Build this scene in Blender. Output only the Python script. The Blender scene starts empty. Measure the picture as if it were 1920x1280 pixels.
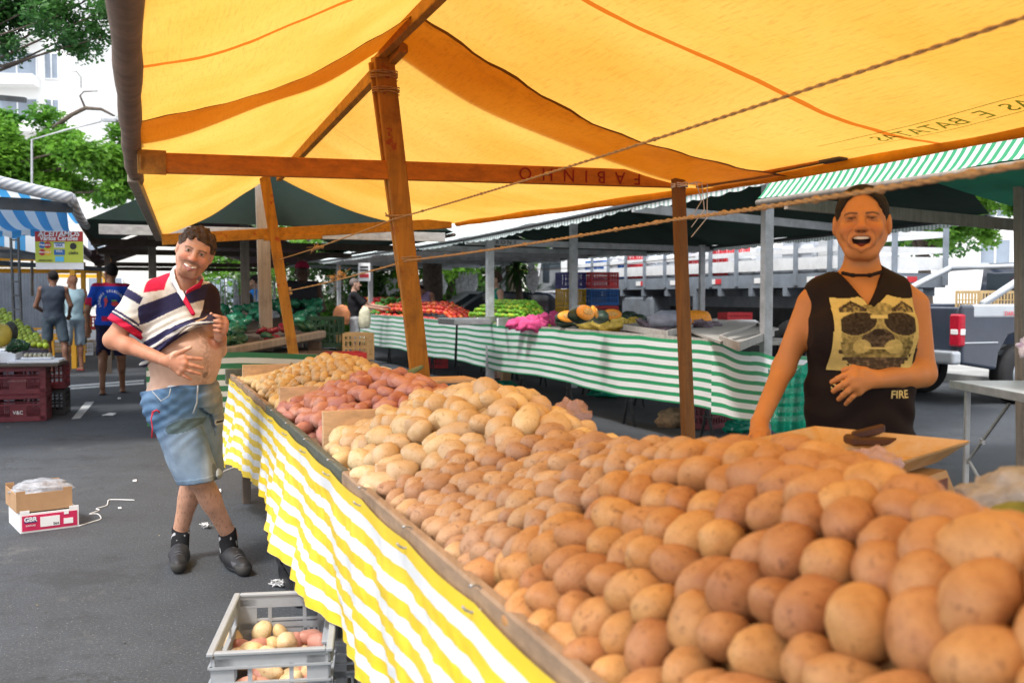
import bpy, bmesh, math, random
import numpy as np
from mathutils import Vector, Matrix, noise
from mathutils.bvhtree import BVHTree
random.seed(7); np.random.seed(7)
C = bpy.context.scene.collection
PI = math.pi
# ---------------------------------------------------------------- camera geometry and stall coordinates
FPX = 1867.0; TILT = math.atan(85/FPX); EYE = 1.3
TH = math.atan(720/FPX/math.cos(TILT))
U = (-math.sin(TH), math.cos(TH)); V = (math.cos(TH), math.sin(TH))
def ray(px, py):
    x = (px-960)/FPX; y = (640-py)/FPX
    return (x, math.cos(TILT)+y*math.sin(TILT), -math.sin(TILT)+y*math.cos(TILT))
def G(px, py, z=0.0):
    d = ray(px, py); k = (z-EYE)/d[2]; return Vector((d[0]*k, d[1]*k, z))
def P(px, py, Y):
    d = ray(px, py); k = Y/d[1]; return Vector((d[0]*k, Y, EYE+d[2]*k))
def S(s, t, z=0.0):
    return Vector((s*V[0]+t*U[0], s*V[1]+t*U[1], z))
def st(p): return (p[0]*V[0]+p[1]*V[1], p[0]*U[0]+p[1]*U[1])
def t_for(px, s):
    k = (px-960)/FPX; return s*(V[0]-V[1]*k)/(-U[0]+U[1]*k)
def lerp(a, b, x): return a+(b-a)*x
def interp(x, xs, ys): return float(np.interp(x, xs, ys))
UU = Vector((U[0], U[1], 0)); VV = Vector((V[0], V[1], 0)); ZZ = Vector((0, 0, 1))
# ---------------------------------------------------------------- tags
def tag(o, label=None, cat=None, group=None, kind=None):
    if label: o['label'] = label
    if cat: o['category'] = cat
    if group: o['group'] = group
    if kind: o['kind'] = kind
    return o
def thing(name, label, cat, loc=(0, 0, 0), group=None):
    o = bpy.data.objects.new(name, None); C.objects.link(o); o.empty_display_size = .1
    o.location = loc; return tag(o, label, cat, group)
def wloc(o):
    v = Vector((0, 0, 0))
    while o is not None: v += o.location; o = o.parent
    return v
def link(name, me, mat, parent=None, smooth=True, loc=None):
    """me has world coordinates; origin is moved to loc / the parent's place"""
    if mat is not None:
        for m in (mat if isinstance(mat, (list, tuple)) else [mat]): me.materials.append(m)
    o = bpy.data.objects.new(name, me); C.objects.link(o)
    if parent is not None:
        o.parent = parent; off = wloc(parent)
    else:
        n = len(me.vertices); a = np.empty(n*3, 'f'); me.vertices.foreach_get('co', a); a = a.reshape(-1, 3)
        off = Vector(loc) if loc is not None else Vector(((a[:, 0].min()+a[:, 0].max())/2, (a[:, 1].min()+a[:, 1].max())/2, a[:, 2].min()))
        off = Vector([float(c) for c in off]); o.location = off
    me.transform(Matrix.Translation(-off))
    me.polygons.foreach_set('use_smooth', [bool(smooth)]*len(me.polygons))
    return o
def copy_tree(o, parent=None):
    c = o.copy(); C.objects.link(c)
    if parent is not None: c.parent = parent
    for ch in [x for x in KIDS.get(o.name, [])]: pass
    for ch in o.children: copy_tree(ch, c)
    return c
KIDS = {}
# ---------------------------------------------------------------- mesh builder
def VD(a, d): return Vector(d) if a is None else Vector([float(c) for c in a])
class MB:
    def __init__(s): s.v = []; s.f = []; s.uv = None; s.mi = []; s.cur = 0
    def _add(s, vs, fs):
        b = len(s.v); s.v += [tuple(v) for v in vs]; s.f += [tuple(b+i for i in f) for f in fs]; s.mi += [s.cur]*len(fs); return s
    def box(s, c, size, ax=None, ay=None, az=None, bev=0):
        c = Vector(c); ax = VD(ax, (1, 0, 0)); ay = VD(ay, (0, 1, 0)); az = VD(az, (0, 0, 1))
        hx, hy, hz = [k/2 for k in size]
        if bev <= 0:
            vs = [c+ax*(i*hx)+ay*(j*hy)+az*(k*hz) for i in (-1, 1) for j in (-1, 1) for k in (-1, 1)]
            return s._add(vs, [(0, 1, 3, 2), (4, 6, 7, 5), (0, 4, 5, 1), (2, 3, 7, 6), (0, 2, 6, 4), (1, 5, 7, 3)])
        b = min(bev, hx*.9, hy*.9, hz*.9); vs = []; idx = {}
        for i in (-1, 1):
            for j in (-1, 1):
                for k in (-1, 1):
                    for a in range(3):
                        e = [hx-b, hy-b, hz-b]; e[a] += b
                        idx[(i, j, k, a)] = len(vs); vs.append(c+ax*(i*e[0])+ay*(j*e[1])+az*(k*e[2]))
        fs = []
        for a in range(3):
            o1, o2 = [x for x in range(3) if x != a]
            for sg in (-1, 1):
                q = []
                for (p, r) in ((-1, -1), (1, -1), (1, 1), (-1, 1)):
                    t = [0, 0, 0]; t[a] = sg; t[o1] = p; t[o2] = r; q.append(idx[(t[0], t[1], t[2], a)])
                fs.append(q)
        for a in range(3):
            o1, o2 = [x for x in range(3) if x != a]
            for p in (-1, 1):
                for r in (-1, 1):
                    q = []
                    for (m, A) in ((-1, o1), (1, o1), (1, o2), (-1, o2)):
                        t = [0, 0, 0]; t[a] = m; t[o1] = p; t[o2] = r; q.append(idx[(t[0], t[1], t[2], A)])
                    fs.append(q)
        for i in (-1, 1):
            for j in (-1, 1):
                for k in (-1, 1): fs.append([idx[(i, j, k, 0)], idx[(i, j, k, 1)], idx[(i, j, k, 2)]])
        return s._add(vs, fs)
    def sbox(s, s0, s1, t0, t1, z0, z1, bev=0):
        return s.box(S((s0+s1)/2, (t0+t1)/2, (z0+z1)/2), (abs(s1-s0), abs(t1-t0), abs(z1-z0)), VV, UU, ZZ, bev)
    def beam(s, a, b, w, h, side=None, bev=0):
        a = Vector(a); b = Vector(b); d = (b-a); L = d.length; d = d/L
        sd = Vector(side) if side is not None else d.cross(ZZ)
        if sd.length < 1e-4: sd = Vector((1, 0, 0))
        sd = (sd-d*sd.dot(d)).normalized(); up = sd.cross(d)
        return s.box((a+b)/2, (w, L, h), sd, d, up, bev)
    def tube(s, pts, r, n=8, cap=True, closed=False):
        pts = [Vector(p) for p in pts]; rs = r if isinstance(r, (list, tuple)) else [r]*len(pts)
        vs = []; fs = []; N = None
        for i, p in enumerate(pts):
            a = pts[max(i-1, 0)]; b = pts[min(i+1, len(pts)-1)]; d = (b-a)
            d = d.normalized() if d.length > 1e-9 else Vector((0, 0, 1))
            if N is None: N = d.orthogonal().normalized()
            N = (N-d*N.dot(d)); N = N.normalized() if N.length > 1e-6 else d.orthogonal().normalized()
            B = d.cross(N)
            for k in range(n):
                an = 2*PI*k/n; vs.append(p+N*(math.cos(an)*rs[i])+B*(math.sin(an)*rs[i]))
        for i in range(len(pts)-1):
            for k in range(n):
                k2 = (k+1) % n; fs.append((i*n+k, i*n+k2, (i+1)*n+k2, (i+1)*n+k))
        if cap: fs.append(tuple(range(n-1, -1, -1))); fs.append(tuple((len(pts)-1)*n+k for k in range(n)))
        return s._add(vs, fs)
    def lathe(s, c, prof, n=16, ax=None, ay=None, az=None):
        c = Vector(c); ax = VD(ax, (1, 0, 0)); ay = VD(ay, (0, 1, 0)); az = VD(az, (0, 0, 1)); vs = []; fs = []
        for (r, z) in prof:
            for k in range(n): a = 2*PI*k/n; vs.append(c+ax*(r*math.cos(a))+ay*(r*math.sin(a))+az*z)
        for i in range(len(prof)-1):
            for k in range(n): k2 = (k+1) % n; fs.append((i*n+k, i*n+k2, (i+1)*n+k2, (i+1)*n+k))
        return s._add(vs, fs)
    def ell(s, c, r, n=12, m=8, ax=None, ay=None, az=None, wob=0, seed=0):
        c = Vector(c); ax = VD(ax, (1, 0, 0)); ay = VD(ay, (0, 1, 0)); az = VD(az, (0, 0, 1)); vs = []; fs = []
        for i in range(m+1):
            ph = -PI/2+PI*i/m
            for k in range(n):
                a = 2*PI*k/n; d = Vector((math.cos(ph)*math.cos(a), math.cos(ph)*math.sin(a), math.sin(ph)))
                w = 1+wob*noise.noise(d*1.7+Vector((seed*3.1, seed*1.7, 0))) if wob else 1
                vs.append(c+ax*(d.x*r[0]*w)+ay*(d.y*r[1]*w)+az*(d.z*r[2]*w))
        for i in range(m):
            for k in range(n): k2 = (k+1) % n; fs.append((i*n+k, i*n+k2, (i+1)*n+k2, (i+1)*n+k))
        return s._add(vs, fs)
    def quad(s, a, b, c, d): return s._add([a, b, c, d], [(0, 1, 2, 3)])
    def poly(s, pts): return s._add(pts, [tuple(range(len(pts)))])
    def prism(s, pts, d):
        n = len(pts); d = Vector(d); vs = [Vector(p) for p in pts]+[Vector(p)+d for p in pts]
        fs = [tuple(range(n-1, -1, -1)), tuple(range(n, 2*n))]+[(i, (i+1) % n, n+(i+1) % n, n+i) for i in range(n)]
        return s._add(vs, fs)
    def mesh(s, name='m'):
        me = bpy.data.meshes.new(name); me.from_pydata(s.v, [], s.f); me.update()
        if any(s.mi): me.polygons.foreach_set('material_index', s.mi)
        return me
    def build(s, name, mat, parent=None, smooth=False, loc=None):
        return link(name, s.mesh(name), mat, parent, smooth, loc)
def grid(name, fn, nu, nv, mat, parent=None, uvf=None, smooth=True, thick=0, loc=None):
    vs = []; uvs = []
    for j in range(nv+1):
        for i in range(nu+1):
            u = i/nu; v = j/nv; vs.append(tuple(fn(u, v))); uvs.append(uvf(u, v) if uvf else (u, v))
    fs = [(j*(nu+1)+i, j*(nu+1)+i+1, (j+1)*(nu+1)+i+1, (j+1)*(nu+1)+i) for j in range(nv) for i in range(nu)]
    me = bpy.data.meshes.new(name); me.from_pydata(vs, [], fs)
    ul = me.uv_layers.new(name='UVMap')
    li = np.empty(len(me.loops), 'i'); me.loops.foreach_get('vertex_index', li)
    ul.data.foreach_set('uv', np.array(uvs, 'f')[li].ravel()); me.update()
    o = link(name, me, mat, parent, smooth, loc)
    if thick:
        m = o.modifiers.new('t', 'SOLIDIFY'); m.thickness = thick
    return o
# ---------------------------------------------------------------- materials
def nodes(name):
    m = bpy.data.materials.new(name); m.use_nodes = True; nt = m.node_tree
    b = nt.nodes['Principled BSDF']; return m, nt, b
def nn(nt, t, **kw):
    n = nt.nodes.new(t)
    for k, v in kw.items(): setattr(n, k, v)
    return n
def math_(nt, op, a, b=None, c=None):
    n = nt.nodes.new('ShaderNodeMath'); n.operation = op
    for i, x in enumerate((a, b, c)):
        if x is None: continue
        if isinstance(x, (int, float)): n.inputs[i].default_value = x
        else: nt.links.new(x, n.inputs[i])
    return n.outputs[0]
def mixc(nt, f, a, b, bt='MIX'):
    n = nt.nodes.new('ShaderNodeMix'); n.data_type = 'RGBA'; n.blend_type = bt
    for inp, x in ((n.inputs[0], f), (n.inputs[6], a), (n.inputs[7], b)):
        if isinstance(x, (int, float)): inp.default_value = x
        elif isinstance(x, (tuple, list)): inp.default_value = (x[0], x[1], x[2], 1)
        else: nt.links.new(x, inp)
    return n.outputs[2]
def noise_(nt, scale, detail=4, rough=.6, vec=None, stretch=None, coord='Object'):
    n = nt.nodes.new('ShaderNodeTexNoise'); n.inputs['Scale'].default_value = scale; n.inputs['Detail'].default_value = detail; n.inputs['Roughness'].default_value = rough
    if vec is None:
        tc = nt.nodes.new('ShaderNodeTexCoord'); vec = tc.outputs[coord]
    if stretch:
        mp = nt.nodes.new('ShaderNodeMapping'); nt.links.new(vec, mp.inputs[0]); mp.inputs['Scale'].default_value = stretch[:3]
        if len(stretch) > 3: mp.inputs['Rotation'].default_value = (0, 0, stretch[3])
        vec = mp.outputs[0]
    nt.links.new(vec, n.inputs['Vector']); return n.outputs['Fac']
def ramp(nt, f, stops, interp='LINEAR'):
    n = nt.nodes.new('ShaderNodeValToRGB'); cr = n.color_ramp; cr.interpolation = interp
    while len(cr.elements) > 1: cr.elements.remove(cr.elements[-1])
    for i, (p, c) in enumerate(stops):
        e = cr.elements[0] if i == 0 else cr.elements.new(p)
        e.position = p; e.color = (c[0], c[1], c[2], 1) if isinstance(c, (tuple, list)) else (c, c, c, 1)
    nt.links.new(f, n.inputs[0]); return n.outputs[0]
def bump_(nt, b, h, strength=.3, dist=.01):
    n = nt.nodes.new('ShaderNodeBump'); n.inputs['Strength'].default_value = strength; n.inputs['Distance'].default_value = dist
    nt.links.new(h, n.inputs['Height']); nt.links.new(n.outputs[0], b.inputs['Normal'])
def translucent(nt, b, col, fac):
    t = nt.nodes.new('ShaderNodeBsdfTranslucent'); mx = nt.nodes.new('ShaderNodeMixShader'); out = nt.nodes['Material Output']
    if isinstance(col, (tuple, list)): t.inputs[0].default_value = (*col[:3], 1)
    else: nt.links.new(col, t.inputs[0])
    mx.inputs[0].default_value = fac
    nt.links.new(b.outputs[0], mx.inputs[1]); nt.links.new(t.outputs[0], mx.inputs[2]); nt.links.new(mx.outputs[0], out.inputs['Surface'])
def pm(name, col, rough=.6, var=.2, scale=6, bump=.0, metal=0, transl=0, dirt=0, dirtcol=(.08, .06, .04), stretch=None, randv=0, spec=.4, bscale=None):
    m, nt, b = nodes(name)
    n = noise_(nt, scale, 5, .65, stretch=stretch)
    lo = tuple(c*(1-var) for c in col); hi = tuple(min(1, c*(1+var)) for c in col)
    c = ramp(nt, n, [(.3, lo), (.7, hi)])
    if dirt:
        n2 = noise_(nt, scale*.55, 6, .7); f = ramp(nt, n2, [(.5, 0), (.72, dirt)]); c = mixc(nt, f, c, dirtcol)
    if randv:
        oi = nt.nodes.new('ShaderNodeObjectInfo'); hs = nt.nodes.new('ShaderNodeHueSaturation')
        nt.links.new(c, hs.inputs['Color']); nt.links.new(math_(nt, 'MULTIPLY_ADD', oi.outputs['Random'], 2*randv, 1-randv), hs.inputs['Value'])
        nt.links.new(math_(nt, 'MULTIPLY_ADD', oi.outputs['Random'], .02, .49), hs.inputs['Hue']); c = hs.outputs[0]
    nt.links.new(c, b.inputs['Base Color']); b.inputs['Roughness'].default_value = rough; b.inputs['Metallic'].default_value = metal
    b.inputs['Specular IOR Level'].default_value = spec
    if bump: bump_(nt, b, noise_(nt, bscale or scale*4, 4, .6, stretch=stretch), bump, .01)
    if transl: translucent(nt, b, c, transl)
    return m
def wood(name, col, ax=1, dark=(.06, .04, .03), wear=.5, scale=1.0, paint=None, rough=.75):
    m, nt, b = nodes(name)
    tc = nt.nodes.new('ShaderNodeTexCoord'); st_ = [26*scale]*3; st_[ax] = 1.6*scale
    n = noise_(nt, 1, 6, .7, stretch=st_); n2 = noise_(nt, 5*scale, 6, .7)
    c = ramp(nt, n, [(.3, tuple(x*.62 for x in col)), (.62, col)])
    f = ramp(nt, n2, [(.5, 0), (.75, wear)]); c = mixc(nt, f, c, dark)
    if paint: f2 = ramp(nt, noise_(nt, 9*scale, 5, .7), [(.62, 0), (.66, 1)]); c = mixc(nt, f2, c, paint)
    nt.links.new(c, b.inputs['Base Color']); b.inputs['Roughness'].default_value = rough; bump_(nt, b, n, .35, .004); return m
def uvstripe(name, cA, cB, freq, duty=.5, axis=1, transl=.25, rough=.35, wob=.0, dirt=.12, edge=None):
    m, nt, b = nodes(name)
    uv = nt.nodes.new('ShaderNodeUVMap'); uv.uv_map = 'UVMap'; sp = nt.nodes.new('ShaderNodeSeparateXYZ'); nt.links.new(uv.outputs[0], sp.inputs[0])
    x = sp.outputs[axis]
    w = noise_(nt, 3, 2, .5, vec=uv.outputs[0]); x = math_(nt, 'ADD', x, math_(nt, 'MULTIPLY', math_(nt, 'SUBTRACT', w, .5), wob))
    f = math_(nt, 'FRACT', math_(nt, 'MULTIPLY', x, freq)); f = math_(nt, 'LESS_THAN', f, duty)
    c = mixc(nt, f, cB, cA)
    c = mixc(nt, ramp(nt, noise_(nt, 2.2, 6, .7), [(.45, 0), (.75, dirt)]), c, (.25, .22, .18))
    wv = noise_(nt, 90, 2, .5, vec=uv.outputs[0], stretch=(1, 8, 1)); c = mixc(nt, ramp(nt, wv, [(.35, .0), (.65, .1)]), c, (.35, .35, .33))
    nt.links.new(c, b.inputs['Base Color']); b.inputs['Roughness'].default_value = rough
    bump_(nt, b, noise_(nt, 14, 4, .6), .25, .01)
    if transl: translucent(nt, b, c, transl)
    return m
def vcol(name, rough=.55, spec=.35, bump=0, bscale=200, sss=0, var=.06, transl=0):
    m, nt, b = nodes(name)
    a = nt.nodes.new('ShaderNodeVertexColor'); a.layer_name = 'Col'
    c = mixc(nt, ramp(nt, noise_(nt, 30, 4, .6), [(.3, 0), (.7, 1)]), mixc(nt, 1.0, a.outputs[0], (1-var,)*3, 'MULTIPLY'), a.outputs[0])
    nt.links.new(c, b.inputs['Base Color']); b.inputs['Roughness'].default_value = rough; b.inputs['Specular IOR Level'].default_value = spec
    if bump: bump_(nt, b, noise_(nt, bscale, 3, .6), bump, .002)
    if sss: b.inputs['Subsurface Weight'].default_value = sss; b.inputs['Subsurface Radius'].default_value = (.012, .005, .003); b.inputs['Subsurface Scale'].default_value = 1
    return m
M = {}
def text_mb(txt, size, origin, xdir, ydir, ext=.001, align='CENTER', shear=0, bold=0, spacing=1.0):
    cu = bpy.data.curves.new('txt', 'FONT'); cu.body = txt; cu.size = size; cu.align_x = align; cu.extrude = ext; cu.shear = shear; cu.offset = bold; cu.space_character = spacing
    cu.resolution_u = 3
    o = bpy.data.objects.new('txt', cu); C.objects.link(o); dg = bpy.context.evaluated_depsgraph_get()
    me = bpy.data.meshes.new_from_object(o.evaluated_get(dg)); bpy.data.objects.remove(o)
    x = Vector(xdir).normalized(); y = Vector(ydir).normalized(); z = x.cross(y)
    me.transform(Matrix(((x.x, y.x, z.x, origin[0]), (x.y, y.y, z.y, origin[1]), (x.z, y.z, z.z, origin[2]), (0, 0, 0, 1))))
    mb = MB(); mb._add([v.co.copy() for v in me.vertices], [tuple(p.vertices) for p in me.polygons]); bpy.data.meshes.remove(me); return mb
def lettering(txt, size, origin, xdir, ydir, mat, parent, **k):
    return text_mb(txt, size, origin, xdir, ydir, **k).build('lettering', mat, parent)
# ================================================================ MATERIALS
def mk_yellow():
    m, nt, b = nodes('yellow_tarp')
    uv = nt.nodes.new('ShaderNodeUVMap'); uv.uv_map = 'UVMap'; sp = nt.nodes.new('ShaderNodeSeparateXYZ'); nt.links.new(uv.outputs[0], sp.inputs[0]); X = sp.outputs[0]
    big = noise_(nt, .9, 3, .5, vec=uv.outputs[0]); streak = noise_(nt, 1, 6, .75, vec=uv.outputs[0], stretch=(30, 2.2, 1, .5))
    fine = noise_(nt, 1, 5, .8, vec=uv.outputs[0], stretch=(9, 70, 1, .25))
    c = ramp(nt, big, [(.3, (.61, .285, .038)), (.7, (.69, .375, .078))])
    c = mixc(nt, ramp(nt, streak, [(.55, 0), (.78, .55)]), c, (.50, .21, .02))
    c = mixc(nt, ramp(nt, fine, [(.52, 0), (.70, .42)]), c, (.28, .11, .015))
    c = mixc(nt, ramp(nt, noise_(nt, 1, 4, .7, vec=uv.outputs[0], stretch=(5, 60, 1, -.9)), [(.57, 0), (.70, .32)]), c, (.30, .13, .03))
    wob = math_(nt, 'MULTIPLY', math_(nt, 'SUBTRACT', noise_(nt, 2.0, 2, .5, vec=uv.outputs[0]), .5), .10); Xw = math_(nt, 'ADD', X, wob)
    for (t0, w, col, f) in ((3.7, .019, (.45, .11, .008), 1), (7.55, .006, (.35, .16, .03), .8), (8.6, .006, (.35, .16, .03), .8), (1.4, .019, (.45, .11, .008), 1)):
        d = math_(nt, 'LESS_THAN', math_(nt, 'ABSOLUTE', math_(nt, 'SUBTRACT', Xw, t0)), w); c = mixc(nt, math_(nt, 'MULTIPLY', d, f), c, col)
    e = math_(nt, 'LESS_THAN', X, 4.775); e2 = math_(nt, 'GREATER_THAN', X, 4.70)
    m_ = noise_(nt, 14, 4, .8, vec=uv.outputs[0]); e = math_(nt, 'MULTIPLY', math_(nt, 'MULTIPLY', e, e2), 1.0)
    c2 = mixc(nt, e, c, (.10, .045, .015))
    dirt = math_(nt, 'MULTIPLY', ramp(nt, noise_(nt, 4, 6, .8, vec=uv.outputs[0]), [(.45, 0), (.7, .75)]), ramp(nt, math_(nt, 'SUBTRACT', X, 4.75), [(0, 1), (.35, 0)]))
    inb = math_(nt, 'GREATER_THAN', X, 4.6); 
    c3 = mixc(nt, math_(nt, 'MULTIPLY', dirt, inb), c2, (.22, .09, .02))
    m['x'] = 1
    nt.links.new(c3, b.inputs['Base Color']); b.inputs['Roughness'].default_value = .5
    wr = noise_(nt, 1, 5, .6, vec=uv.outputs[0], stretch=(7, 1.5, 1, .4)); bump_(nt, b, wr, .5, .03)
    translucent(nt, b, c3, .72)
    m2 = m.copy(); m2.name = 'yellow_tarp_plain'; nt = m2.node_tree
    # plain version: no frayed edge
    tr = [n for n in nt.nodes if n.type == 'BSDF_TRANSLUCENT'][0]; pb = nt.nodes['Principled BSDF']
    src = c.node.name; so = nt.nodes[src].outputs[2]
    nt.links.new(so, tr.inputs[0]); nt.links.new(so, pb.inputs['Base Color'])
    return m, m2
M['tarpY'], M['tarpY0'] = mk_yellow()
M['ypaint'] = wood('yellow_painted_wood', (.52, .235, .025), 1, (.10, .04, .012), .75, 1, paint=(.33, .06, .012))
M['ypaint_v'] = wood('yellow_painted_post', (.48, .21, .022), 2, (.10, .04, .012), .75, 1, paint=(.33, .06, .012))
M['opaint'] = wood('orange_painted_wood', (.62, .20, .012), 0, (.16, .05, .012), .5, 1)
M['brownpost'] = wood('brown_post_wood', (.24, .11, .03), 2, (.05, .03, .015), .5)
M['greywood'] = wood('weathered_grey_wood', (.33, .28, .23), 2, (.08, .06, .05), .5)
M['greywoodh'] = wood('weathered_beam_wood', (.42, .40, .37), 0, (.12, .10, .09), .5)
M['plank'] = wood('table_plank_wood', (.36, .24, .15), 1, (.09, .06, .04), .55)
M['plankgreen'] = wood('green_grey_plank_wood', (.10, .11, .085), 1, (.05, .04, .03), .5)
M['palewood'] = wood('pale_pine_board', (.72, .50, .30), 0, (.3, .18, .09), .3)
M['darkwood'] = wood('dark_old_wood', (.11, .08, .06), 2)
M['steel'] = pm('dull_steel', (.42, .43, .44), .42, .2, 8, .1, metal=.7)
M['steelp'] = pm('painted_steel_pole', (.45, .47, .49), .5, .25, 7, .1, metal=.2, dirt=.3)
M['steeld'] = pm('dark_steel', (.06, .065, .07), .5, .3, 8, .1, metal=.5)
M['black'] = pm('black_plastic', (.018, .018, .02), .45, .3, 8)
M['white'] = pm('white_plastic', (.72, .73, .74), .45, .08, 8)
M['pipe'] = pm('rolled_brown_canvas', (.19, .125, .09), .85, .3, 9, .3, dirt=.5)
M['pipeY'] = pm('yellow_rolled_hem', (.85, .42, .02), .6, .2, 5, .4, transl=.4, dirt=.15, dirtcol=(.3, .12, .02))
M['rope'] = pm('sisal_rope', (.50, .32, .15), .9, .3, 60, .6)
M['clothY'] = uvstripe('yellow_white_striped_cloth', (.88, .62, .012), (.80, .82, .84), 6.5, .5, 1, .15, .45, .008, .06)
M['clothG'] = uvstripe('green_white_striped_cloth', (.010, .33, .13), (.86, .90, .92), 7.2, .42, 1, .2, .4, .02, .03)
M['clothGd'] = uvstripe('dark_green_striped_cloth', (.015, .17, .06), (.70, .70, .62), 6.4, .5, 1, .1, .5, .03, .2)
M['roofG'] = uvstripe('green_white_awning', (.01, .36, .14), (.85, .88, .87), 1, .47, 0, .35, .45, .01, .05)
M['roofGs'] = uvstripe('pale_green_striped_awning', (.32, .48, .43), (.80, .84, .85), 1, .4, 0, .1, .5, 0, .15)
M['roofB'] = uvstripe('blue_white_awning', (.05, .33, .68), (.82, .86, .90), 1, .5, 0, .42, .5, .04, .08)
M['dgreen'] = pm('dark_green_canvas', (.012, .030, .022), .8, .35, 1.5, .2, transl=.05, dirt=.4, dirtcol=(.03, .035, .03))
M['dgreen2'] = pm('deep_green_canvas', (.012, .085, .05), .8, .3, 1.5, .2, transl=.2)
M['foam'] = pm('white_foam', (.80, .84, .90), .6, .04, 8)
M['card'] = pm('brown_cardboard', (.42, .25, .13), .85, .12, 6, .1)
M['paper'] = pm('white_paper', (.80, .80, .80), .8, .05, 8)
M['film'] = None
def film(name, col, alpha=.35, rough=.12, tr=.3):
    m, nt, b = nodes(name)
    n = noise_(nt, 16, 5, .65); c = ramp(nt, n, [(.35, tuple(x*.6 for x in col)), (.62, col), (.75, (1, 1, 1))])
    nt.links.new(c, b.inputs['Base Color']); b.inputs['Roughness'].default_value = rough; bump_(nt, b, noise_(nt, 26, 4, .6), .9, .02)
    t = nt.nodes.new('ShaderNodeBsdfTransparent'); mx = nt.nodes.new('ShaderNodeMixShader'); out = nt.nodes['Material Output']
    tl = nt.nodes.new('ShaderNodeBsdfTranslucent'); nt.links.new(c, tl.inputs[0]); m0 = nt.nodes.new('ShaderNodeMixShader'); m0.inputs[0].default_value = tr
    nt.links.new(b.outputs[0], m0.inputs[1]); nt.links.new(tl.outputs[0], m0.inputs[2])
    mx.inputs[0].default_value = alpha; nt.links.new(t.outputs[0], mx.inputs[1]); nt.links.new(m0.outputs[0], mx.inputs[2]); nt.links.new(mx.outputs[0], out.inputs['Surface']); return m
M['film'] = film('clear_plastic_film', (.75, .8, .88), .55)
M['filmpink'] = film('pink_plastic_bag_film', (.92, .68, .70), .5)
M['filmwhite'] = film('white_plastic_bag_film', (.85, .86, .88), .9, .3, .5)
# ================================================================ GROUND
def mk_asphalt():
    m, nt, b = nodes('asphalt')
    big = noise_(nt, .35, 5, .6); mid = noise_(nt, 3.0, 6, .7); fine = noise_(nt, 75, 4, .85); sp = noise_(nt, 120, 1, .5)
    c = ramp(nt, big, [(.3, (.034, .040, .049)), (.7, (.056, .064, .076))])
    c = mixc(nt, ramp(nt, mid, [(.42, 0), (.72, .8)]), c, (.030, .033, .038))
    c = mixc(nt, ramp(nt, fine, [(.48, 0), (.70, .42)]), c, (.15, .165, .185)); c = mixc(nt, ramp(nt, sp, [(.68, 0), (.72, .45)]), c, (.4, .4, .38))
    c = mixc(nt, ramp(nt, noise_(nt, 1.1, 7, .8), [(.60, 0), (.62, .7), (.64, 0)]), c, (.02, .02, .02)); c = mixc(nt, ramp(nt, noise_(nt, .8, 5, .75), [(.56, 0), (.64, .55)]), c, (.022, .023, .026)); c = mixc(nt, ramp(nt, noise_(nt, 1.7, 5, .8), [(.60, 0), (.70, .35)]), c, (.16, .155, .145))
    nt.links.new(c, b.inputs['Base Color']); b.inputs['Roughness'].default_value = .8; bump_(nt, b, fine, .6, .006); return m
M['asphalt'] = mk_asphalt()
mb = MB(); mb.quad((-400, -60, 0), (400, -60, 0), (400, 700, 0), (-400, 700, 0)); tag(mb.build('road', M['asphalt'], loc=(0, 0, 0)), kind='structure')
M['kerb'] = pm('kerb_concrete', (.34, .34, .33), .9, .15, 3, .2, dirt=.4); M['earth'] = pm('earth_bed', (.10, .09, .06), .95, .4, 2, .4)
mb = MB(); mb.sbox(11.6, 60, -10, 60, -.1, .13); tag(mb.build('pavement', M['kerb'], loc=S(20, 20, 0)), kind='structure')
mb = MB(); mb.sbox(-60, -5.2, 4, 60, -.1, .13); tag(mb.build('pavement', M['kerb'], loc=S(-8, 20, 0)), kind='structure')
mb = MB(); mb.sbox(-4, 40, 42, 90, -.1, .14); tag(mb.build('pavement', M['kerb'], loc=S(8, 50, 0)), kind='structure')
M['roadpaint'] = pm('road_paint', (.55, .56, .56), .8, .2, 12, .2, dirt=.5, dirtcol=(.15, .15, .15))
def gpoly(pts, name, label, cat, mat, z=.004, kind=None):
    mb = MB(); mb.poly([G(x, y, 0)+Vector((0, 0, z)) for x, y in pts]); o = mb.build(name, mat); return tag(o, label, cat, kind=kind)
gpoly([(134, 786), (150, 785), (177, 753), (160, 754)], 'road_marking', 'short white painted dash on the asphalt left of the standing man', 'road marking', M['roadpaint'])
gpoly([(110, 724), (270, 712), (270, 715), (110, 727)], 'road_marking', 'thin white painted line across the road behind the walker in blue', 'road marking', M['roadpaint'])
gpoly([(120, 728), (270, 717), (270, 720.5), (120, 731)], 'road_marking', 'second thin white line just nearer on the road behind the walker in blue', 'road marking', M['roadpaint'])
def scrap(pts, label, z=.012):
    mb = MB(); c = [G(x, y, 0) for x, y in pts]; mb.poly([p+Vector((0, 0, z+random.uniform(-.004, .004))) for p in c]); mb.poly([p+Vector((0, 0, .005)) for p in reversed(c)]); tag(mb.build('paper_scrap', M['paper']), label, 'litter')
scrap([(190, 780), (205, 775), (218, 776), (212, 780)], 'folded white paper scrap lying on asphalt behind the standing man')
scrap([(220, 747), (226, 746), (227, 748), (221, 749)], 'tiny white paper scrap on the road near the walker in blue')
scrap([(221, 953), (227, 953), (228, 955), (222, 955)], 'tiny white chip on asphalt just below the end of the loose string')
scrap([(249, 902), (256, 902), (256, 904), (249, 904)], 'tiny white chip on asphalt just above the end of the loose string')
scrap([(407, 921), (414, 920), (415, 924), (408, 925)], 'small white chip on the asphalt between the man and the stall')
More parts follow.
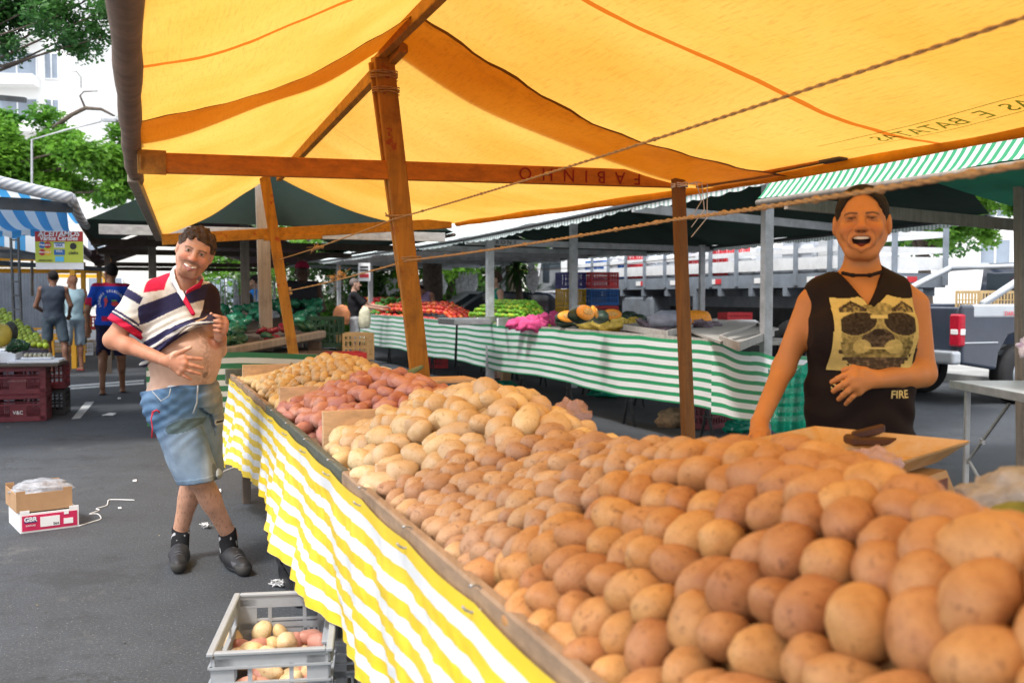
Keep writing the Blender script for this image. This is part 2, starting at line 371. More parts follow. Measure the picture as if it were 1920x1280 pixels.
def string(pts, name, label, r=.0035, z=.004):
    out = []
    for i in range(len(pts)-1):
        for k in range(6):
            a = k/6; p0 = pts[max(i-1, 0)]; p1 = pts[i]; p2 = pts[i+1]; p3 = pts[min(i+2, len(pts)-1)]
            q = [.5*((2*p1[j])+(-p0[j]+p2[j])*a+(2*p0[j]-5*p1[j]+4*p2[j]-p3[j])*a*a+(-p0[j]+3*p1[j]-3*p2[j]+p3[j])*a**3) for j in (0, 1)]
            out.append(G(q[0], q[1], z))
    out.append(G(pts[-1][0], pts[-1][1], z)); mb = MB(); mb.tube(out, r, 6); return tag(mb.build(name, M['white'], smooth=True), label, 'string')
string([(149, 985), (172, 978), (189, 972), (183, 963), (168, 963), (186, 956), (181, 953), (200, 947), (203, 938), (213, 936), (252, 937)], 'plastic_string', 'white plastic string snaking from the cardboard boxes over the asphalt')
string([(405, 893), (420, 883), (438, 876)], 'plastic_string', 'short white string on the asphalt between man and striped cloth')
def litter(px, py, r, label, n=60):
    c = G(px, py, 0); mb = MB(); pts = [c+Vector((random.gauss(0, r), random.gauss(0, r*.8), random.uniform(.004, .03))) for _ in range(n)]
    mb.tube(pts, .0028, 5); tag(mb.build('shredded_litter', M['paper'], smooth=True), label, 'litter')
litter(388, 990, .015, 'crumpled white shred of litter beside the crossed shoes'); litter(523, 1099, .02, 'tangle of white string litter behind the grey crate')
rb_ = random.Random(77); mb = MB()
for _ in range(260):
    p = S(rb_.uniform(-4, 4.4), rb_.uniform(2.2, 14), .006); a = rb_.uniform(0, 6.28); L = rb_.uniform(.006, .022); d = Vector((math.cos(a), math.sin(a), rb_.uniform(-.1, .3)))*L; e = Vector((-math.sin(a), math.cos(a), 0))*L*rb_.uniform(.3, .8); mb._add([p-d, p+e, p+d, p-e+ZZ*.004], [(0, 1, 2, 3)])
tag(mb.build('litter_bits', pm('dry_leaf_bits', (.22, .19, .12), .9, .6, 3)), 'tiny bits of leaf and peel scattered over the asphalt', 'litter', kind='stuff')
# ================================================================ YELLOW CANOPY STALL
def rid(t): return interp(t, [0, 5, 10.2], [1.30, 1.34, 1.40]), interp(t, [0, 5, 10.3], [2.70, 2.70, 2.54])
def eL(t): return interp(t, [0, 6.3, 11], [.0, .06, .30]), interp(t, [-2, 3, 6.5, 10.3], [2.07, 2.08, 2.09, 1.87])
def eR(t): return interp(t, [0, 3.3, 9.6], [3.85, 3.66, 3.15]), interp(t, [-2, 2.2, 3.3, 4.4, 5.5, 7, 9.6], [2.06, 2.05, 2.035, 2.01, 2.005, 2.015, 2.05])
def roofpt(t, x, sagk=1, dz=0):
    """x in -1..1: left eave, ridge, right eave"""
    rs, rz = rid(t); es, ez = (eL(t) if x < 0 else eR(t)); a = abs(x)
    z = lerp(rz, ez, a); s = lerp(rs, es, a)
    sag = sagk*4*a*(1-a)*(.13 if x > 0 else .07)
    w = .018*math.sin(t*3.1+a*6)*math.sin(a*PI)+.02*noise.noise(Vector((t*1.3, x*3, 1)))
    return S(s, t, z-sag+w*min(1, 4*a)+dz)
cano = thing('yellow_market_canopy', 'large sunlit yellow tarpaulin canopy over the potato stall, on an orange wooden frame', 'canopy', S(1.4, 5, 0))
def tarp(t0, t1, sagk, dz, mat):
    def f(u, v):
        t = lerp(t0, t1, v); x = lerp(-1, 1, u); k = sagk(t) if callable(sagk) else sagk
        if v == 0 and t0 > 2: t += .02*math.sin(u*90)+.015*noise.noise(Vector((u*60, 0, 0)))
        return roofpt(t, x, k, dz*(1 if t < 5.6 else 0))
    return grid('tarpaulin', f, 60, int((t1-t0)*9), mat, cano, uvf=lambda u, v: (lerp(t0, t1, v), u*4.3))
tarp(-1.2, 5.42, 1, .0, M['tarpY0'])
tarp(4.74, 10.35, lambda t: 1+.22*max(0, 1-(t-4.74)/1.2), -.022, M['tarpY'])
# ridge beams (two lapped pieces), eaves
mb = MB(); mb.beam(S(1.30, -1, 2.66), S(1.335, 5.62, 2.655), .05, .085, VV, .004); mb.build('ridge_beam', M['ypaint'], cano)
mb = MB(); mb.beam(S(1.39, 5.2, 2.63), S(1.45, 10.3, 2.50), .05, .08, VV, .004); mb.build('ridge_beam', M['ypaint'], cano)
mb = MB(); pts = [S(eL(t)[0]-.02, t, eL(t)[1]-.01) for t in np.linspace(-1.2, 6.95, 30)]
mb.tube(pts, [.047+.004*math.sin(i*1.9) for i in range(30)], 14); o = mb.build('rolled_canvas_edge', M['pipe'], cano, True)
mb = MB(); mb.beam(S(.045, 6.7, 2.045), S(.30, 10.35, 1.87), .065, .07, VV, .004); mb.build('eave_beam', M['greywood'], cano)
mb = MB(); pts = [S(eR(t)[0], t, eR(t)[1]-.012) for t in np.linspace(-1.2, 9.7, 40)]
mb.tube(pts, [.032+.003*math.sin(i*2.1) for i in range(40)], 10); mb.build('rolled_canvas_edge', M['pipeY'], cano, True)
# tie beams
mb = MB(); mb.beam(S(.06, 5.50, 1.985), S(3.22, 5.50, 2.03), .045, .105, UU, .004); tb = mb.build('tie_beam', M['opaint'], cano)
A = S(3.06, 5.47, 1.0); nx = -VV
lettering('FABINHO', .105, S(2.56, 5.473, 2.055), -VV, -ZZ, pm('red_stencil_paint', (.28, .025, .015), .8, .3, 20), tb, spacing=2.15, ext=.0008)
mb = MB(); mb.box(S(.13, 5.475, 1.987), (.14, .012, .125), VV, UU, ZZ, .003); mb.tube([S(.075, 5.45, 2.02), S(.075, 5.46, 1.95)], .006, 6); mb.build('bracket_plate', M['ypaint'], cano)
mb = MB(); mb.beam(S(.30, 9.60, 1.81), S(3.05, 9.60, 2.03), .045, .10, UU, .004); mb.build('tie_beam', M['ypaint'], cano)
mb = MB(); mb.beam(S(1.2, 9.57, 1.84), S(1.75, 9.57, 1.87), .03, .05, UU, .004); mb.build('splice_board', M['ypaint'], cano)
# posts
mb = MB(); mb.beam(S(1.345, 5.46, 2.62), S(1.60, 5.56, .62), .11, .045, VV, .004); mb.build('post', M['ypaint_v'], cano)
mb = MB(); mb.beam(S(1.315, 5.50, 2.60), S(1.50, 5.57, 1.35), .09, .03, VV, .004); mb.build('post_splice', M['ypaint_v'], cano)
mb = MB(); mb.beam(S(1.20, 9.55, 2.50), S(1.49, 9.58, .60), .095, .045, VV, .004); mb.build('post', M['ypaint_v'], cano)
a = S(3.16, 5.36, 2.02); b_ = P(1290, 810, 6.0); e = a+(b_-a)*(2.0/1.53); mb = MB(); mb.beam(a, e, .068, .06, VV, .004); mb.build('post', M['brownpost'], cano)
mb = MB(); mb.beam(S(3.36, 5.45, 2.00), S(3.50, 4.35, 2.04), .05, .05, VV, .004); mb.build('side_rail', M['opaint'], cano)
mb = MB(); mb.beam(S(3.491, 4.42, 2.038), S(3.51, 4.27, 2.043), .062, .062, VV, .004); mb.build('rail_end_cap', M['darkwood'], cano)
# tie cords round posts
def coil(c, r, n, dz, mat, name='tie_cord', parent=None, sx=1.0, rad=.004):
    pts = [Vector(c)+VV*(r*sx*math.cos(a))+UU*(r*math.sin(a))+Vector((0, 0, dz*a/(2*PI)+random.uniform(-.004, .004))) for a in np.linspace(0, 2*PI*n, int(14*n))]
    m = MB(); m.tube(pts, rad, 5); return m.build(name, mat, parent, True)
coil(S(1.35, 5.47, 2.50), .045, 4, .012, M['rope'], parent=cano, sx=1.7); coil(S(1.36, 5.47, 2.42), .045, 3, .012, M['rope'], parent=cano, sx=1.7)
coil(S(3.17, 5.36, 1.96), .05, 3, .01, M['paper'], parent=cano)
for k in range(3):
    m = MB(); p = S(3.2, 5.30, 1.98); m.tube([p, p+VV*(.05+.04*k)+ZZ*.02, p+VV*(.09+.02*k)+ZZ*(-.1-.05*k), p+VV*.02+ZZ*(-.2-.06*k)], .0035, 5); m.build('tie_cord', M['paper'], cano, True)
# green print on the tarpaulin
M['greenprint'] = pm('green_ink', (.22, .38, .10), .7, .35, 25, transl=.6)
prt = MB()
ptxt = text_mb('BATATAS  E  BATATAS', .12, (0, 0, 0), (1, 0, 0), (0, 1, 0), ext=0)
def onroof(x, y):   # x along the eave (m), y up the slope
    t = 3.75-x; return roofpt(t, 1-y/2.4, 1, -.006)
prt._add([onroof(-v[0]*1.0+.55, .28+v[1]*1.2) for v in ptxt.v], ptxt.f)
for y in (.25, .41):
    prt._add([onroof(x, y+d) for x in np.linspace(-.35, 1.5, 30) for d in (0, .006)], [(2*i, 2*i+1, 2*i+3, 2*i+2) for i in range(29)])
prt.build('printed_lettering', M['greenprint'], cano)
# ropes
def rope(name, pts, label, knots=(), r=.006):
    pts = [Vector(p) for p in pts]; out = []
    for i in range(len(pts)-1):
        n = max(2, int((pts[i+1]-pts[i]).length/.012))
        for k in range(n):
            q = pts[i].lerp(pts[i+1], k/n); L = (pts[i+1]-pts[i]).length; q = q-ZZ*(.003*L*4*(k/n)*(1-k/n))
            out.append(q)
    out.append(pts[-1]); mb = MB()
    for ph in (0, PI):
        strand = []; d = (pts[-1]-pts[0]).normalized(); a = d.orthogonal().normalized(); b = d.cross(a)
        for i, q in enumerate(out): an = i*.9+ph; strand.append(q+a*(math.cos(an)*r*.5)+b*(math.sin(an)*r*.5))
        mb.tube(strand, r*.62, 5)
    for kp in knots:
        i = int(kp*(len(out)-1)); q = out[i]
        mb.ell(q, (r*1.9, r*1.9, r*1.5), 7, 5, wob=.4, seed=kp*9)
    return tag(mb.build(name, M['rope'], smooth=True), label, 'rope')
random.seed(3)
rp1 = [P(520, 487, 9.5), P(737, 411, 5.58), P(1920, 33, 1.75), P(2100, -25, 1.55)]
rope('rope', rp1, 'upper taut sisal rope running from the far yellow post up past the centre post', [.30, .31, .42, .47, .5, .56, .66, .74, .83], .0045)
rp2 = [P(540, 545, 9.5), P(765, 488, 5.58), P(1266, 411, 2.9), P(1920, 308, 1.35), P(2080, 285, 1.2)]
rope('rope', rp2, 'lower knotted sisal rope crossing the posts and the laughing woman\'s hair', [x/34 for x in range(3, 34)], .0052)
def knot(p, label, parent, n=5, r=.03):
    mb = MB()
    for k in range(n): mb.ell(p+Vector((random.gauss(0, r), random.gauss(0, r*.5), random.gauss(0, r*.4))), (.018, .014, .016), 7, 5, wob=.6, seed=k)
    for k in range(8): mb.tube([p, p+Vector((random.gauss(0, r*1.3), random.gauss(0, r), random.gauss(0, r)))], .0025, 4)
    return mb.build('knot', M['rope'], parent, True)
ro = [o for o in C.objects if o.name.startswith('rope')]
knot(P(590, 463, 8.0), '', ro[0]); knot(P(640, 517, 7.4), '', ro[1], 8, .035); knot(P(540, 547, 9.45), '', ro[1], 6, .03)
coil(S(1.50, 5.53, 1.50), .05, 2.5, .012, M['rope'], parent=ro[1], sx=1.5); coil(S(1.44, 5.51, 1.745), .05, 1.5, .012, M['rope'], parent=ro[0], sx=1.5)
# ---- potato table
tab = thing('market_table', 'long wooden produce table full of potatoes with plank rim', 'table', S(1.0, 3.2, 0))
T0, T1 = -.3, 6.72
def sf(t): return interp(t, [1.2, 6.7], [.0, .065])
mb = MB(); mb.sbox(.63, 1.52, T0, T1, .725, .745); mb.build('table_top', M['plank'], tab)
for (a, b, m) in ((T0, 1.02, 'plankgreen'), (1.03, 2.86, 'plank'), (2.87, 3.6, 'plankgreen'), (3.61, 4.75, 'plankgreen'), (4.76, T1, 'plank')):
    mb = MB(); mb.beam(S(.566+sf(a)+random.uniform(-.003, .003), a, .764), S(.566+sf(b), b, .762), .026, .062, VV, .005); mb.build('rim_board', M[m], tab)
mb = MB(); mb.beam(S(1.53, T0, .775), S(1.53, T1, .775), .03, .1, VV, .004); mb.build('rim_board', M['plank'], tab)
mb = MB(); mb.beam(S(.59, T1+.012, .775), S(1.52, T1+.012, .775), .03, .1, UU, .004); mb.build('rim_board', M['plankgreen'], tab)
for t in (.3, 2.2, 4.3, 6.4):
    for s_ in (.68, 1.44):
        mb = MB(); mb.beam(S(s_, t, .72), S(s_, t, 0), .05, .05, VV, .003); mb.build('leg', M['darkwood'], tab)
for (t, w, zt) in ((2.62, .12, .85), (3.46, .42, .90), (4.62, .34, .885)):
    mb = MB(); mb.sbox(.60+sf(t), .60+sf(t)+w, t-.008, t+.008, .745, zt, .003); mb.build('divider_board', M['palewood'], tab)
mb = MB(); mb.sbox(.68, .98, 6.55, 6.57, .745, .86, .003); mb.build('divider_board', M['palewood'], tab)
cl = []
def fold(t, v): return .015*math.sin(t*7+2*math.sin(t*2)+v)*v+.035*math.sin(t*2.6+1)*v*v+.006*math.sin(t*19+v*3)*v+.006*math.sin(t*40+v*5)*v*v
def fY(u, v):
    t = lerp(T0, T1+.02, u); zt = .770-.009*abs(math.sin((t-.2)*PI/.47)); zb = .345+.03*math.sin(t*1.7)-.03*(t > 6)
    return S(.546+sf(t)-.02*v+fold(t, v)-.02*v*v, t, lerp(zt, zb, v))
fY0 = fY
def fY(u, v):
    p = fY0(u, v); t = lerp(T0, T1, u); return p-VV*((.016*noise.noise(Vector((t*5, v*1.5, 0)))+.009*abs(noise.noise(Vector((t*11+v*4, v*5, 3))))+.004*noise.noise(Vector((t*30, v*9, 5))))*min(1, v*4))
clothY = grid('striped_tablecloth', fY, 420, 44, M['clothY'], None, loc=S(.55, 3.2, .35))
tag(clothY, 'yellow and white striped plastic cloth hung along the potato table front', 'tablecloth')
def fY2(u, v): return S(lerp(.55, 1.5, u), T1+.035+.015*math.sin(u*9)*v, lerp(.755, .34, v))
for i, t in enumerate(np.arange(.2, 6.7, .47)):
    mb = MB(); pts = [S(.545+sf(t)+.022*math.cos(a), t+.004*math.sin(a*2), .778+.024*math.sin(a)) for a in np.linspace(-2.6, 1.9, 12)]
    mb.tube(pts, .0028, 6); mb.build('hook', M['steel'], clothY, True)
# ================================================================ POTATOES AND PRODUCE
def potato_mesh(name, rx, ry, rz, mat, seed, lump=.12, sub=3, eyes=5):
    bm = bmesh.new(); bmesh.ops.create_icosphere(bm, subdivisions=sub, radius=1); rnd = random.Random(seed)
    ev = [Vector((rnd.gauss(0, 1), rnd.gauss(0, 1), rnd.gauss(0, 1))).normalized() for _ in range(eyes)]; bend = rnd.uniform(-.12, .12)
    for v in bm.verts:
        n = v.co.normalized(); o = Vector((seed*1.3, seed*.7, 0))
        k = 1+lump*noise.noise(n*1.1+o)+lump*.4*noise.noise(n*2.6+o)
        for e in ev:
            d = (n-e).length
            if d < .34: k -= .085*(1-d/.34)**2
        p = Vector((n.x*rx*k, n.y*ry*k, n.z*rz*k)); p.z += bend*(p.x*p.x)/rx; v.co = p
    me = bpy.data.meshes.new(name); bm.to_mesh(me); bm.free(); me.materials.append(mat); me.polygons.foreach_set('use_smooth', [True]*len(me.polygons)); return me
def pot_mat(name, c1, c2, spot, sp=.5, rough=.5, randv=.14):
    m, nt, b = nodes(name)
    tc = nt.nodes.new('ShaderNodeTexCoord'); oi = nt.nodes.new('ShaderNodeObjectInfo'); ad = nt.nodes.new('ShaderNodeVectorMath'); ad.operation = 'ADD'
    sc = nt.nodes.new('ShaderNodeVectorMath'); sc.operation = 'SCALE'; nt.links.new(oi.outputs['Random'], sc.inputs['Scale']); sc.inputs[0].default_value = (7, 5, 9)
    nt.links.new(tc.outputs['Object'], ad.inputs[0]); nt.links.new(sc.outputs[0], ad.inputs[1]); vec = ad.outputs[0]
    n = noise_(nt, 22, 5, .65, vec=vec); c = ramp(nt, n, [(.3, c1), (.7, c2)])
    c = mixc(nt, ramp(nt, noise_(nt, 60, 4, .7, vec=vec), [(.57, 0), (.68, sp)]), c, spot)
    c = mixc(nt, ramp(nt, noise_(nt, 320, 2, .6, vec=vec), [(.62, 0), (.7, sp*.8)]), c, tuple(x*.6 for x in spot))
    hs = nt.nodes.new('ShaderNodeHueSaturation'); nt.links.new(c, hs.inputs['Color']); nt.links.new(math_(nt, 'MULTIPLY_ADD', oi.outputs['Random'], 2*randv, 1-randv), hs.inputs['Value'])
    nt.links.new(math_(nt, 'MULTIPLY_ADD', oi.outputs['Random'], .016, .492), hs.inputs['Hue']); nt.links.new(hs.outputs[0], b.inputs['Base Color'])
    b.inputs['Roughness'].default_value = rough; b.inputs['Specular IOR Level'].default_value = .3; bump_(nt, b, noise_(nt, 130, 4, .7, vec=vec), .3, .002)
    b.inputs['Subsurface Weight'].default_value = .0
    return m
M['pbrown'] = pot_mat('brown_potato_skin', (.40, .175, .062), (.56, .295, .120), (.18, .070, .028), .65, .46)
M['pbeige'] = pot_mat('beige_potato_skin', (.43, .245, .13), (.56, .35, .20), (.20, .095, .045), .85, .5)
M['pwhite'] = pot_mat('pale_potato_skin', (.60, .41, .21), (.74, .56, .34), (.36, .19, .06), .6, .38, .1)
M['pred'] = pot_mat('red_potato_skin', (.44, .17, .125), (.58, .29, .22), (.60, .38, .26), .5, .45)
M['psmall'] = pot_mat('small_potato_skin', (.60, .40, .17), (.72, .53, .28), (.45, .24, .07), .4, .4, .1)
def variants(name, mat, rx, ry, rz, n, lump=.12, sub=3): return [potato_mesh(name, rx*random.Random(i).uniform(.85, 1.2), ry*random.Random(i+50).uniform(.9, 1.1), rz*random.Random(i+90).uniform(.9, 1.08), mat, i*7+len(name), lump, sub) for i in range(n)]
PV = {'brown': variants('potato', M['pbrown'], .050, .0355, .0340, 14, .12), 'beige': variants('potato', M['pbeige'], .042, .031, .029, 8, .15),
      'white': variants('potato', M['pwhite'], .050, .036, .034, 9, .16), 'red': variants('potato', M['pred'], .045, .031, .029, 8, .2),
      'small': variants('potato', M['psmall'], .030, .026, .025, 6, .1)}
SRT = [.2, .8, 1.35, 2.2, 2.9, 3.4, 4.4, 5.6, 6.4, 6.72]
def s_r(t): return interp(t, [.2, .8, 1.35, 2.2, 2.6, 2.95, 3.4, 4.2, 5.4, 6.7], [.80, .86, 1.02, 1.08, 1.06, 1.06, 1.08, 1.10, 1.12, 1.1])
def z_r(t): return interp(t, [.2, .8, 1.35, 1.8, 2.2, 2.5, 2.8, 3.1, 3.45, 3.8, 4.2, 4.6, 5.0, 5.5, 6.0, 6.4, 6.7], [1.06, 1.085, 1.09, 1.03, .975, 1.01, 1.055, 1.03, .965, 1.0, 1.015, .955, .985, 1.015, .94, .85, .78])
def heapz(s, t):
    sr, zr = s_r(t), z_r(t); z0 = .762
    if s < sr: x = (s-.598)/(sr-.598); z = lerp(z0, zr, max(0, x)**(.74 if t < 1.9 else .85))
    else: z = zr-(s-sr)*.75
    z -= .04*math.exp(-((s-sr)/.06)**2)
    return max(z, .75)
def surf_n(s, t):
    e = .01; ds = (heapz(s+e, t)-heapz(s-e, t))/(2*e); dt = (heapz(s, t+e)-heapz(s, t-e))/(2*e)
    return (VV*(-ds)+UU*(-dt)+ZZ).normalized()
def project(p):
    d = Vector(p)-Vector((0, 0, EYE)); f = Vector((0, math.cos(TILT), -math.sin(TILT))); u = Vector((0, math.sin(TILT), math.cos(TILT)))
    z = d.dot(f)
    if z < .05: return (-9999, -9999, z)
    return (960+FPX*d.x/z, 640-FPX*d.dot(u)/z, z)
def kind_at(s, t):
    w = (s-.6)*.8
    if t < 1.72-.35*(s-.6)+.10*noise.noise(Vector((s*6, 0, 0))): return 'brown'
    if t < 2.62-w*.9+(.05 if s > 1 else 0): return 'beige'
    if t < 3.46+.05*w: return 'white'
    if t < 4.62-.1*w: return 'red'
    return 'small'
LAB = {'brown': 'large brown potato stacked in the nearest heap at the right of the stall', 'beige': 'medium dusty beige potato in the neat rows at the middle of the stall',
       'white': 'big washed pale yellow potato in the heap between beige and red ones', 'red': 'reddish pink potato in the heap between two pine boards', 'small': 'small round yellow potato in the heap at the far end of the table'}
PNAME = {'brown': 'brown_potato', 'beige': 'beige_potato', 'white': 'pale_potato', 'red': 'red_potato', 'small': 'small_potato'}
GRP = {'brown': 'brown potatoes heaped nearest', 'beige': 'beige potatoes in the middle heap', 'white': 'pale yellow potatoes in the washed heap', 'red': 'red potatoes in the heap', 'small': 'small yellow potatoes at the far end'}
STEP = {'brown': (.0770, .0655), 'beige': (.068, .057), 'white': (.092, .070), 'red': (.080, .062), 'small': (.060, .052)}
cand = []
rnd = random.Random(11)
def place(kind, s, t, layer=0, lying=0):
    n = surf_n(s, t); p = S(s, t, heapz(s, t))+n*(-.012-.050*layer)
    return (kind, p, n, lying)
for kind, (dt, ds) in STEP.items():
    row = 0; s_ = .606
    while s_ < 1.5:
        # arc-length stepping up the slope
        t = .2+(row % 2)*dt/2
        while t < 6.68:
            tt = t+rnd.gauss(0, dt*.06 if kind in ('brown', 'beige') else dt*.16); ss = s_+rnd.gauss(0, .004 if kind in ('brown', 'beige') else .012)
            if kind_at(ss, tt) == kind and ss > .60+sf(tt) and ss < s_r(tt)+(.36 if kind != 'small' else .34):
                near_ridge = abs(ss-s_r(tt)) < .04
                for layer in (0, 1): cand.append(place(kind, ss, tt, layer, near_ridge)+(layer,))
            t += dt
        slope = math.sqrt(1+((heapz(s_+.01, 1.2)-heapz(s_, 1.2))/.01)**2); s_ += ds/slope if s_ < 1.1 else ds*.8; row += 1
vis = {}; stuff = []
for (kind, p, n, lying, layer) in cand:
    px, py, z = project(p)
    inframe = z > .05 and -120 < px < 2050 and 500 < py < 1430
    sc_, tt = st(p); behind = sc_ > s_r(tt)+(.16 if tt < 2.3 or tt > 3.1 else .3)
    if layer == 0 and inframe and not behind: vis.setdefault(kind, []).append((z, p, n, lying))
    elif inframe or layer == 0: stuff.append((kind, p))
def orient(n, kind, lying, rnd):
    if lying: ax = UU*1.0+VV*rnd.gauss(0, .25)
    elif kind in ('brown', 'beige') and rnd.random() < .84: ax = -VV*.9-ZZ*.0+UU*rnd.gauss(-.35, .35)+ZZ*rnd.gauss(0, .25)
    else: a = rnd.uniform(0, PI); ax = UU*math.cos(a)+VV*math.sin(a)+ZZ*rnd.gauss(0, .3)
    ax = ax.normalized(); b = n.cross(ax)
    b = b.normalized() if b.length > .1 else UU.copy(); c = ax.cross(b); r = Matrix((ax, b, c)).transposed().to_4x4() @ Matrix.Rotation(rnd.uniform(0, 6.28), 4, 'X'); return r
npot = {}
for kind, lst in vis.items():
    lst.sort(key=lambda q: q[0])
    for i, (z, p, n, lying) in enumerate(lst):
        if i >= 298: stuff.append((kind, p)); continue
        o = bpy.data.objects.new(PNAME[kind], rnd.choice(PV[kind])); C.objects.link(o); k = rnd.uniform(.86, 1.16)*(1.12 if lying and kind in ('brown', 'white') else 1)
        o.matrix_world = Matrix.Translation(p+n*rnd.uniform(*((-.005, .009) if kind in ('brown', 'beige') else (-.014, .014)))) @ orient(n, kind, lying, rnd) @ Matrix.Diagonal((k, k, k, 1)); tag(o, LAB[kind], 'potato', GRP[kind])
    npot[kind] = len(lst)
print('POTATOES', npot, 'stuff', len(stuff))
lowpot = {k: potato_mesh('lp', *{'brown': (.04, .034, .034), 'beige': (.037, .031, .031), 'white': (.045, .036, .036), 'red': (.04, .031, .031), 'small': (.027, .026, .026)}[k], None if False else M['pbeige'], 3, .1, 2) for k in STEP}
for kind in STEP:
    mb = MB(); me = lowpot[kind]; vs = [v.co.copy() for v in me.vertices]; fs = [tuple(p.vertices) for p in me.polygons]; q = [x for x in stuff if x[0] == kind]
    for (_, p) in q:
        r = Matrix.Rotation(rnd.uniform(0, 6), 3, 'Z') @ Matrix.Rotation(rnd.uniform(-.5, .5), 3, 'X'); mb._add([r @ v+p for v in vs], fs)
    if q: o = mb.build('potato_heap', M['p'+kind], None, True); tag(o, {'brown': 'under layer of the brown potato heap', 'beige': 'under layer of the beige potato heap', 'white': 'under layer of the pale yellow potato heap', 'red': 'under layer of the red potato heap', 'small': 'under layer of the small potato heap'}[kind], 'potatoes', kind='stuff')
# generic helper for heaps of small produce made of copies
def heap(name, label, cat, group, me_list, pts, rng=random.Random(5), k=(.9, 1.1), rotx=True):
    for p in pts:
        o = bpy.data.objects.new(name, rng.choice(me_list)); C.objects.link(o); q = rng.uniform(*k)
        o.matrix_world = Matrix.Translation(p) @ Matrix.Rotation(rng.uniform(0, 6.28), 4, 'Z') @ Matrix.Rotation(rng.uniform(-.6, .6) if rotx else 0, 4, 'Y') @ Matrix.Diagonal((q, q, q, 1)); tag(o, label, cat, group)
def mound(s0, s1, t0, t1, z0, h, step, jit=.25, rng=random.Random(4), pw=.6):
    out = []; s = s0; r = 0
    while s <= s1:
        t = t0+(r % 2)*step/2
        while t <= t1:
            a = 1-abs(2*(s-s0)/(s1-s0)-1); b = 1-abs(2*(t-t0)/(t1-t0)-1)
            z = z0+h*(max(0, min(1, min(a, b)*2.0))**pw); out.append(S(s+rng.gauss(0, step*jit*.4), t+rng.gauss(0, step*jit*.4), z+rng.gauss(0, step*.08))); t += step
        s += step*.87; r += 1
    return out
# ---- grey crate  with potatoes
def crate(name, label, cat, loc, L, W, H, ax, mat, parent=None, group=None, slot=True, nrib=5, rimw=.012, cols=7, open_=True, z0=0):
    """open plastic crate: corners, base, rim, slatted sides; ax = long axis"""
    ax = Vector(ax).normalized(); ay = ZZ.cross(ax); root = thing(name, label, cat, loc, group); o = Vector(loc); w = .006
    def B(mb, u, v, z, su, sv, sz, bev=0): mb.box(o+ax*u+ay*v+ZZ*z, (su, sv, sz), ax, ay, ZZ, bev)
    b = MB(); B(b, 0, 0, .008, L-.02, W-.02, .012); b.build('base', mat, root)
    for (axis, sg) in ((0, 1), (0, -1), (1, 1), (1, -1)):
        b = MB(); n = L if axis == 0 else W; off = sg*((W if axis == 0 else L)/2-w)
        def BB(u, z, su, sz, th=w, of=0):
            if axis == 0: B(b, u, off+sg*of, z, su, th, sz)
            else: B(b, off+sg*of, u, z, th, su, sz)
        m_ = .06
        BB(0, .03, n-.03, .05)                        # bottom band
        BB(0, H-.022, n-.03, .036)                     # top band
        BB(0, H-.105, n-.03, .022)
        for u in (-1, 1): BB(u*(n/2-m_/2-.008), H/2, m_, H-.03)
        BB(0, H/2-.03, n*.30, H-.16)                    # central panel
        # handle opening between top band and the band below it; end ribs
        for u in (-.17, .17): BB(u*n, H-.064, .012, .06)
        x = -n/2+m_
        while x < n/2-m_:
            if abs(x) > n*.15: BB(x, H/2-.03, .007, H-.16)
            x += .019
        for z in (.10, .145): BB(0, z, n-.08, .007)
        for z in (H*.45, H*.72, H-.04): BB(0, z, n-.002, .006, .014, .003)   # outer ribs
        b.build('side_panel', mat, root)
    b = MB()
    for (u, v, su, sv) in ((0, 1, L+.012, .02), (0, -1, L+.012, .02)): B(b, 0, v*(W/2-.004), H, su, sv, .012, .003)
    for u in (-1, 1): B(b, u*(L/2-.004), 0, H+.0005, .02, W-.028, .0115, .003)
    b.build('rim', mat, root)
    return root
M['crategrey'] = pm('grey_crate_plastic', (.31, .33, .355), .5, .1, 5, .05, dirt=.35, dirtcol=(.22, .2, .18))
M['cratered'] = pm('dark_red_crate_plastic', (.13, .012, .022), .45, .25, 6, .05, dirt=.2)
M['crateblack'] = pm('black_crate_plastic', (.02, .02, .024), .45, .25, 6, .05)
M['cratebeige'] = pm('beige_crate_plastic', (.56, .40, .20), .55, .15, 6, dirt=.3)
M['crategreen'] = pm('green_crate_plastic', (.012, .055, .03), .45, .2, 6)
M['crateR'] = pm('bright_red_crate_plastic', (.62, .05, .06), .5, .15, 5, dirt=.15); M['crateB'] = pm('blue_crate_plastic', (.02, .13, .42), .5, .15, 5, dirt=.15)
M['crateY'] = pm('yellow_crate_plastic', (.75, .45, .02), .5, .15, 5, dirt=.2); M['crateP'] = pm('violet_crate_plastic', (.08, .08, .34), .5, .15, 5, dirt=.2)
CL = .56; cc = (G(385, 1230, .31)+G(625, 1205, .31)+G(445, 1115, .31)+G(630, 1103, .31))/4
cax = ((G(445, 1115, .31)+G(630, 1103, .31))-(G(385, 1230, .31)+G(625, 1205, .31))).normalized()
cc = Vector((cc.x, cc.y, 0)); print('crate', cc, cax)
gc = crate('plastic_crate', 'grey plastic crate of loose potatoes standing on the asphalt in front', 'crate', cc, .56, .335, .305, cax, M['crategrey'])
cay = ZZ.cross(cax); M['redink'] = pm('red_ink', (.5, .02, .03), .7, .2, 20)
fc = cc-cax*.292
lettering('Santa Cecília', .048, fc+ZZ*.155, -cay, ZZ, M['redink'], [c for c in gc.children if c.name.startswith('side_panel')][3], shear=.35, bold=.0006)
c2 = crate('plastic_crate', 'second grey crate, empty, half under the striped cloth beside the potato crate', 'crate', cc+Vector((.27, .26, 0)), .56, .335, .25, cax, M['crategrey'])
crate('plastic_crate', 'low black crate under the potato table behind the crossed shoes', 'crate', S(.80, 4.40, 0), .52, .34, .16, UU, M['crateblack'])
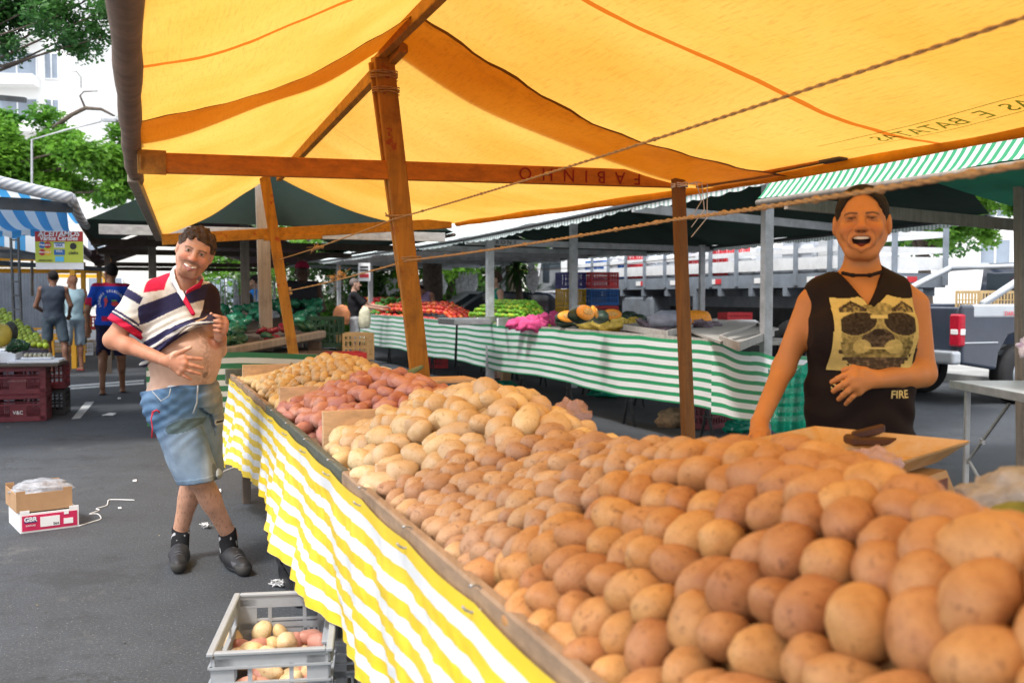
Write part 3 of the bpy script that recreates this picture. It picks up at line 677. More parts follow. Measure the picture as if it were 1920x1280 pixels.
crate('plastic_crate', 'black crate farther under the potato table', 'crate', S(.83, 5.02, 0), .52, .34, .16, UU, M['crateblack'])
r2 = random.Random(9)
for i in range(26):
    u = r2.uniform(-.2, .2); v = r2.uniform(-.11, .11); z = .10+.045*r2.random(); kd = r2.choice(['white', 'red', 'small', 'white', 'red'])
    o = bpy.data.objects.new(PNAME[kd], r2.choice(PV[kd])); C.objects.link(o); o.matrix_world = Matrix.Translation(cc+cax*u+cay*v+ZZ*z) @ Matrix.Rotation(r2.uniform(0, 6), 4, 'Z') @ Matrix.Rotation(r2.uniform(-.9, .9), 4, 'Y')
    tag(o, {'white': 'loose pale potato lying in the grey crate on the asphalt', 'small': 'loose small yellow potato lying in the grey crate on the asphalt', 'red': 'loose red potato lying in the grey crate on the asphalt'}[kd], 'potato', {'white': 'pale potatoes in the grey crate', 'small': 'small potatoes in the grey crate', 'red': 'red potatoes in the grey crate'}[kd])
for (px, py, kd, rx) in ((433, 1196, 'white', 0), (490, 1188, 'white', 1.4), (526, 1187, 'small', 1.2), (553, 1200, 'red', .2), (585, 1195, 'red', .3), (598, 1203, 'red', .1), (510, 1208, 'small', .3), (480, 1213, 'red', .1), (452, 1214, 'red', 0), (538, 1204, 'white', .2), (470, 1222, 'white', 0), (500, 1230, 'white', 0), (450, 1235, 'white', 0.2)):
    p = G(px, py, .175); o = bpy.data.objects.new(PNAME[kd], PV[kd][r2.randrange(5)]); C.objects.link(o); o.matrix_world = Matrix.Translation(p) @ Matrix.Rotation(r2.uniform(0, 6), 4, 'Z') @ Matrix.Rotation(rx, 4, 'Y')
    tag(o, {'white': 'loose pale potato lying in the grey crate on the asphalt', 'small': 'loose small yellow potato lying in the grey crate on the asphalt', 'red': 'loose red potato lying in the grey crate on the asphalt'}[kd], 'potato', {'white': 'pale potatoes in the grey crate', 'small': 'small potatoes in the grey crate', 'red': 'red potatoes in the grey crate'}[kd])
# ---- cardboard boxes at the left
def carton(name, label, loc, L, W, H, ax, mat, inner, th=.006, flaps=True):
    ax = Vector(ax).normalized(); ay = ZZ.cross(ax); root = thing(name, label, 'box', loc); o = Vector(loc)
    for (nm, u, v, su, sv, mt) in (('side_panel', 0, -W/2, L, th, mat), ('side_panel', 0, W/2, L, th, mat), ('end_panel', -L/2+th/2, 0, th, W-th*1.2, mat), ('end_panel', L/2-th/2, 0, th, W-th*1.2, mat)):
        b = MB(); b.box(o+ax*u+ay*v+ZZ*(H/2), (su, sv, H), ax, ay, ZZ)
        if nm == 'side_panel' and flaps:
            for uu in (-.42, .42): b.box(o+ax*(uu*L)+ay*v+ZZ*(H+.008), (L*.16, sv, .018), ax, ay, ZZ)
        b.build(nm, mt, root)
    b = MB(); b.box(o+ZZ*.005, (L-th*2.2, W-th*2.2, .006), ax, ay, ZZ); b.build('base', mat, root); return root, ax, ay
M['pinkcard'] = pm('crimson_printed_card', (.55, .02, .09), .6, .1, 8)
bl = G(38, 1000, 0); br = G(148, 986, 0); bax = (br-bl).normalized(); bay = ZZ.cross(bax); bc = (bl+br)/2+bay*.17; BL = (br-bl).length
cb, _, _ = carton('cardboard_box', 'low white and crimson printed box, lower of the two on the asphalt', bc, BL, .34, .105, bax, M['paper'], None)
fp = bc-bay*.174
mb = MB(); mb.box(fp+ZZ*.052, (BL*.94, .003, .085), bax, bay, ZZ); pnl = mb.build('printed_panel', M['pinkcard'], cb)
mb = MB(); mb.box(fp+bax*.0-bay*.0025+ZZ*.052, (BL*.33, .003, .055), bax, bay, ZZ); mb.box(fp+bax*.095-bay*.0035+ZZ*.042, (BL*.16, .003, .03), bax, bay, ZZ); mb.box(fp+bax*.085-bay*.0025+ZZ*.09, (BL*.08, .003, .02), bax, bay, ZZ); mb.build('paper_label', M['paper'], pnl)
mb = MB(); mb.box(fp-bax*(BL*.33)-bay*.0025+ZZ*.07, (BL*.2, .003, .03), bax, bay, ZZ); mb.build('logo_patch', pm('navy_ink', (.05, .06, .2), .6), pnl)
lettering('GBR', .034, fp-bax*(BL*.33)-bay*.005+ZZ*.062, bax, ZZ, M['paper'], pnl, bold=.001)
lettering('SHIITAKE', .012, fp-bax*(BL*.33)-bay*.004+ZZ*.035, bax, ZZ, M['paper'], pnl)
lettering('564', .02, fp+bax*.03-bay*.005+ZZ*.03, bax, ZZ, M['black'], pnl)
pr_ = bax*(BL/2+.004)
mb = MB(); mb.box(bc+pr_+ZZ*.052, (.003, .30, .09), bax, bay, ZZ); mb.build('printed_panel', M['pinkcard'], cb)
cb2, _, _ = carton('cardboard_box', 'brown cardboard tray holding plastic bags, on top of the crimson box', bc+ZZ*.112-bax*.022+bay*.01, BL*.95, .33, .10, bax, M['card'], None)
def blob_bag(name, label, cat, c, r, mat, seed=1, n=28, group=None, amp=.35):
    mb = MB(); mb.ell((0, 0, 0), (1, 1, 1), n, n*2//3); me = mb.mesh()
    for v in me.vertices:
        d = v.co.normalized(); k = 1+amp*noise.noise(d*2.1+Vector((seed, 0, 0)))+amp*.5*noise.noise(d*5+Vector((seed, 3, 0)))+amp*.25*abs(noise.noise(d*11+Vector((0, seed, 0))))
        v.co = Vector((c[0]+d.x*r[0]*k, c[1]+d.y*r[1]*k, c[2]+max(-.8, d.z)*r[2]*k))
    o = link(name, me, mat, None, True); return tag(o, label, cat, group)
blob_bag('plastic_bag', 'bundle of clear bluish plastic bags filling the brown cardboard tray', 'bag', bc+ZZ*.205-bax*.015, (.16, .14, .05), M['film'], 3)
blob_bag('plastic_bag', 'crumpled translucent pink plastic bag behind the pale potatoes', 'bag', P(1072, 792, 2.95), (.06, .07, .06), M['filmpink'], 5, amp=.42)
blob_bag('plastic_bag', 'small clear plastic bag behind the nearest potatoes beside the scale', 'bag', P(1640, 868, 1.9), (.045, .045, .03), M['filmpink'], 8)
mb = MB(); p = P(560+180, 697, 4.7); mb.tube([P(740, 725, 4.4), P(765, 700, 4.8), P(790, 688, 5.2)], [.012, .018, .012], 8)
tag(mb.build('leek', pm('leek_green', (.14, .22, .05), .5, .3, 20), smooth=True), 'green leek stalk lying behind the potatoes at the centre post', 'vegetable')
mb = MB(); mb.box(P(830, 712, 5.0), (.30, .2, .02), VV, UU, ZZ, .004); tag(mb.build('wooden_board', M['palewood']), 'pale wooden board behind the pale potatoes right of the centre post', 'board')
mb = MB(); mb.box(P(685, 688, 6.0)+ZZ*-.02, (.28, .2, .03), VV, UU, ZZ, .004); tag(mb.build('cutting_board', M['foam']), 'pale flat board between red and small potatoes at the back', 'board')
# ---- scale 
sc0 = P(1665, 880, 2.05); scz = .78
scl = thing('market_scale', 'beige tray scale on the potato table in front of the woman', 'scale', (sc0.x, sc0.y, scz)); M['scale'] = pm('beige_scale_plastic', (.50, .30, .12), .5, .12, 6, dirt=.3)
sx = Vector((math.cos(-.42), math.sin(-.42), 0)); sy = ZZ.cross(sx); bs = Vector((sc0.x, sc0.y, 0))
A4 = [Vector((.814, 2.62, 1.0)), Vector((1.071, 2.325, 1.0)), Vector((.794, 2.03, 1.0)), Vector((.537, 2.325, 1.0))]; tc = (A4[0]+A4[1]+A4[2]+A4[3])/4; bs = Vector((tc.x+.02, tc.y-.03, 0)); sx = (A4[1]-A4[2]).normalized(); sy = ZZ.cross(sx)
mb = MB(); pts = [(-.15, 0), (.17, 0), (.17, .06), (.11, .12), (-.15, .12)]
mb.prism([bs+sy*(-.14)+sx*u+ZZ*(scz+z) for u, z in pts], sy*.28); mb.build('body', M['scale'], scl)
mb = MB(); mb.box(bs-sy*.142+sx*(-.03)+ZZ*(scz+.085), (.05, .004, .03), sx, sy, ZZ); d_ = mb.build('keypad', M['white'], scl)
mb = MB(); mb.box(bs-sy*.142+sx*(.06)+ZZ*(scz+.088), (.10, .004, .028), sx, sy, ZZ); mb.build('display', pm('brown_display', (.16, .05, .02), .3), scl)
lettering('-I', .03, bs-sy*.146+sx*(-.03)+ZZ*(scz+.075), sx, ZZ, M['black'], d_)
mb = MB(); mb.box(Vector((tc.x, tc.y, .885)), (.2, .16, .06), sx, sy, ZZ, .004); mb.build('neck_block', M['black'], scl)
def traypt(u, v, z): return P(1672, 845, 2.02)*0+Vector((tc.x, tc.y, .915))+sx*u+sy*v+ZZ*z
mb = MB(); vs = []; 
inner = [(-.14, -.14), (.14, -.14), (.14, .14), (-.14, .14)]; outer = [(-.195, -.195), (.195, -.195), (.195, .195), (-.195, .195)]
for (z, ring) in ((0, inner), (.045, outer), (.039, [(u*.99, v*.99) for u, v in outer]), (-.006, inner)): vs += [traypt(u, v, z) for u, v in ring]
fs = [(0, 1, 2, 3), (15, 14, 13, 12)]+[(a, (a+1) % 4, 4+(a+1) % 4, 4+a) for a in range(4)]+[(4+a, 4+(a+1) % 4, 8+(a+1) % 4, 8+a) for a in range(4)]+[(8+a, 8+(a+1) % 4, 12+(a+1) % 4, 12+a) for a in range(4)]
mb._add(vs, fs); mb.build('tray', pm('worn_enamel_tray', (.55, .33, .13), .5, .15, 7, dirt=.8, dirtcol=(.6, .54, .46)), scl)
gq = G(1640, 836, .93); q = thing('metal_weight_bar', 'dark brown folded metal piece lying in the scale tray', 'tool', gq)
mx_ = Vector((1, .12, 0)).normalized(); my_ = ZZ.cross(mx_)
def traypt2(u, v, z): return gq+mx_*u+my_*v+ZZ*z
mb = MB(); mb.box(traypt2(.0, .0, .012), (.11, .03, .018), mx_, my_, ZZ, .004); mb.box(traypt2(-.0, .035, .03), (.085, .020, .022), (mx_+ZZ*.22).normalized(), my_, ZZ, .004); mb.box(traypt2(-.052, .015, .014), (.022, .06, .024), mx_, my_, ZZ, .006); mb.build('bar', pm('brown_metal', (.06, .022, .012), .45, .2, 20), q)
# blurred goods at the right edge behind the nearest heap
blob_bag('plastic_bag', 'pale clear plastic bag at the right edge behind the nearest potatoes', 'bag', P(1930, 940, 1.5), (.09, .1, .05), M['filmwhite'], 11)
mb = MB(); mb.ell(P(1925, 985, 1.42), (.07, .05, .035), 14, 9, wob=.2, seed=2); tag(mb.build('green_fruit', pm('olive_green_fruit_skin', (.18, .20, .05), .5, .3, 20), smooth=True), 'olive green fruit at the right edge behind the nearest potatoes', 'fruit')
# ================================================================ PEOPLE (implicit surfaces polygonised with surface nets)
def V3(p): return np.array([float(p[0]), float(p[1]), float(p[2])])
def nrm(v): v = V3(v); return v/np.linalg.norm(v)
class SDF:
    def __init__(s): s.ops = []; s.disp = []; s.clips = []
    def cone(s, a, b, ra, rb, k=.02, sign=1, flat=None):
        s.ops.append(('c', V3(a), V3(b), ra, rb, k, sign, flat)); return s
    def chain(s, pts, rs, k=.01, flat=None, sign=1):
        for i in range(len(pts)-1): s.cone(pts[i], pts[i+1], rs[i], rs[i+1], k, sign, flat)
        return s
    def ell(s, c, r, R=None, k=.02, sign=1):
        s.ops.append(('e', V3(c), np.array(r, float), np.eye(3) if R is None else R, k, sign)); return s
    def bounds(s, pad=.02):
        lo = np.full(3, 9e9); hi = -lo
        for o in s.ops:
            if o[-2 if o[0] == 'c' else -1] < 0: continue
            if o[0] == 'c': r = max(o[3], o[4]); a = np.minimum(o[1], o[2])-r; b = np.maximum(o[1], o[2])+r
            else: e = np.sqrt(((o[3]*o[2])**2).sum(1)); a = o[1]-e; b = o[1]+e
            lo = np.minimum(lo, a); hi = np.maximum(hi, b)
        return lo-pad, hi+pad
    def eval(s, lo, hi, h):
        n = np.maximum(3, np.ceil((hi-lo)/h).astype(int)+1); ax = [lo[i]+h*np.arange(n[i]) for i in range(3)]
        F = np.full(n, .5, np.float32)
        for o in s.ops:
            if o[0] == 'c': _, a, b, ra, rb, k, sg, flat = o; m = max(ra, rb)+k+3*h+.01; A = np.minimum(a, b)-m; B = np.maximum(a, b)+m
            else: _, c, r, R, k, sg = o; e = np.sqrt(((R*r)**2).sum(1))+k+3*h+.01; A = c-e; B = c+e
            i0 = np.maximum(0, np.floor((A-lo)/h).astype(int)); i1 = np.minimum(n, np.ceil((B-lo)/h).astype(int)+1)
            if (i1 <= i0).any(): continue
            sl = tuple(slice(i0[i], i1[i]) for i in range(3))
            X = ax[0][sl[0]][:, None, None]; Y = ax[1][sl[1]][None, :, None]; Z = ax[2][sl[2]][None, None, :]
            if o[0] == 'c':
                d = b-a; L2 = max(1e-12, d.dot(d)); px = X-a[0]; py = Y-a[1]; pz = Z-a[2]
                t = np.clip((px*d[0]+py*d[1]+pz*d[2])/L2, 0, 1); qx = px-t*d[0]; qy = py-t*d[1]; qz = pz-t*d[2]
                if flat is not None:
                    f, fac = flat; q = (qx*f[0]+qy*f[1]+qz*f[2])*(fac-1); qx = qx+q*f[0]; qy = qy+q*f[1]; qz = qz+q*f[2]
                D = np.sqrt(qx*qx+qy*qy+qz*qz)-(ra+(rb-ra)*t)
            else:
                px = X-c[0]; py = Y-c[1]; pz = Z-c[2]
                q = [(px*R[0, i]+py*R[1, i]+pz*R[2, i])/r[i] for i in range(3)]
                k0 = np.sqrt(q[0]**2+q[1]**2+q[2]**2); k1 = np.sqrt((q[0]/r[0])**2+(q[1]/r[1])**2+(q[2]/r[2])**2)+1e-6
                D = k0*(k0-1)/k1
            f = F[sl]
            if sg > 0: hh = np.maximum(k-np.abs(f-D), 0)/max(k, 1e-5); F[sl] = np.minimum(f, D)-hh*hh*k*.25
            else: D = -D; hh = np.maximum(k-np.abs(f-D), 0)/max(k, 1e-5); F[sl] = np.maximum(f, D)+hh*hh*k*.25
        X = ax[0][:, None, None]; Y = ax[1][None, :, None]; Z = ax[2][None, None, :]
        for g in s.disp: F = F+g(X, Y, Z)
        for g in s.clips: F = np.maximum(F, g(X, Y, Z))
        return F, lo, h
def nets(F, lo, h):
    n = F.shape; ins = F < 0; act = np.zeros((n[0]-1, n[1]-1, n[2]-1), bool); cnt = np.zeros(act.shape, np.int8)
    cs = [(i, j, k) for i in (0, 1) for j in (0, 1) for k in (0, 1)]
    for (i, j, k) in cs: cnt += ins[i:n[0]-1+i, j:n[1]-1+j, k:n[2]-1+k]
    act = (cnt > 0) & (cnt < 8); idx = np.argwhere(act); ids = np.full(act.shape, -1, np.int64); ids[act] = np.arange(len(idx))
    acc = np.zeros((len(idx), 3)); num = np.zeros(len(idx))
    for a in range(3):
        o1, o2 = [x for x in range(3) if x != a]
        for p in (0, 1):
            for q in (0, 1):
                c0 = idx.copy(); c0[:, o1] += p; c0[:, o2] += q; c1 = c0.copy(); c1[:, a] += 1
                f0 = F[tuple(c0.T)]; f1 = F[tuple(c1.T)]; m = (f0 < 0) != (f1 < 0)
                t = np.where(m, f0/(f0-f1+1e-12), 0); pos = c0.astype(float); pos[:, a] += t
                acc[m] += pos[m]; num[m] += 1
    verts = acc/num[:, None]*h+lo; quads = []
    for a in range(3):
        o1, o2 = [x for x in range(3) if x != a]
        sl0 = [slice(1, -1)]*3; sl0[a] = slice(0, n[a]-1); sl1 = list(sl0); sl1[a] = slice(1, n[a])
        s0 = ins[tuple(sl0)]; s1 = ins[tuple(sl1)]
        for flip in (0, 1):
            e = np.argwhere((s0 & ~s1) if not flip else (~s0 & s1))
            if not len(e): continue
            e = e.copy(); e[:, o1] += 1; e[:, o2] += 1; q = []
            for (p, r) in ((0, 0), (1, 0), (1, 1), (0, 1)):
                c = e.copy(); c[:, o1] -= p; c[:, o2] -= r; q.append(ids[tuple(c.T)])
            q = np.stack(q, 1)
            if bool(flip) ^ (a == 1): q = q[:, ::-1]
            quads.append(q)
    return verts, (np.concatenate(quads) if quads else np.zeros((0, 4), int))
def sculpt(sdf, h, fine=()):
    lo, hi = sdf.bounds(.03); VV_ = []; FF = []; base = 0
    F, l, hh = sdf.eval(lo, hi, h); v, q = nets(F, l, hh)
    if fine:
        c = v[q].mean(1); keep = np.ones(len(q), bool)
        for (a, b, fh) in fine: keep &= ~((c > a+h*.6) & (c < b-h*.6)).all(1)
        q = q[keep]
    VV_.append(v); FF.append(q); base = len(v)
    for (a, b, fh) in fine:
        F, l, hh = sdf.eval(np.array(a), np.array(b), fh); v, q = nets(F, l, hh); VV_.append(v); FF.append(q+base); base += len(v)
    return np.concatenate(VV_), np.concatenate(FF)
def npmesh(name, v, f):
    me = bpy.data.meshes.new(name); me.vertices.add(len(v)); me.vertices.foreach_set('co', np.asarray(v, np.float32).ravel())
    me.loops.add(f.size); me.loops.foreach_set('vertex_index', f.astype(np.int32).ravel()); me.polygons.add(len(f))
    me.polygons.foreach_set('loop_start', np.arange(0, f.size, 4, dtype=np.int32)); me.update(calc_edges=True); me.validate(); return me
def setcol(me, col):
    a = me.color_attributes.new('Col', 'FLOAT_COLOR', 'POINT'); c = np.ones((len(me.vertices), 4), np.float32); c[:, :3] = col; a.data.foreach_set('color', c.ravel())
def body_mesh(name, sdf, h, colf, mat, parent, fine=()):
    v, q = sculpt(sdf, h, fine); me = npmesh(name, v, q); n = len(me.vertices)
    vv = np.empty(n*3, 'f'); me.vertices.foreach_get('co', vv); vv = vv.reshape(-1, 3); c = np.ones((n, 3))*np.array(colf if not callable(colf) else (1, 1, 1))
    if callable(colf): c = colf(vv.astype(float))
    setcol(me, c); return link(name, me, mat, parent, True)
def frame(f, up=(0, 0, 1)):
    """columns: lateral (own left), forward, up"""
    f = nrm(f); up = nrm(up); l = np.cross(up, f); l /= np.linalg.norm(l); u2 = np.cross(f, l); return np.stack([l, f, u2], 1)
def headframe(f, up):
    u = nrm(up); f = nrm(V3(f)-u*np.dot(V3(f), u)); l = np.cross(u, f); return np.stack([l, f, u], 1)
def wn(X, Y, Z, fr, seed=0):
    return (np.sin(X*fr+seed+1.7*np.sin(Y*fr*.6+seed))+np.sin(Y*fr*1.1+2*seed+1.3*np.sin(Z*fr*.7))+np.sin(Z*fr*.9+3*seed+1.5*np.sin(X*fr*.8)))/3
def add_head(s, c, R, k=1.0, mouth='smile', neck=None, fem=False, dz=0):
    L = lambda x, y, z: V3(c)+R @ (np.array([x, y, z])*k)
    def e(x, y, z, r, kk=.012, sign=1, RR=None): s.ell(L(x, y, z), [q*k for q in r], R if RR is None else RR, kk*k, sign)
    def cn(a, b, ra, rb, kk=.01, sign=1, flat=None): s.cone(L(*a), L(*b), ra*k, rb*k, kk*k, sign, flat)
    e(0, -.012, .035, (.076, .094, .084), .01); e(0, .012, .0, ((.066 if fem else .068), .078, .085), .03)
    e(0, .03, -.045, (.056 if fem else .060, .058, .062), .03)
    cn((-.022, .062, -.098), (.022, .062, -.098), .020, .020, .03)                         # chin
    L0 = L
    for sx_ in (-1, 1):
        cn((sx_*.056, .0, -.04), (sx_*.030, .055, -.092), .020, .017, .03)                   # jaw line
        L = lambda x, y, z: L0(x, y, z+dz)
        e(sx_*.042, .068, -.020, (.025, .022, .021), .022)                                   # cheek
        e(sx_*.032, .096, .016, (.019, .014, .011), .012, -1)                                # eye socket
        e(sx_*.032, .079, .014, (.0145, .0135, .0125), .002)                                  # eyeball
        cn((sx_*.017, .086, .0215), (sx_*.047, .079, .020), .0050, .0042, .004)              # upper lid
        cn((sx_*.018, .086, .0058), (sx_*.046, .079, .0075), .0048, .004, .005)              # lower lid
        cn((sx_*.012, .088, .031), (sx_*.042, .078, .034), .0080, .0060, .016)                # brow
        e(sx_*.013, .101, -.022, (.0095, .011, .009), .006)                                  # nostril wing
        e(sx_*.081, -.008, .002, (.012, .021, .034), .006, 1); e(sx_*.092, -.001, .005, (.005, .011, .019), .004, -1)
    cn((0, .088, .028), (0, .115, -.016), .0090, .0125, .012); e(0, .117, -.020, (.0135, .012, .0105), .008)
    for sx_ in (-1, 1): e(sx_*.006, .111, -.031, (.0035, .006, .004), .002, -1)
    if mouth == 'smile':
        cn((-.030, .079, -.050), (0, .093, -.060), .0065, .0085, .008); cn((0, .093, -.060), (.030, .079, -.050), .0085, .0065, .008)
        cn((-.026, .080, -.057), (0, .089, -.072), .006, .0085, .008); cn((0, .089, -.072), (.026, .080, -.057), .0085, .006, .008)
        cn((-.030, .088, -.054), (-.010, .104, -.0615), .0034, .0052, .002, -1); cn((-.010, .104, -.0615), (.010, .104, -.0615), .0052, .0052, .002, -1); cn((.010, .104, -.0615), (.030, .088, -.054), .0052, .0034, .002, -1)
    elif mouth == 'laugh':
        e(0, .083, -.060, (.040, .02, .028), .015); e(0, .100, -.060, (.0325, .034, .0215), .004, -1); cn((-.050, .070, -.030), (-.034, .080, -.062), .010, .007, .012); cn((.050, .070, -.030), (.034, .080, -.062), .010, .007, .012)
        cn((-.035, .084, -.044), (0, .097, -.040), .0040, .0050, .004); cn((0, .097, -.040), (.035, .084, -.044), .0050, .0040, .004)
        cn((-.033, .080, -.058), (0, .087, -.087), .0048, .0070, .005); cn((0, .087, -.087), (.033, .080, -.058), .0070, .0048, .005)
    else:
        cn((-.022, .084, -.060), (.022, .084, -.060), .0065, .0065, .006); e(0, .100, -.060, (.022, .01, .0018), .002, -1)
    if neck is not None:
        s.cone(L(0, -.025, -.06), neck, .054*k if not fem else .050*k, .062*k, .03)
    return L0
def hand(s, w, mcp, tips, thumb, nrm_, r=.0085, bend=.012, mids=None):
    w = V3(w); nrm_ = nrm(nrm_)
    for m in mcp: s.cone(w, m, .017, .0125, .014)
    for i in range(3): s.cone(mcp[i], mcp[i+1], .0118, .0115, .01)
    for i, (m, t) in enumerate(zip(mcp, tips)):
        m = V3(m); t = V3(t); mid = (m*.52+t*.48)+nrm_*bend if mids is None else V3(mids[i]); rr = r*(1, 1.02, .97, .84)[i]
        s.cone(m, mid, rr*1.12, rr, .004); s.cone(mid, (mid+t)/2+nrm_*bend*.25, rr, rr*.93, .003); s.cone((mid+t)/2+nrm_*bend*.25, t, rr*.93, rr*.80, .003)
    t0, t1, t2 = [V3(q) for q in thumb]; s.cone(w*.5+t0*.5, t0, .017, .014, .012); s.cone(t0, t1, .0128, .0105, .008); s.cone(t1, t2, .0105, .0085, .004)
def torso(s, pel, wai, che, nek, shL, shR, lx, fy, g=1.0, ex=0.0, up=(0, 0, 1), arms=True, k=.05, rp=(.165, .118, .12), rw=(.148, .115, .15), rc=(.168, .115, .17)):
    for c, r in ((pel, rp), (wai, rw), (che, rc)):
        s.ell(c, [q*g+ex for q in r], frame(fy, up), k)
    shL = V3(shL); shR = V3(shR); nk = V3(nek); s.cone(shL, shR, .056+ex, .056+ex, .05)
    s.cone(nk, shL, .050+ex, .050+ex, .03); s.cone(nk, shR, .050+ex, .050+ex, .03)
def shoe(s, heel, toe, up=.0, w=.042, ank=None):
    heel = V3(heel); toe = V3(toe); d = nrm(toe-heel); z = np.array([0, 0, 1.])
    s.cone(heel+d*.035+z*.045, heel+d*.12+z*.052, .040, .043, .02); s.cone(heel+d*.12+z*.050, toe-d*.045+z*.036, .043, .036, .03)
    s.cone(heel+d*.035+z*.066, heel+d*.10+z*.066, .036, .033, .03)
    if ank is not None: s.cone(heel+d*.05+z*.09, ank, .040, .040, .02)
def above(z0): return lambda X, Y, Z: (z0-Z)+0*X+0*Y
def below(z0): return lambda X, Y, Z: (Z-z0)+0*X+0*Y
def plane(p, n): p = V3(p); n = nrm(n); return lambda X, Y, Z: (X-p[0])*n[0]+(Y-p[1])*n[1]+(Z-p[2])*n[2]
M['skin'] = vcol('skin', .52, .3, .3, 320, .10); M['fabric'] = vcol('clothing_fabric', .85, .2, .25, 400, 0, .1); M['denim'] = vcol('washed_denim', .85, .2, .35, 600, 0, .15)
M['hair'] = pm('brown_hair', (.055, .028, .014), .6, .5, 60, .6, stretch=(1, 1, .4)); M['hairblack'] = pm('dark_hair', (.006, .003, .003), .85, .4, 60, .5, stretch=(1, .3, 1)); M['shoe'] = vcol('black_shoe', .55, .4, .2, 200)
M['teeth'] = pm('teeth', (.78, .72, .60), .3, .05, 10); M['eye'] = vcol('eyeball', .15, .5)
M['hairgrey'] = pm('grey_brown_hair', (.14, .11, .10), .7, .4, 60, .5)
def hair_cap(c, R, k, mat, parent, arch=0, front=.055, r=(.083, .101, .092), low=-.02, curl=.004, fr=150, side=.0, name='hair', h=.0035, extra=None, off=(0, -.014, .037)):
    s = SDF(); L = lambda x, y, z: V3(c)+R @ (np.array([x, y, z])*k)
    s.ell(L(*off), [q*k for q in r], R, .01)
    if extra: extra(s, L)
    if curl: s.disp.append(lambda X, Y, Z: curl*wn(X, Y, Z, fr, 1))
    Rt = R.T; cc = V3(c)
    def clip(X, Y, Z):
        x = ((X-cc[0])*R[0, 0]+(Y-cc[1])*R[1, 0]+(Z-cc[2])*R[2, 0])/k; y = ((X-cc[0])*R[0, 1]+(Y-cc[1])*R[1, 1]+(Z-cc[2])*R[2, 1])/k; z = ((X-cc[0])*R[0, 2]+(Y-cc[1])*R[1, 2]+(Z-cc[2])*R[2, 2])/k
        # hairline: high over forehead, down in front of the ears, low at the nape
        lim = np.where(y > .045, front+.010*np.cos(x*30)+arch*(.018-9*x*x)-.9*np.maximum(0, np.abs(x)-.045), np.where(y > -.01, .035-side-1.0*(.045-y)*.25, low-.0*y))
        lim = np.where((y <= .045) & (y > .02), np.minimum(lim, front-.02), lim)
        return (lim-z)*.7*k
    s.clips.append(clip); return body_mesh(name, s, h, (0, 0, 0), mat, parent)
def face_color(c, R, k, skin, lip, brow, stub=0, flush=.0, dz=0, open_=.0042):
    skin = np.array(skin); lip = np.array(lip); brow = np.array(brow)
    def f(v):
        q = (v-V3(c)) @ R/k; col = np.ones((len(v), 3))*skin; x, y, z = q[:, 0], q[:, 1], q[:, 2]-dz; ax = np.abs(x)
        near = (y > .02) & (np.abs(z) < .13) & (ax < .09)
        n = (wn(v[:, 0], v[:, 1], v[:, 2], 60, 2)*.5+.5)[:, None]; col = col*(.93+.14*n)
        def blend(m, colr): nonlocal col; m = np.clip(m, 0, 1)[:, None]*near[:, None]; col = col*(1-m)+np.array(colr)*m
        blend(flush*np.exp(-(((ax-.042)/.022)**2+((z+.02)/.02)**2)), skin*np.array([1.25, .62, .55])); blend(flush*np.exp(-((x/.018)**2+((z+.02)/.016)**2)), skin*np.array([1.25, .62, .55]))
        if stub:
            m = stub*((z < -.035) & (y > -.0))*np.clip((-.035-z)/.02, 0, 1); blend(m, skin*np.array([.62, .50, .45]))
            m = stub*1.5*np.exp(-(((z+.041)/.008)**2))*(ax < .036); blend(m, brow*1.2); m = stub*1.4*np.exp(-(((ax-.037)/.007)**2))*((z < -.04) & (z > -.095)); blend(m, brow*1.3)
            m = stub*1.3*np.exp(-(((z+.098)/.012)**2+(x/.026)**2)); blend(m, brow*1.4)
        zl = -.056-.008*np.cos(x*45)
        blend(np.exp(-(((z-zl+.004)/.009)**4))*(ax < .033)*(y > .07)*(lip[0] >= 0), lip)
        blend(np.exp(-(((z-.0300-.16*(ax-.03)*(ax < .03)+.30*np.maximum(0, ax-.036))/(.0042 if stub else .0030))**4))*(ax > .012)*(ax < .053)*.9, brow)
        if dz: rr = np.sqrt((x/.043)**2+((z+.052)/.040)**2); blend(.6*np.exp(-((rr-1)/.055)**2)*(z < -.020)*(z > -.085)*(y > .04), skin*.5)  # laugh folds: crease shade painted into the skin colour
        blend((.0 if dz else .45)*np.exp(-(((ax-.020-(-.020-z)*.62)/.0030)**2))*((z < -.018) & (z > -.055)), skin*.55)  # nose-to-mouth fold, shade painted as a darker skin line
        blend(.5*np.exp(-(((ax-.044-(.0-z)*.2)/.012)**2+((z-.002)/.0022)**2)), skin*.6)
        blend(.8*np.exp(-(((z-.0135-open_-.0012+9*(ax-.032)**2)/.0017)**2))*(np.abs(ax-.032) < .0145), (.03, .015, .01))
        # eyes
        e = ((ax-.032)/.0115)**2+((z-.0135)/open_)**2; ei = ((ax-.032)/.0055)**2+((z-.0138)/.0054)**2
        blend((np.exp(-(((ax-.032)/.017)**4+((z-.0135)/.0085)**4)))*.6, skin*.5); blend(e < 1, (.42, .36, .32) if stub else skin*.35); blend((ei < 1)&(e < 1.3), (.035, .02, .012)); blend(np.exp(-(((ax-.008)/.004)**2+((z+.031)/.003)**2))*(y > .08), skin*.25);  # last blend paints nostril shade into the skin
        return col
    return f
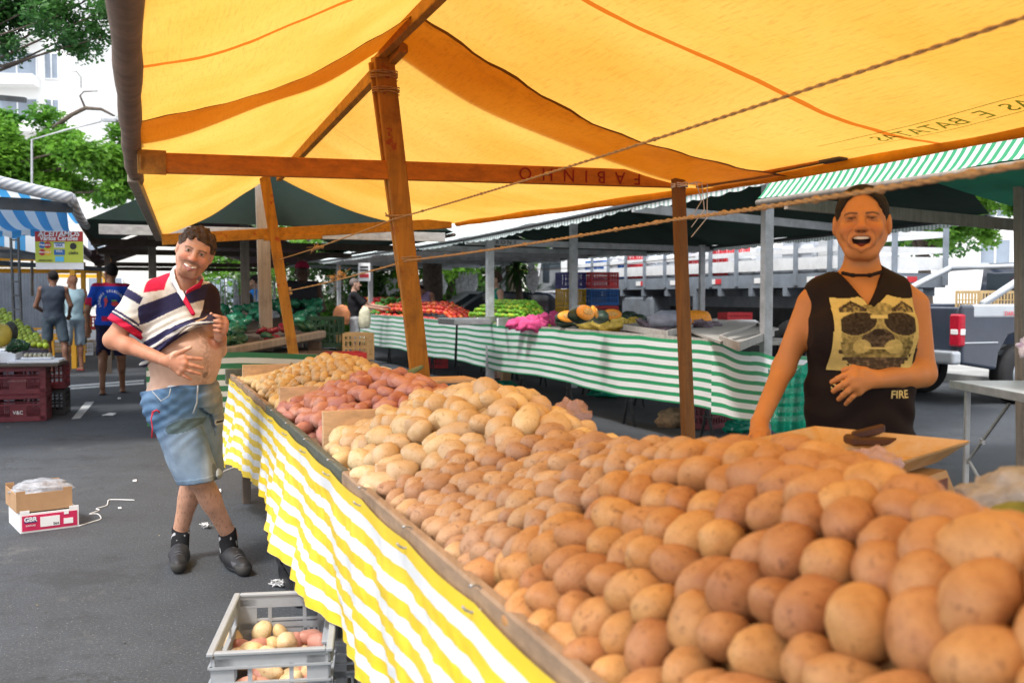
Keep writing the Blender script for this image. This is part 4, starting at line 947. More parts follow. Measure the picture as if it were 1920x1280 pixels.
# ---------------------------------------------------------------- the man lifting his shirt
Ym = 4.67
def pm_(px, py, d=0): return V3(P(px, py, Ym+d))
man = thing('person', 'smiling man in striped polo shirt and torn denim shorts patting his bare belly, legs crossed', 'person', (-1.45, 4.66, 0))
fm = nrm((.74, -.67, 0)); lm = np.cross((0, 0, 1), fm)           # forward, own left
hc = pm_(365, 474, -.03); hf = nrm((.30, -.95, -.08)); hR = headframe(hf, (.36, -.05, .93)); hk = .95
SK = (.56, .30, .205)
def man_body(s, ex=0, part='all'):
    upl = nrm((-.10, .02, 1))
    pel = pm_(343, 733, .0); wai = pm_(337, 668, .0)+fm*.015; che = pm_(324, 592, .03)
    if part in ('all', 'torso'):
        s.ell(pel, [.163+ex, .140+ex, .12+ex], frame(fm), .05); s.ell(wai, [.158+ex, .150+ex, .15+ex], frame(fm, upl), .05); s.ell(che, [.165+ex, .128+ex, .17+ex], frame(fm, upl), .06)
        s.ell(pm_(352, 672)+fm*.075, [.115+ex, .09+ex, .12+ex], frame(fm), .06)
        sR = pm_(268, 560, -.11); sL = pm_(378, 556, .15); nk = pm_(328, 541, .01)
        s.cone(sR, sL, .058+ex, .055+ex, .05); s.cone(nk, sR, .052+ex, .055+ex, .04); s.cone(nk, sL, .052+ex, .055+ex, .04)
sR, eRm, wR = pm_(268, 560, -.11), pm_(212, 637, -.17), pm_(306, 674, -.235)
sL, eLm, wL = pm_(380, 558, .15), pm_(408, 656, .13), pm_(414, 633, -.06)
sb = SDF(); man_body(sb); LH = add_head(sb, hc, hR, hk, 'smile', pm_(334, 548, .0))
sb.cone(sR, eRm, .052, .041, .03); sb.cone(eRm, wR, .042, .027, .02, flat=(nrm((0, -.5, .8)), 1.12)); sb.ell((eRm*.7+wR*.3), (.045, .038, .038), frame(wR-eRm), .02)
sb.cone(sL, eLm, .050, .040, .03); sb.cone(eLm, wL, .040, .028, .02)
def H_(px, py, d): return pm_(px, py, d)
hd = -.262
hand(sb, H_(309, 676, hd+.01), [H_(345, 670, hd), H_(347, 681, hd-.004), H_(344, 691, hd-.002), H_(337, 699, hd+.006)],
     [H_(378, 673, hd+.028), H_(380, 690, hd+.030), H_(375, 701, hd+.024), H_(358, 711, hd+.018)], [H_(328, 664, hd), H_(341, 659, hd), H_(357, 651, hd+.006)], (0, -1, .1), r=.0092, bend=.008)
hd2 = -.20
hand(sb, H_(411, 631, hd2+.03), [H_(420, 598, hd2), H_(423, 606, hd2), H_(422, 615, hd2), H_(419, 623, hd2)],
     [H_(401, 591, hd2-.02), H_(400, 601, hd2-.022), H_(400, 610, hd2-.022), H_(401, 619, hd2-.02)], [H_(405, 612, hd2+.02), H_(400, 600, hd2+.012), H_(396, 588, hd2+.0)], (.4, -1, .1), r=.0092, bend=.014)
# legs
hipR, knR, anR = pm_(312, 755, -.07), pm_(372, 893, -.04), pm_(430, 1004, .10)
hipL, knL, anL = pm_(374, 752, .09), pm_(364, 888, .15), pm_(337, 1001, .20)
for (a, b, c) in ((hipR, knR, anR), (hipL, knL, anL)):
    sb.cone(a, b, .092, .060, .04); sb.cone(b, c, .053, .036, .03); mid = b*.68+c*.32; sb.ell(mid+V3((0, .012, 0)), (.045, .050, .09), frame((0, -1, 0), b-c), .03)
hR_, tR_ = V3(G(424, 1058)), V3(G(472, 1088)); tR_ = hR_+nrm(tR_-hR_)*.285; hL_, tL_ = V3(G(338, 1050)), V3(G(334, 1080)); tL_ = hL_+nrm(tL_-hL_)*.285
sb.cone(anR, hR_+nrm(tR_-hR_)*.05+V3((0, 0, .07)), .034, .03, .02); sb.cone(anL, hL_+nrm(tL_-hL_)*.05+V3((0, 0, .07)), .034, .03, .02)
fc_ = face_color(hc, hR, hk, SK, (.50, .20, .17), (.16, .085, .045), .55, .45, open_=.0048)
def man_col(v):
    c = fc_(v); arm = np.minimum(np.linalg.norm(v-wR, axis=1), 9); 
    def seg(a, b): d = b-a; t = np.clip(((v-a) @ d)/d.dot(d), 0, 1); return np.linalg.norm(v-a-t[:, None]*d, axis=1)
    tan = (np.minimum(seg(eRm, wR), seg(sR*.3+eRm*.7, eRm)) < .06) | (np.linalg.norm(v-H_(350, 685, hd), axis=1) < .075) & (v[:, 1] < Ym+hd+.035) | (seg(wL, pm_(412, 606, hd2)) < .06)
    n = (wn(v[:, 0], v[:, 1], v[:, 2], 120, 4)*.5+.5)
    c[tan] = (np.array((.50, .225, .135))*(.85+.3*n[:, None]))[tan]
    pale = (v[:, 2] < pm_(0, 560)[2]) & (v[:, 2] > pm_(0, 740)[2]) & ~tan; c[pale] = (np.array((.60, .375, .27))*(.92+.13*n[:, None]))[pale]
    # belly hair and navel
    ctr = V3(pm_(352, 660)); q = v-ctr; lat = q @ lm; fr = q @ fm
    hm = np.exp(-((lat-.0)/.030)**2)*(fr > .05)*pale*(wn(v[:, 0], v[:, 1], v[:, 2], 300, 1) > -.15)*.38; c = c*(1-hm[:, None])+np.array((.16, .08, .05))*hm[:, None]
    nav = np.linalg.norm(v-(pm_(352, 700)+fm*.16), axis=1) < .016; c[nav] *= .5
    leg = v[:, 2] < pm_(0, 890)[2]; ln = wn(v[:, 0], v[:, 1], v[:, 2]*.4, 420, 3) > .45; c[leg] = (np.array((.50, .27, .18))*(.9+.18*n[:, None]))[leg]; c[leg & ln] *= .72
    return c
headbox = lambda c, r=.135: (V3(c)-r, V3(c)+np.array([r, r, r+.01]), .0024)
hb = headbox(hc, .125); hb[0][2] = hc[2]-.135
bx1 = (pm_(300, 720, 0)*0+np.array([pm_(318, 0, hd)[0], Ym+hd-.05, pm_(0, 722, hd)[2]]), np.array([pm_(392, 0, hd)[0], Ym+hd+.055, pm_(0, 641, hd)[2]]), .0026)
body_mesh('body', sb, .006, man_col, M['skin'], man, [hb, bx1])
hair_cap(hc, hR, hk, M['hair'], man, front=.060, low=-.04, curl=.0095, fr=170, r=(.0865, .104, .0945), h=.0026, side=.008)
s = SDF(); 
for (a, b) in (((-.012, .0985, -.0600), (.012, .0985, -.0600)), ((.012, .0985, -.060), (.026, .090, -.0555)), ((-.012, .0985, -.060), (-.026, .090, -.0555))): s.cone(LH(a[0], a[1]-.003, a[2]), LH(b[0], b[1]-.003, b[2]), .0046, .0036, .002)
body_mesh('teeth', s, .002, (.8, .75, .66), M['eye'], man)
# polo shirt
ss = SDF(); ex = .014
upl = nrm((-.10, .02, 1)); che = pm_(324, 592, .03); wai = pm_(334, 655, .0)+fm*.015
ss.ell(che, [.168+ex, .135+ex, .175+ex], frame(fm, upl), .06); ss.ell(wai, [.158+ex, .150+ex, .15+ex], frame(fm, upl), .06); ss.ell(pm_(350, 648)+fm*.07, [.115+ex, .088+ex, .11+ex], frame(fm), .06)
nk = pm_(328, 541, .01); ss.cone(sR, sL, .062+ex*.7, .058+ex*.7, .05); ss.cone(nk, sR, .052+ex*.7, .058+ex*.7, .04); ss.cone(nk, sL, .052+ex*.7, .058+ex*.7, .04)
slv = sR*.42+eRm*.58; ss.cone(sR, slv+(slv-sR)*.2, .064, .074, .035); slvL = sL*.5+eLm*.5; ss.cone(sL, slvL, .062, .066, .035)
# gathered cloth rolled up across the chest towards the fist
hemA, hemB, hemC = pm_(262, 690, .03), pm_(330, 618, -.22), pm_(398, 600, -.20)
for i, (pts, r) in enumerate((([pm_(276, 668, -.10), pm_(318, 636, -.205), pm_(360, 610, -.235), pm_(399, 600, -.215)], .019), ([pm_(270, 682, -.06), pm_(300, 655, -.17), pm_(345, 625, -.225), pm_(399, 604, -.205)], .015), ([pm_(283, 645, -.12), pm_(330, 614, -.22), pm_(399, 596, -.205)], .013))):
    ss.chain(pts, [r*1.15, r, r*.9, r*.7][:len(pts)], .012)
ss.cone(slvL*.6+pm_(402, 600, -.2)*.4, pm_(399, 600, -.19), .045, .014, .04)
pl0 = pm_(300, 668, -.14); hemN = np.cross(nrm(pm_(399, 612, -.20)-pm_(270, 690, -.04)), nrm((.15, 1, -.25))); hemN = hemN if hemN[2] < 0 else -hemN
hA, hB, hC = pm_(270, 694, -.04), pm_(352, 612, -.22), pm_(398, 604, -.20)
def hemclip(X, Y, Z):
    x = X+0*Y+0*Z; z1 = hB[2]+(hA[2]-hB[2])*(hB[0]-x)/(hB[0]-hA[0]); z2 = hB[2]+(x-hB[0])*.12
    z_ = np.where(x < hB[0], np.maximum(z1, hA[2]-.03), z2); return (z_-Z)*.72
ss.clips.append(hemclip)
sp_, sd = slv, nrm(eRm-sR); ss.clips.append(lambda X, Y, Z: np.where(np.sqrt((X-sp_[0])**2+(Y-sp_[1])**2+(Z-sp_[2])**2) < .13, (X-sp_[0])*sd[0]+(Y-sp_[1])*sd[1]+(Z-sp_[2])*sd[2]-.03, -1))
# neck opening
ss.ell(LH(0, .01, -.135), (.062, .072, .06), hR, .01, -1); ss.cone(pm_(352, 545, -.09), pm_(362, 575, -.17), .03, .012, .01, -1)
cdir = nrm(pm_(399, 600, -.2)-pm_(290, 640, -.1))
ss.disp.append(lambda X, Y, Z: .0035*wn(X, Y, Z, 32, 1)+.0045*np.sin((X*cdir[2]*-1.0+Z*cdir[0]*1.0)*170+3*np.sin(X*14)+2*Y*9)*np.clip((pm_(0, 575)[2]-Z)/.08, 0, 1))
ss.cone(sR, eRm, .045, .043, .004, -1)
NAVY = np.array((.028, .026, .075)); CREAM = np.array((.66, .63, .58)); WHITE = np.array((.72, .73, .76)); RED = np.array((.55, .015, .055))
def polo_col(v):
    up = nrm((-.18, 0, 1)); q = v-pm_(324, 541); h_ = -(q @ up)+.02*wn(v[:, 0], v[:, 1], v[:, 2], 9, 1)+.10*(q @ lm)*0
    h_ = h_-.16*np.clip(v[:, 0]-pm_(330, 0)[0], 0, 1)*0
    c = np.ones((len(v), 3))*WHITE; side = q @ nrm((1, 0, .25))
    hh = h_+.03*np.sin(side*9)
    edges = [(.035, CREAM), (.112, NAVY), (.185, CREAM), (.218, NAVY), (.232, CREAM), (.27, NAVY), (.285, CREAM), (.42, NAVY)]
    prev = -9
    for e_, cl in edges: m = (hh > prev) & (hh <= e_); c[m] = cl; prev = e_
    # sleeve
    d = eRm-sR; L = np.linalg.norm(d); t = ((v-sR) @ d)/L/L; rad = np.linalg.norm(v-sR-t[:, None]*d, axis=1); sl = (t > .0) & (rad < .10) & (v[:, 0] < pm_(277, 0)[0]+.10*np.clip(.25-t, 0, 1))
    for a, b, cl in ((-9, .16, NAVY), (.16, .47, CREAM), (.47, .52, NAVY), (.52, .545, CREAM), (.545, .585, NAVY), (.585, 9, RED)): m = sl & (t > a) & (t <= b); c[m] = cl
    m = (h_ < .004) & (q @ np.array([1, 0, 0]) > -.070) & (q @ np.array([1, 0, 0]) < .0); c[m] = RED
    lft = (v-sL) @ nrm(eLm-sL); m = (v[:, 0] > pm_(372, 0)[0]) & (v[:, 2] > pm_(0, 600)[2]); c[m] = np.array((.030, .018, .028)); m2 = m & (wn(v[:, 0], v[:, 1], v[:, 2], 70, 5) > .72); c[m2] = np.array((.4, .22, .1))  # warm flecks paint highlights on to the dark far shoulder
    return c*(.94+.08*(wn(v[:, 0], v[:, 1], v[:, 2], 200, 6)[:, None]))
shirt = body_mesh('polo_shirt', ss, .0042, polo_col, M['fabric'], man)
# collar
sc_ = SDF(); cl_ = [LH(-.055, -.045, -.112), LH(-.067, .0, -.128), LH(-.052, .055, -.150), LH(-.012, .105, -.185)]
sc_.chain([V3(p) for p in cl_], [.017, .018, .018, .012], .01, flat=(nrm(hR[:, 0]), 2.2)); cr_ = [LH(.055, -.045, -.108), LH(.075, .0, -.118), LH(.070, .05, -.135), LH(.025, .10, -.180)]
sc_.chain([V3(p) for p in cr_], [.017, .017, .018, .012], .01, flat=(nrm(hR[:, 0]), 2.2)); sc_.cone(cl_[0], cr_[0], .017, .017, .01)
sc_.cone(LH(.0, .112, -.19), pm_(362, 588, -.19), .012, .010, .01)
def coll_col(v):
    c = np.ones((len(v), 3))*WHITE; q = (v-hc) @ hR; c[(q[:, 0] > .02) & (q[:, 1] > .02)] = RED*.8; return c
body_mesh('collar', sc_, .003, coll_col, M['fabric'], man)
# denim shorts
sh = SDF(); sh.ell(pm_(342, 738, .0), [.180, .163, .15], frame(fm), .05); kR = hipR*.06+knR*.94; kL = hipL*.06+knL*.94
sh.cone(hipR, kR+(kR-hipR)*.12, .106, .100, .04, flat=(nrm((0, 1, 0)), 1.05)); hipLs, kLs = pm_(376, 752, .09), pm_(384, 872, .12); sh.cone(hipLs, kLs, .100, .085, .012)
wA, wB = pm_(268, 733), pm_(405, 708); sh.clips.append(lambda X, Y, Z: (Z-wA[2])-(X-wA[0])*(wB[2]-wA[2])/(wB[0]-wA[0])+0*Y); hz = nrm(knR-hipR)
sh.clips.append(lambda X, Y, Z: np.where(Y < Ym, (X-kR[0])*.12+(Z-kR[2])*-1.0-.045+0*Y, kL[2]-.03-Z+0*X+0*Y))
sh.cone(hipR*.3+knR*.7, anR, .072, .085, .004, -1); sh.cone(hipLs*.3+kLs*.7, kLs+(kLs-hipLs)*.3, .070, .075, .004, -1)
sh.disp.append(lambda X, Y, Z: .006*wn(X, Y, Z, 26, 2)+.004*np.sin(Z*120+4*np.sin(X*20)+2*Y*10)*np.clip((Z-pm_(0, 800)[2])/.2, 0, 1)+.003*wn(X, Y, Z, 60, 5))
gA, gB = pm_(366, 768, -.16), pm_(398, 888, -.1)
def gx(Z): return gA[0]+(gB[0]-gA[0])*(gA[2]-Z)/(gA[2]-gB[2])
sh.disp.append(lambda X, Y, Z: np.where((Y < Ym+.06) & (Z < gA[2]), .016*np.exp(-((X-gx(Z))/.008)**2)+.006*np.exp(-((X-gx(Z)-.02)/.012)**2)*np.sin(Z*90), 0))
sh.disp.append(lambda X, Y, Z: [.002][0]*np.sin((X*.8-Z*1.1)*95+3*np.sin(Z*13)+2*np.sin(X*17))*np.clip((Z-pm_(0, 850)[2])/.15, 0, 1)+0*Y)
def den_col(v):
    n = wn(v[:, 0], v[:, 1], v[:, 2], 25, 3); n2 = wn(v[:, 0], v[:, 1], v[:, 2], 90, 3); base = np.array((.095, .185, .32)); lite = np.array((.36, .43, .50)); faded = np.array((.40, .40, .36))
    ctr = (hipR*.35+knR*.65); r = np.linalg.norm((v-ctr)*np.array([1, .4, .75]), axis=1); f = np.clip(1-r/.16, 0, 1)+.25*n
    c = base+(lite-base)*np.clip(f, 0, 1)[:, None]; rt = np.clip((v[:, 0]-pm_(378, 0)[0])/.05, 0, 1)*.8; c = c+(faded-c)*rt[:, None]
    d = pm_(333, 802, -.2); e = ((v[:, 0]-d[0])/.072)**2+((v[:, 2]-d[2]-.25*(v[:, 0]-d[0]))/.030)**2; m = (e < 1) & (v[:, 1] < Ym); c[m] = np.array((.10, .15, .17)); m = (e >= 1) & (e < 1.2) & (v[:, 1] < Ym); c[m] *= 1.25
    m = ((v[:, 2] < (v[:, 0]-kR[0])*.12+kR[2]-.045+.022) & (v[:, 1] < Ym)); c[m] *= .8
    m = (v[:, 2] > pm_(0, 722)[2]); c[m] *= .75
    m = np.abs(((v-hipR) @ nrm(knR-hipR))-.10-.2*np.abs(v[:, 0]-hipR[0])) < .003; c[m] *= 1.2
    d = pm_(406, 794, 0); m = (np.abs(v[:, 0]-d[0]) < .016) & (np.abs(v[:, 2]-d[2]) < .006); c[m] = (.03, .02, .02); m = (np.abs(v[:, 0]-d[0]) < .022) & (np.abs(v[:, 2]-d[2]) < .012) & ~m; c[m] = (.5, .5, .48)
    m = (np.abs(n2) < .04) & (f > .5); c[m] *= 1.12
    c[(np.abs(v[:, 0]-gx(v[:, 2])) < .005) & (v[:, 2] < gA[2]) & (v[:, 1] < Ym+.06)] *= .55  # fold shade between the legs painted into the denim colour
    hz_ = (v[:, 0]-kR[0])*.12+kR[2]-.045; c[(np.abs(v[:, 2]-hz_-.024) < .003) & (v[:, 1] < Ym)] *= 1.35
    return c*(.93+.1*n2[:, None])
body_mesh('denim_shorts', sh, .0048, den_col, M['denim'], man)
s = SDF(); s.ell(pm_(342, 735, .0), [.163, .146, .14], frame(fm), .05); s.clips.append(lambda X, Y, Z: (Z-wA[2])-(X-wA[0])*(wB[2]-wA[2])/(wB[0]-wA[0])-.016+0*Y); s.clips.append(above(pm_(0, 738)[2])); body_mesh('underwear_band', s, .005, (.75, .76, .78), M['fabric'], man)
mb = MB(); q = pm_(287, 772, -.2); mb.tube([q, q+V3((-.006, -.01, -.03)), q+V3((.0, -.01, -.07)), q+V3((-.004, -.01, -.115))], [.005, .003, .003, .004], 6); mb.tube([q+V3((.0, -.012, 0)), q+V3((.02, -.01, .01)), q+V3((.03, 0, -.003))], .004, 6); mb.build('red_cord', pm('red_cord', (.5, .03, .06), .8), man, True)
mb = MB(); zc = pm_(368, 730, -.135)
mb.tube([pm_(285, 733, -.19), pm_(302, 752, -.205), pm_(317, 742, -.215), pm_(320, 728, -.205)], .0028, 5); mb.tube([pm_(371, 722, -.15), pm_(369, 755, -.17), pm_(362, 775, -.175)], .004, 5); mb.build('pocket_seam', pm('pale_seam', (.30, .33, .36), .8), man, True)
for (an, hl, tl) in ((anR, hR_, tR_), (anL, hL_, tL_)):
    s = SDF(); up_ = an+(an-hl-V3((0, 0, .07)))*.55; s.cone(hl+nrm(tl-hl)*.05+V3((0, 0, .065)), an+nrm(knR-anR if an is anR else knL-anL)*.025, .043, .043, .02); s.clips.append(plane(an+nrm(knR-anR if an is anR else knL-anL)*.03, (knR-anR if an is anR else knL-anL)))
    body_mesh('sock', s, .005, lambda v: np.where((wn(v[:, 0], v[:, 1], v[:, 2], 130, 2) > .62)[:, None], np.array((.4, .4, .42)), np.array((.012, .012, .014)))*np.ones((len(v), 3)), M['fabric'], man)
    s = SDF(); shoe(s, hl, tl); d = nrm(tl-hl); s.clips.append(above(.004)); s.disp.append(lambda X, Y, Z: .0015*wn(X, Y, Z, 90, 2))
    def shcol(v, hl=hl, d=d):
        c = np.ones((len(v), 3))*np.array((.018, .018, .021)); z = v[:, 2]; c[z < .026] = (.085, .085, .09); t = (v-hl) @ d; w_ = wn(v[:, 0], v[:, 1], v[:, 2], 40, 3); c[(z > .03) & (z < .06) & (w_ > .35)] = (.09, .09, .1); c[(t > .22) & (z < .05)] = (.05, .048, .045); return c
    sho = body_mesh('shoe', s, .004, shcol, M['shoe'], man)
    l = np.cross((0, 0, 1), d); mb = MB()
    for k in range(5): c_ = hl+d*(.105+.022*k)+V3((0, 0, .104-.006*k)); mb.tube([c_-l*.022+V3((0, 0, -.006)), c_+V3((0, 0, .002)), c_+l*.022+V3((0, 0, -.006))], .003, 5)
    mb.build('shoelace', pm('grey_lace', (.10, .10, .11), .8), sho, True)
# ---------------------------------------------------------------- the laughing woman
Yw = 3.0
def pw(px, py, d=0): return V3(P(px, py, Yw+d))
wom = thing('person', 'laughing woman in black sleeveless dog print top standing behind the potato table', 'person', (1.05, 3.0, 0))
fw = nrm((-.30, -.95, 0)); hcw = pw(1616, 420, .0); hRw = headframe((-.345, -.94, .10), (.01, .06, 1)); hkw = .925; DZW = -.006
SW = (.56, .235, .078)
def wtorso(s, ex=0):
    s.ell(pw(1612, 850), [.162+ex, .115+ex, .14+ex], frame(fw), .05); s.ell(pw(1610, 740), [.150+ex, .112+ex, .15+ex], frame(fw), .06); s.ell(pw(1612, 620), [.152+ex, .108+ex, .17+ex], frame(fw), .06)
    for x in (1568, 1658): s.ell(pw(x, 625, -.06), [.066+ex, .055+ex, .062+ex], frame(fw), .05)
    for x in (1542, 1686): s.cone(pw(1614, 520, .01), pw(x, 553, .01), .036+ex, .046+ex, .04)
wsR, weR, wwR = pw(1518, 572, .02), pw(1469, 690, .03), pw(1424, 792, -.08)
wsL, weL, wwL = pw(1716, 572, .02), pw(1730, 700, -.02), pw(1645, 711, -.17)
s = SDF(); wtorso(s); LW0 = add_head(s, hcw, hRw, hkw, 'laugh', pw(1615, 520, .02), True, dz=DZW); LW = lambda x, y, z: LW0(x, y, z+DZW)
s.cone(wsR, weR, .040, .033, .04); s.cone(weR, wwR, .033, .025, .02); s.cone(wsL, weL, .042, .038, .04); s.cone(weL, wwL, .038, .026, .02); s.ell(weL*.75+wwL*.25, (.036, .045, .036), frame(wwL-weL), .02)
s.cone(pw(1580, 850), pw(1578, 1160), .085, .055, .03); s.cone(pw(1645, 850), pw(1650, 1160), .085, .055, .03)
for x in (1578, 1650): q = pw(x, 1160); s.cone(q, V3((q[0], 3.02, .09)), .052, .036, .02); s.cone(V3((q[0], 3.02, .05)), V3((q[0]-.02, 2.84, .03)), .035, .028, .02)
h0 = -.19
hand(s, pw(1640, 710, h0+.02), [pw(1602, 696, h0), pw(1601, 709, h0-.014), pw(1603, 722, h0-.014), pw(1609, 733, h0-.004)],
     [pw(1560, 716, h0+.030), pw(1563, 733, h0+.022), pw(1573, 748, h0+.018), pw(1586, 757, h0+.016)], [pw(1622, 697, h0+.006), pw(1600, 690, h0+.026), pw(1582, 694, h0+.04)], (-.3, -1, .25), r=.0092, bend=.014)
hand(s, wwR, [pw(1414, 806, -.10), pw(1419, 808, -.13), pw(1426, 810, -.14), pw(1433, 810, -.14)], [pw(1402, 824, -.15), pw(1410, 828, -.18), pw(1420, 830, -.19), pw(1430, 830, -.18)], [pw(1430, 800, -.1), pw(1438, 810, -.13), pw(1440, 822, -.14)], (0, -1, .3))
fcw = face_color(hcw, hRw, hkw, SW, (-1, 0, 0), (.05, .02, .01), 0, .25, dz=DZW, open_=.0022)
def wcol(v):
    c = fcw(v); q = (v-hcw) @ hRw/hkw; x, y, z = q[:, 0], q[:, 1], q[:, 2]-DZW
    m = (((x/.0335)**2+((z+.060)/.0225)**2) < 1) & (y > .02) & (y < .088); c[m] = (.03, .008, .006); m = (((x/.020)**2+((z+.073)/.009)**2) < 1) & (y > .02) & (y < .086); c[m] = (.30, .06, .045)
    rr = ((x/.037)**2+((z+.062)/.0275)**2); m = (rr > .74) & (rr < 1.0+.12*(z < -.07)) & (y > .070); c[m] = c[m]*.6+np.array((.46, .16, .07))*.4
    n = wn(v[:, 0], v[:, 1], v[:, 2], 8, 4)*.5+.5; return c*(.93+.1*n[:, None])
hbw = (hcw-np.array([.12, .13, .125]), hcw+np.array([.12, .13, .135]), .0022)
hx = (np.array([pw(1545, 0, h0)[0], Yw+h0-.045, pw(0, 775, h0)[2]]), np.array([pw(1632, 0, h0)[0], Yw+h0+.06, pw(0, 676, h0)[2]]), .0025)
wbody = body_mesh('body', s, .006, wcol, M['skin'], wom, [hbw, hx])
s = SDF()
for i in range(9):
    x = (i-4)*.0062; s.cone(LW(x, .0885-x*x*9, -.0435-x*x*3), LW(x, .0885-x*x*9, -.0515+x*x*6), .0038, .0032, .0006)
body_mesh('teeth', s, .0016, (.95, .88, .70), M['eye'], wom)
def bun(s, L): s.ell(L(0, -.115, .03), (.04, .03, .045), None, .02)
hair_cap(hcw, hRw, hkw, M['hairblack'], wom, arch=1, front=.062, low=-.06, side=.03, curl=.0012, fr=300, r=(.0835, .104, .0935), extra=bun, h=.003)
# sleeveless top
ws = SDF(); ex = .013
wtorso(ws, ex); ws.clips.append(above(pw(0, 835)[2])); 
vn0, vn1, vn2 = pw(1563, 505, -.1), pw(1664, 505, -.1), pw(1614, 574, -.13)
def wclip(X, Y, Z):
    px = (X-hcw[0]); zz = Z; d = np.abs(px-(pw(1614, 0)[0]-hcw[0])); zt = pw(0, 574, -.12)[2]; zb = pw(0, 504, -.08)[2]
    v_ = np.where(Y < Yw-.02, (zt-Z)+ (d*(zb-zt)/.068), -1.)       # V neckline in front
    v_ = -v_*.6
    n_ = .075-np.sqrt((X-pw(1614, 0)[0])**2+(Y-Yw-.02)**2+((Z-pw(0, 497)[2])*1.1)**2)
    a = np.minimum(np.abs(X-pw(1524, 0)[0]), 9)*0
    xl = pw(1519, 0)[0]; xr = pw(1708, 0)[0]; up_ = Z > pw(0, 650)[2]; sd1 = np.where(up_, (xl+.35*np.abs(Z-pw(0, 590)[2])**1.0*0-X), -1.)+0*Y; sd2 = np.where(up_, X-xr, -1.)+0*Y
    vv = np.where(Y < Yw-.02, np.minimum(.0+(Z-zt)-(d*(zb-zt)/.066), .5), -1.); vv = np.where(Z > zb+.015, -1, vv)
    return np.maximum(np.maximum(n_, vv*.7), np.maximum(sd1, sd2))
ws.clips.append(wclip); ws.disp.append(lambda X, Y, Z: .003*wn(X, Y, Z, 22, 2)+.0035*np.sin(Z*70+3*np.sin(X*22)+Y*8)*np.clip((pw(0, 660)[2]-Z)/.1, 0, 1)+.002*wn(X, Y, Z, 55, 4))
top = body_mesh('sleeveless_top', ws, .0042, (.016, .010, .009), M['fabric'], wom)
s = SDF(); s.chain([pw(1580, 512, -.055), pw(1598, 516, -.085), pw(1632, 516, -.085), pw(1652, 510, -.055)], [.006]*4, .004, flat=((0, 1, 0), 2)); body_mesh('neck_strap', s, .003, (.016, .010, .009), M['fabric'], wom)
def project_patch(name, target, parent, px0, px1, py0, py1, nx, ny, colf, mat, Yf, dirv=(0, 1, 0), off=.0035, keep=None):
    """a printed patch lying on the cloth: grid cast on to the garment's surface"""
    me = target.data; tv = wloc(target); bvh = BVHTree.FromPolygons([v.co+tv for v in me.vertices], [tuple(p.vertices) for p in me.polygons])
    vs = []; cols = []; ok = []
    a0 = P(px0, py0, Yf); a1 = P(px1, py1, Yf)
    for j in range(ny+1):
        for i in range(nx+1):
            u = i/nx; v = j/ny; o = Vector((lerp(a0.x, a1.x, u), Yf-.6, lerp(a0.z, a1.z, v))); hit = bvh.ray_cast(o, Vector(dirv))
            if hit[0] is None: vs.append(o); ok.append(False)
            else: vs.append(hit[0]-Vector(dirv)*off); ok.append(keep is None or keep(u, v))
            cols.append(colf(u, v))
    fs = []
    for j in range(ny):
        for i in range(nx):
            q = (j*(nx+1)+i, j*(nx+1)+i+1, (j+1)*(nx+1)+i+1, (j+1)*(nx+1)+i)
            if all(ok[k] for k in q) and max(vs[k].y for k in q)-min(vs[k].y for k in q) < .05: fs.append(q)
    m = bpy.data.meshes.new(name); m.from_pydata(vs, [], fs); m.update(); setcol(m, np.array(cols)); return link(name, m, mat, parent, True)
def dogprint(u, v):
    base = np.array((.62, .50, .17)); dk = np.array((.035, .025, .015)); x = u; y = v
    n = noise.noise(Vector((x*9, y*9, 3))); n2 = noise.noise(Vector((x*28, y*28, 7))); c = base*(1+.08*n2)
    ex = (x-.5)/.40; ey = (y-.56)/.44; r = ex*ex+ey*ey
    if r < 1+.12*n: c = base*(.55+.35*n+.35*n2)
    for cx in (.24, .80):                                     # ears
        if abs(x-cx)*1.3+max(0, (.20-y))*1.9 < .20 and .03 < y < .24: c = dk*(2.0+3*n2) if (abs(x-cx)*1.3+max(0, (.20-y))*1.9 > .13 or n2 > 0) else base*.5
    if r < 1.05 and y > .62: c = base*(.28+.5*max(0, n+.25)+.3*n2)
    if ((x-.5)/.17)**2+((y-.58)/.13)**2 < 1: c = dk*(2.5+2.5*n2)  # muzzle
    if ((x-.5)/.07)**2+((y-.50)/.045)**2 < 1: c = dk
    for cx in (.33, .67):
        if ((x-cx)/.10)**2+((y-.68)/.09)**2 < 1: c = base*(.85+.2*n2)
    if .69 < y+.25*(x-.5)**2*3 < .715 and .36 < x < .66: c = base*1.05
    if r < 1.1 and y > .82: c = dk*(2+6*max(0, n2))
    for cx, tl in ((.28, -.15), (.76, .15)):
        xx = (x-cx); yy = (y-.37)-xx*tl; rr = (xx/.205)**2+(yy/(.125+(.04 if yy > 0 else 0)))**2
        if rr < 1: c = dk*(1.3+1.2*n2)
        elif rr < 1.14: c = base*.75
    if abs(y-.30) < .018 and .42 < x < .60: c = base*1.05
    if x < .1 or x > .93: c = base*(1+.1*n2)
    if r < 1.25 and r > 1.05 and y > .7 and (int(x*22)+int(y*22)) % 3 == 0: c = dk*2
    return tuple(np.clip(c, .01, 1))
def dogkeep(u, v):
    n = .02*noise.noise(Vector((u*6, v*6, 1)))
    if v < .17 and abs(u-.47) < .17*(1-v/.17)+.0: return False
    if v < .03+.03*math.sin(u*9): return False
    return (.02+n+.04*max(0, .5-v)) < u < .985+n-.10*max(0, v-.55)
project_patch('dog_print', top, top, 1535, 1697, 550, 690, 96, 92, dogprint, M['fabric'], Yw, keep=dogkeep)
M['printgold'] = pm('pale_gold_print', (.62, .50, .20), .8, .1, 30)
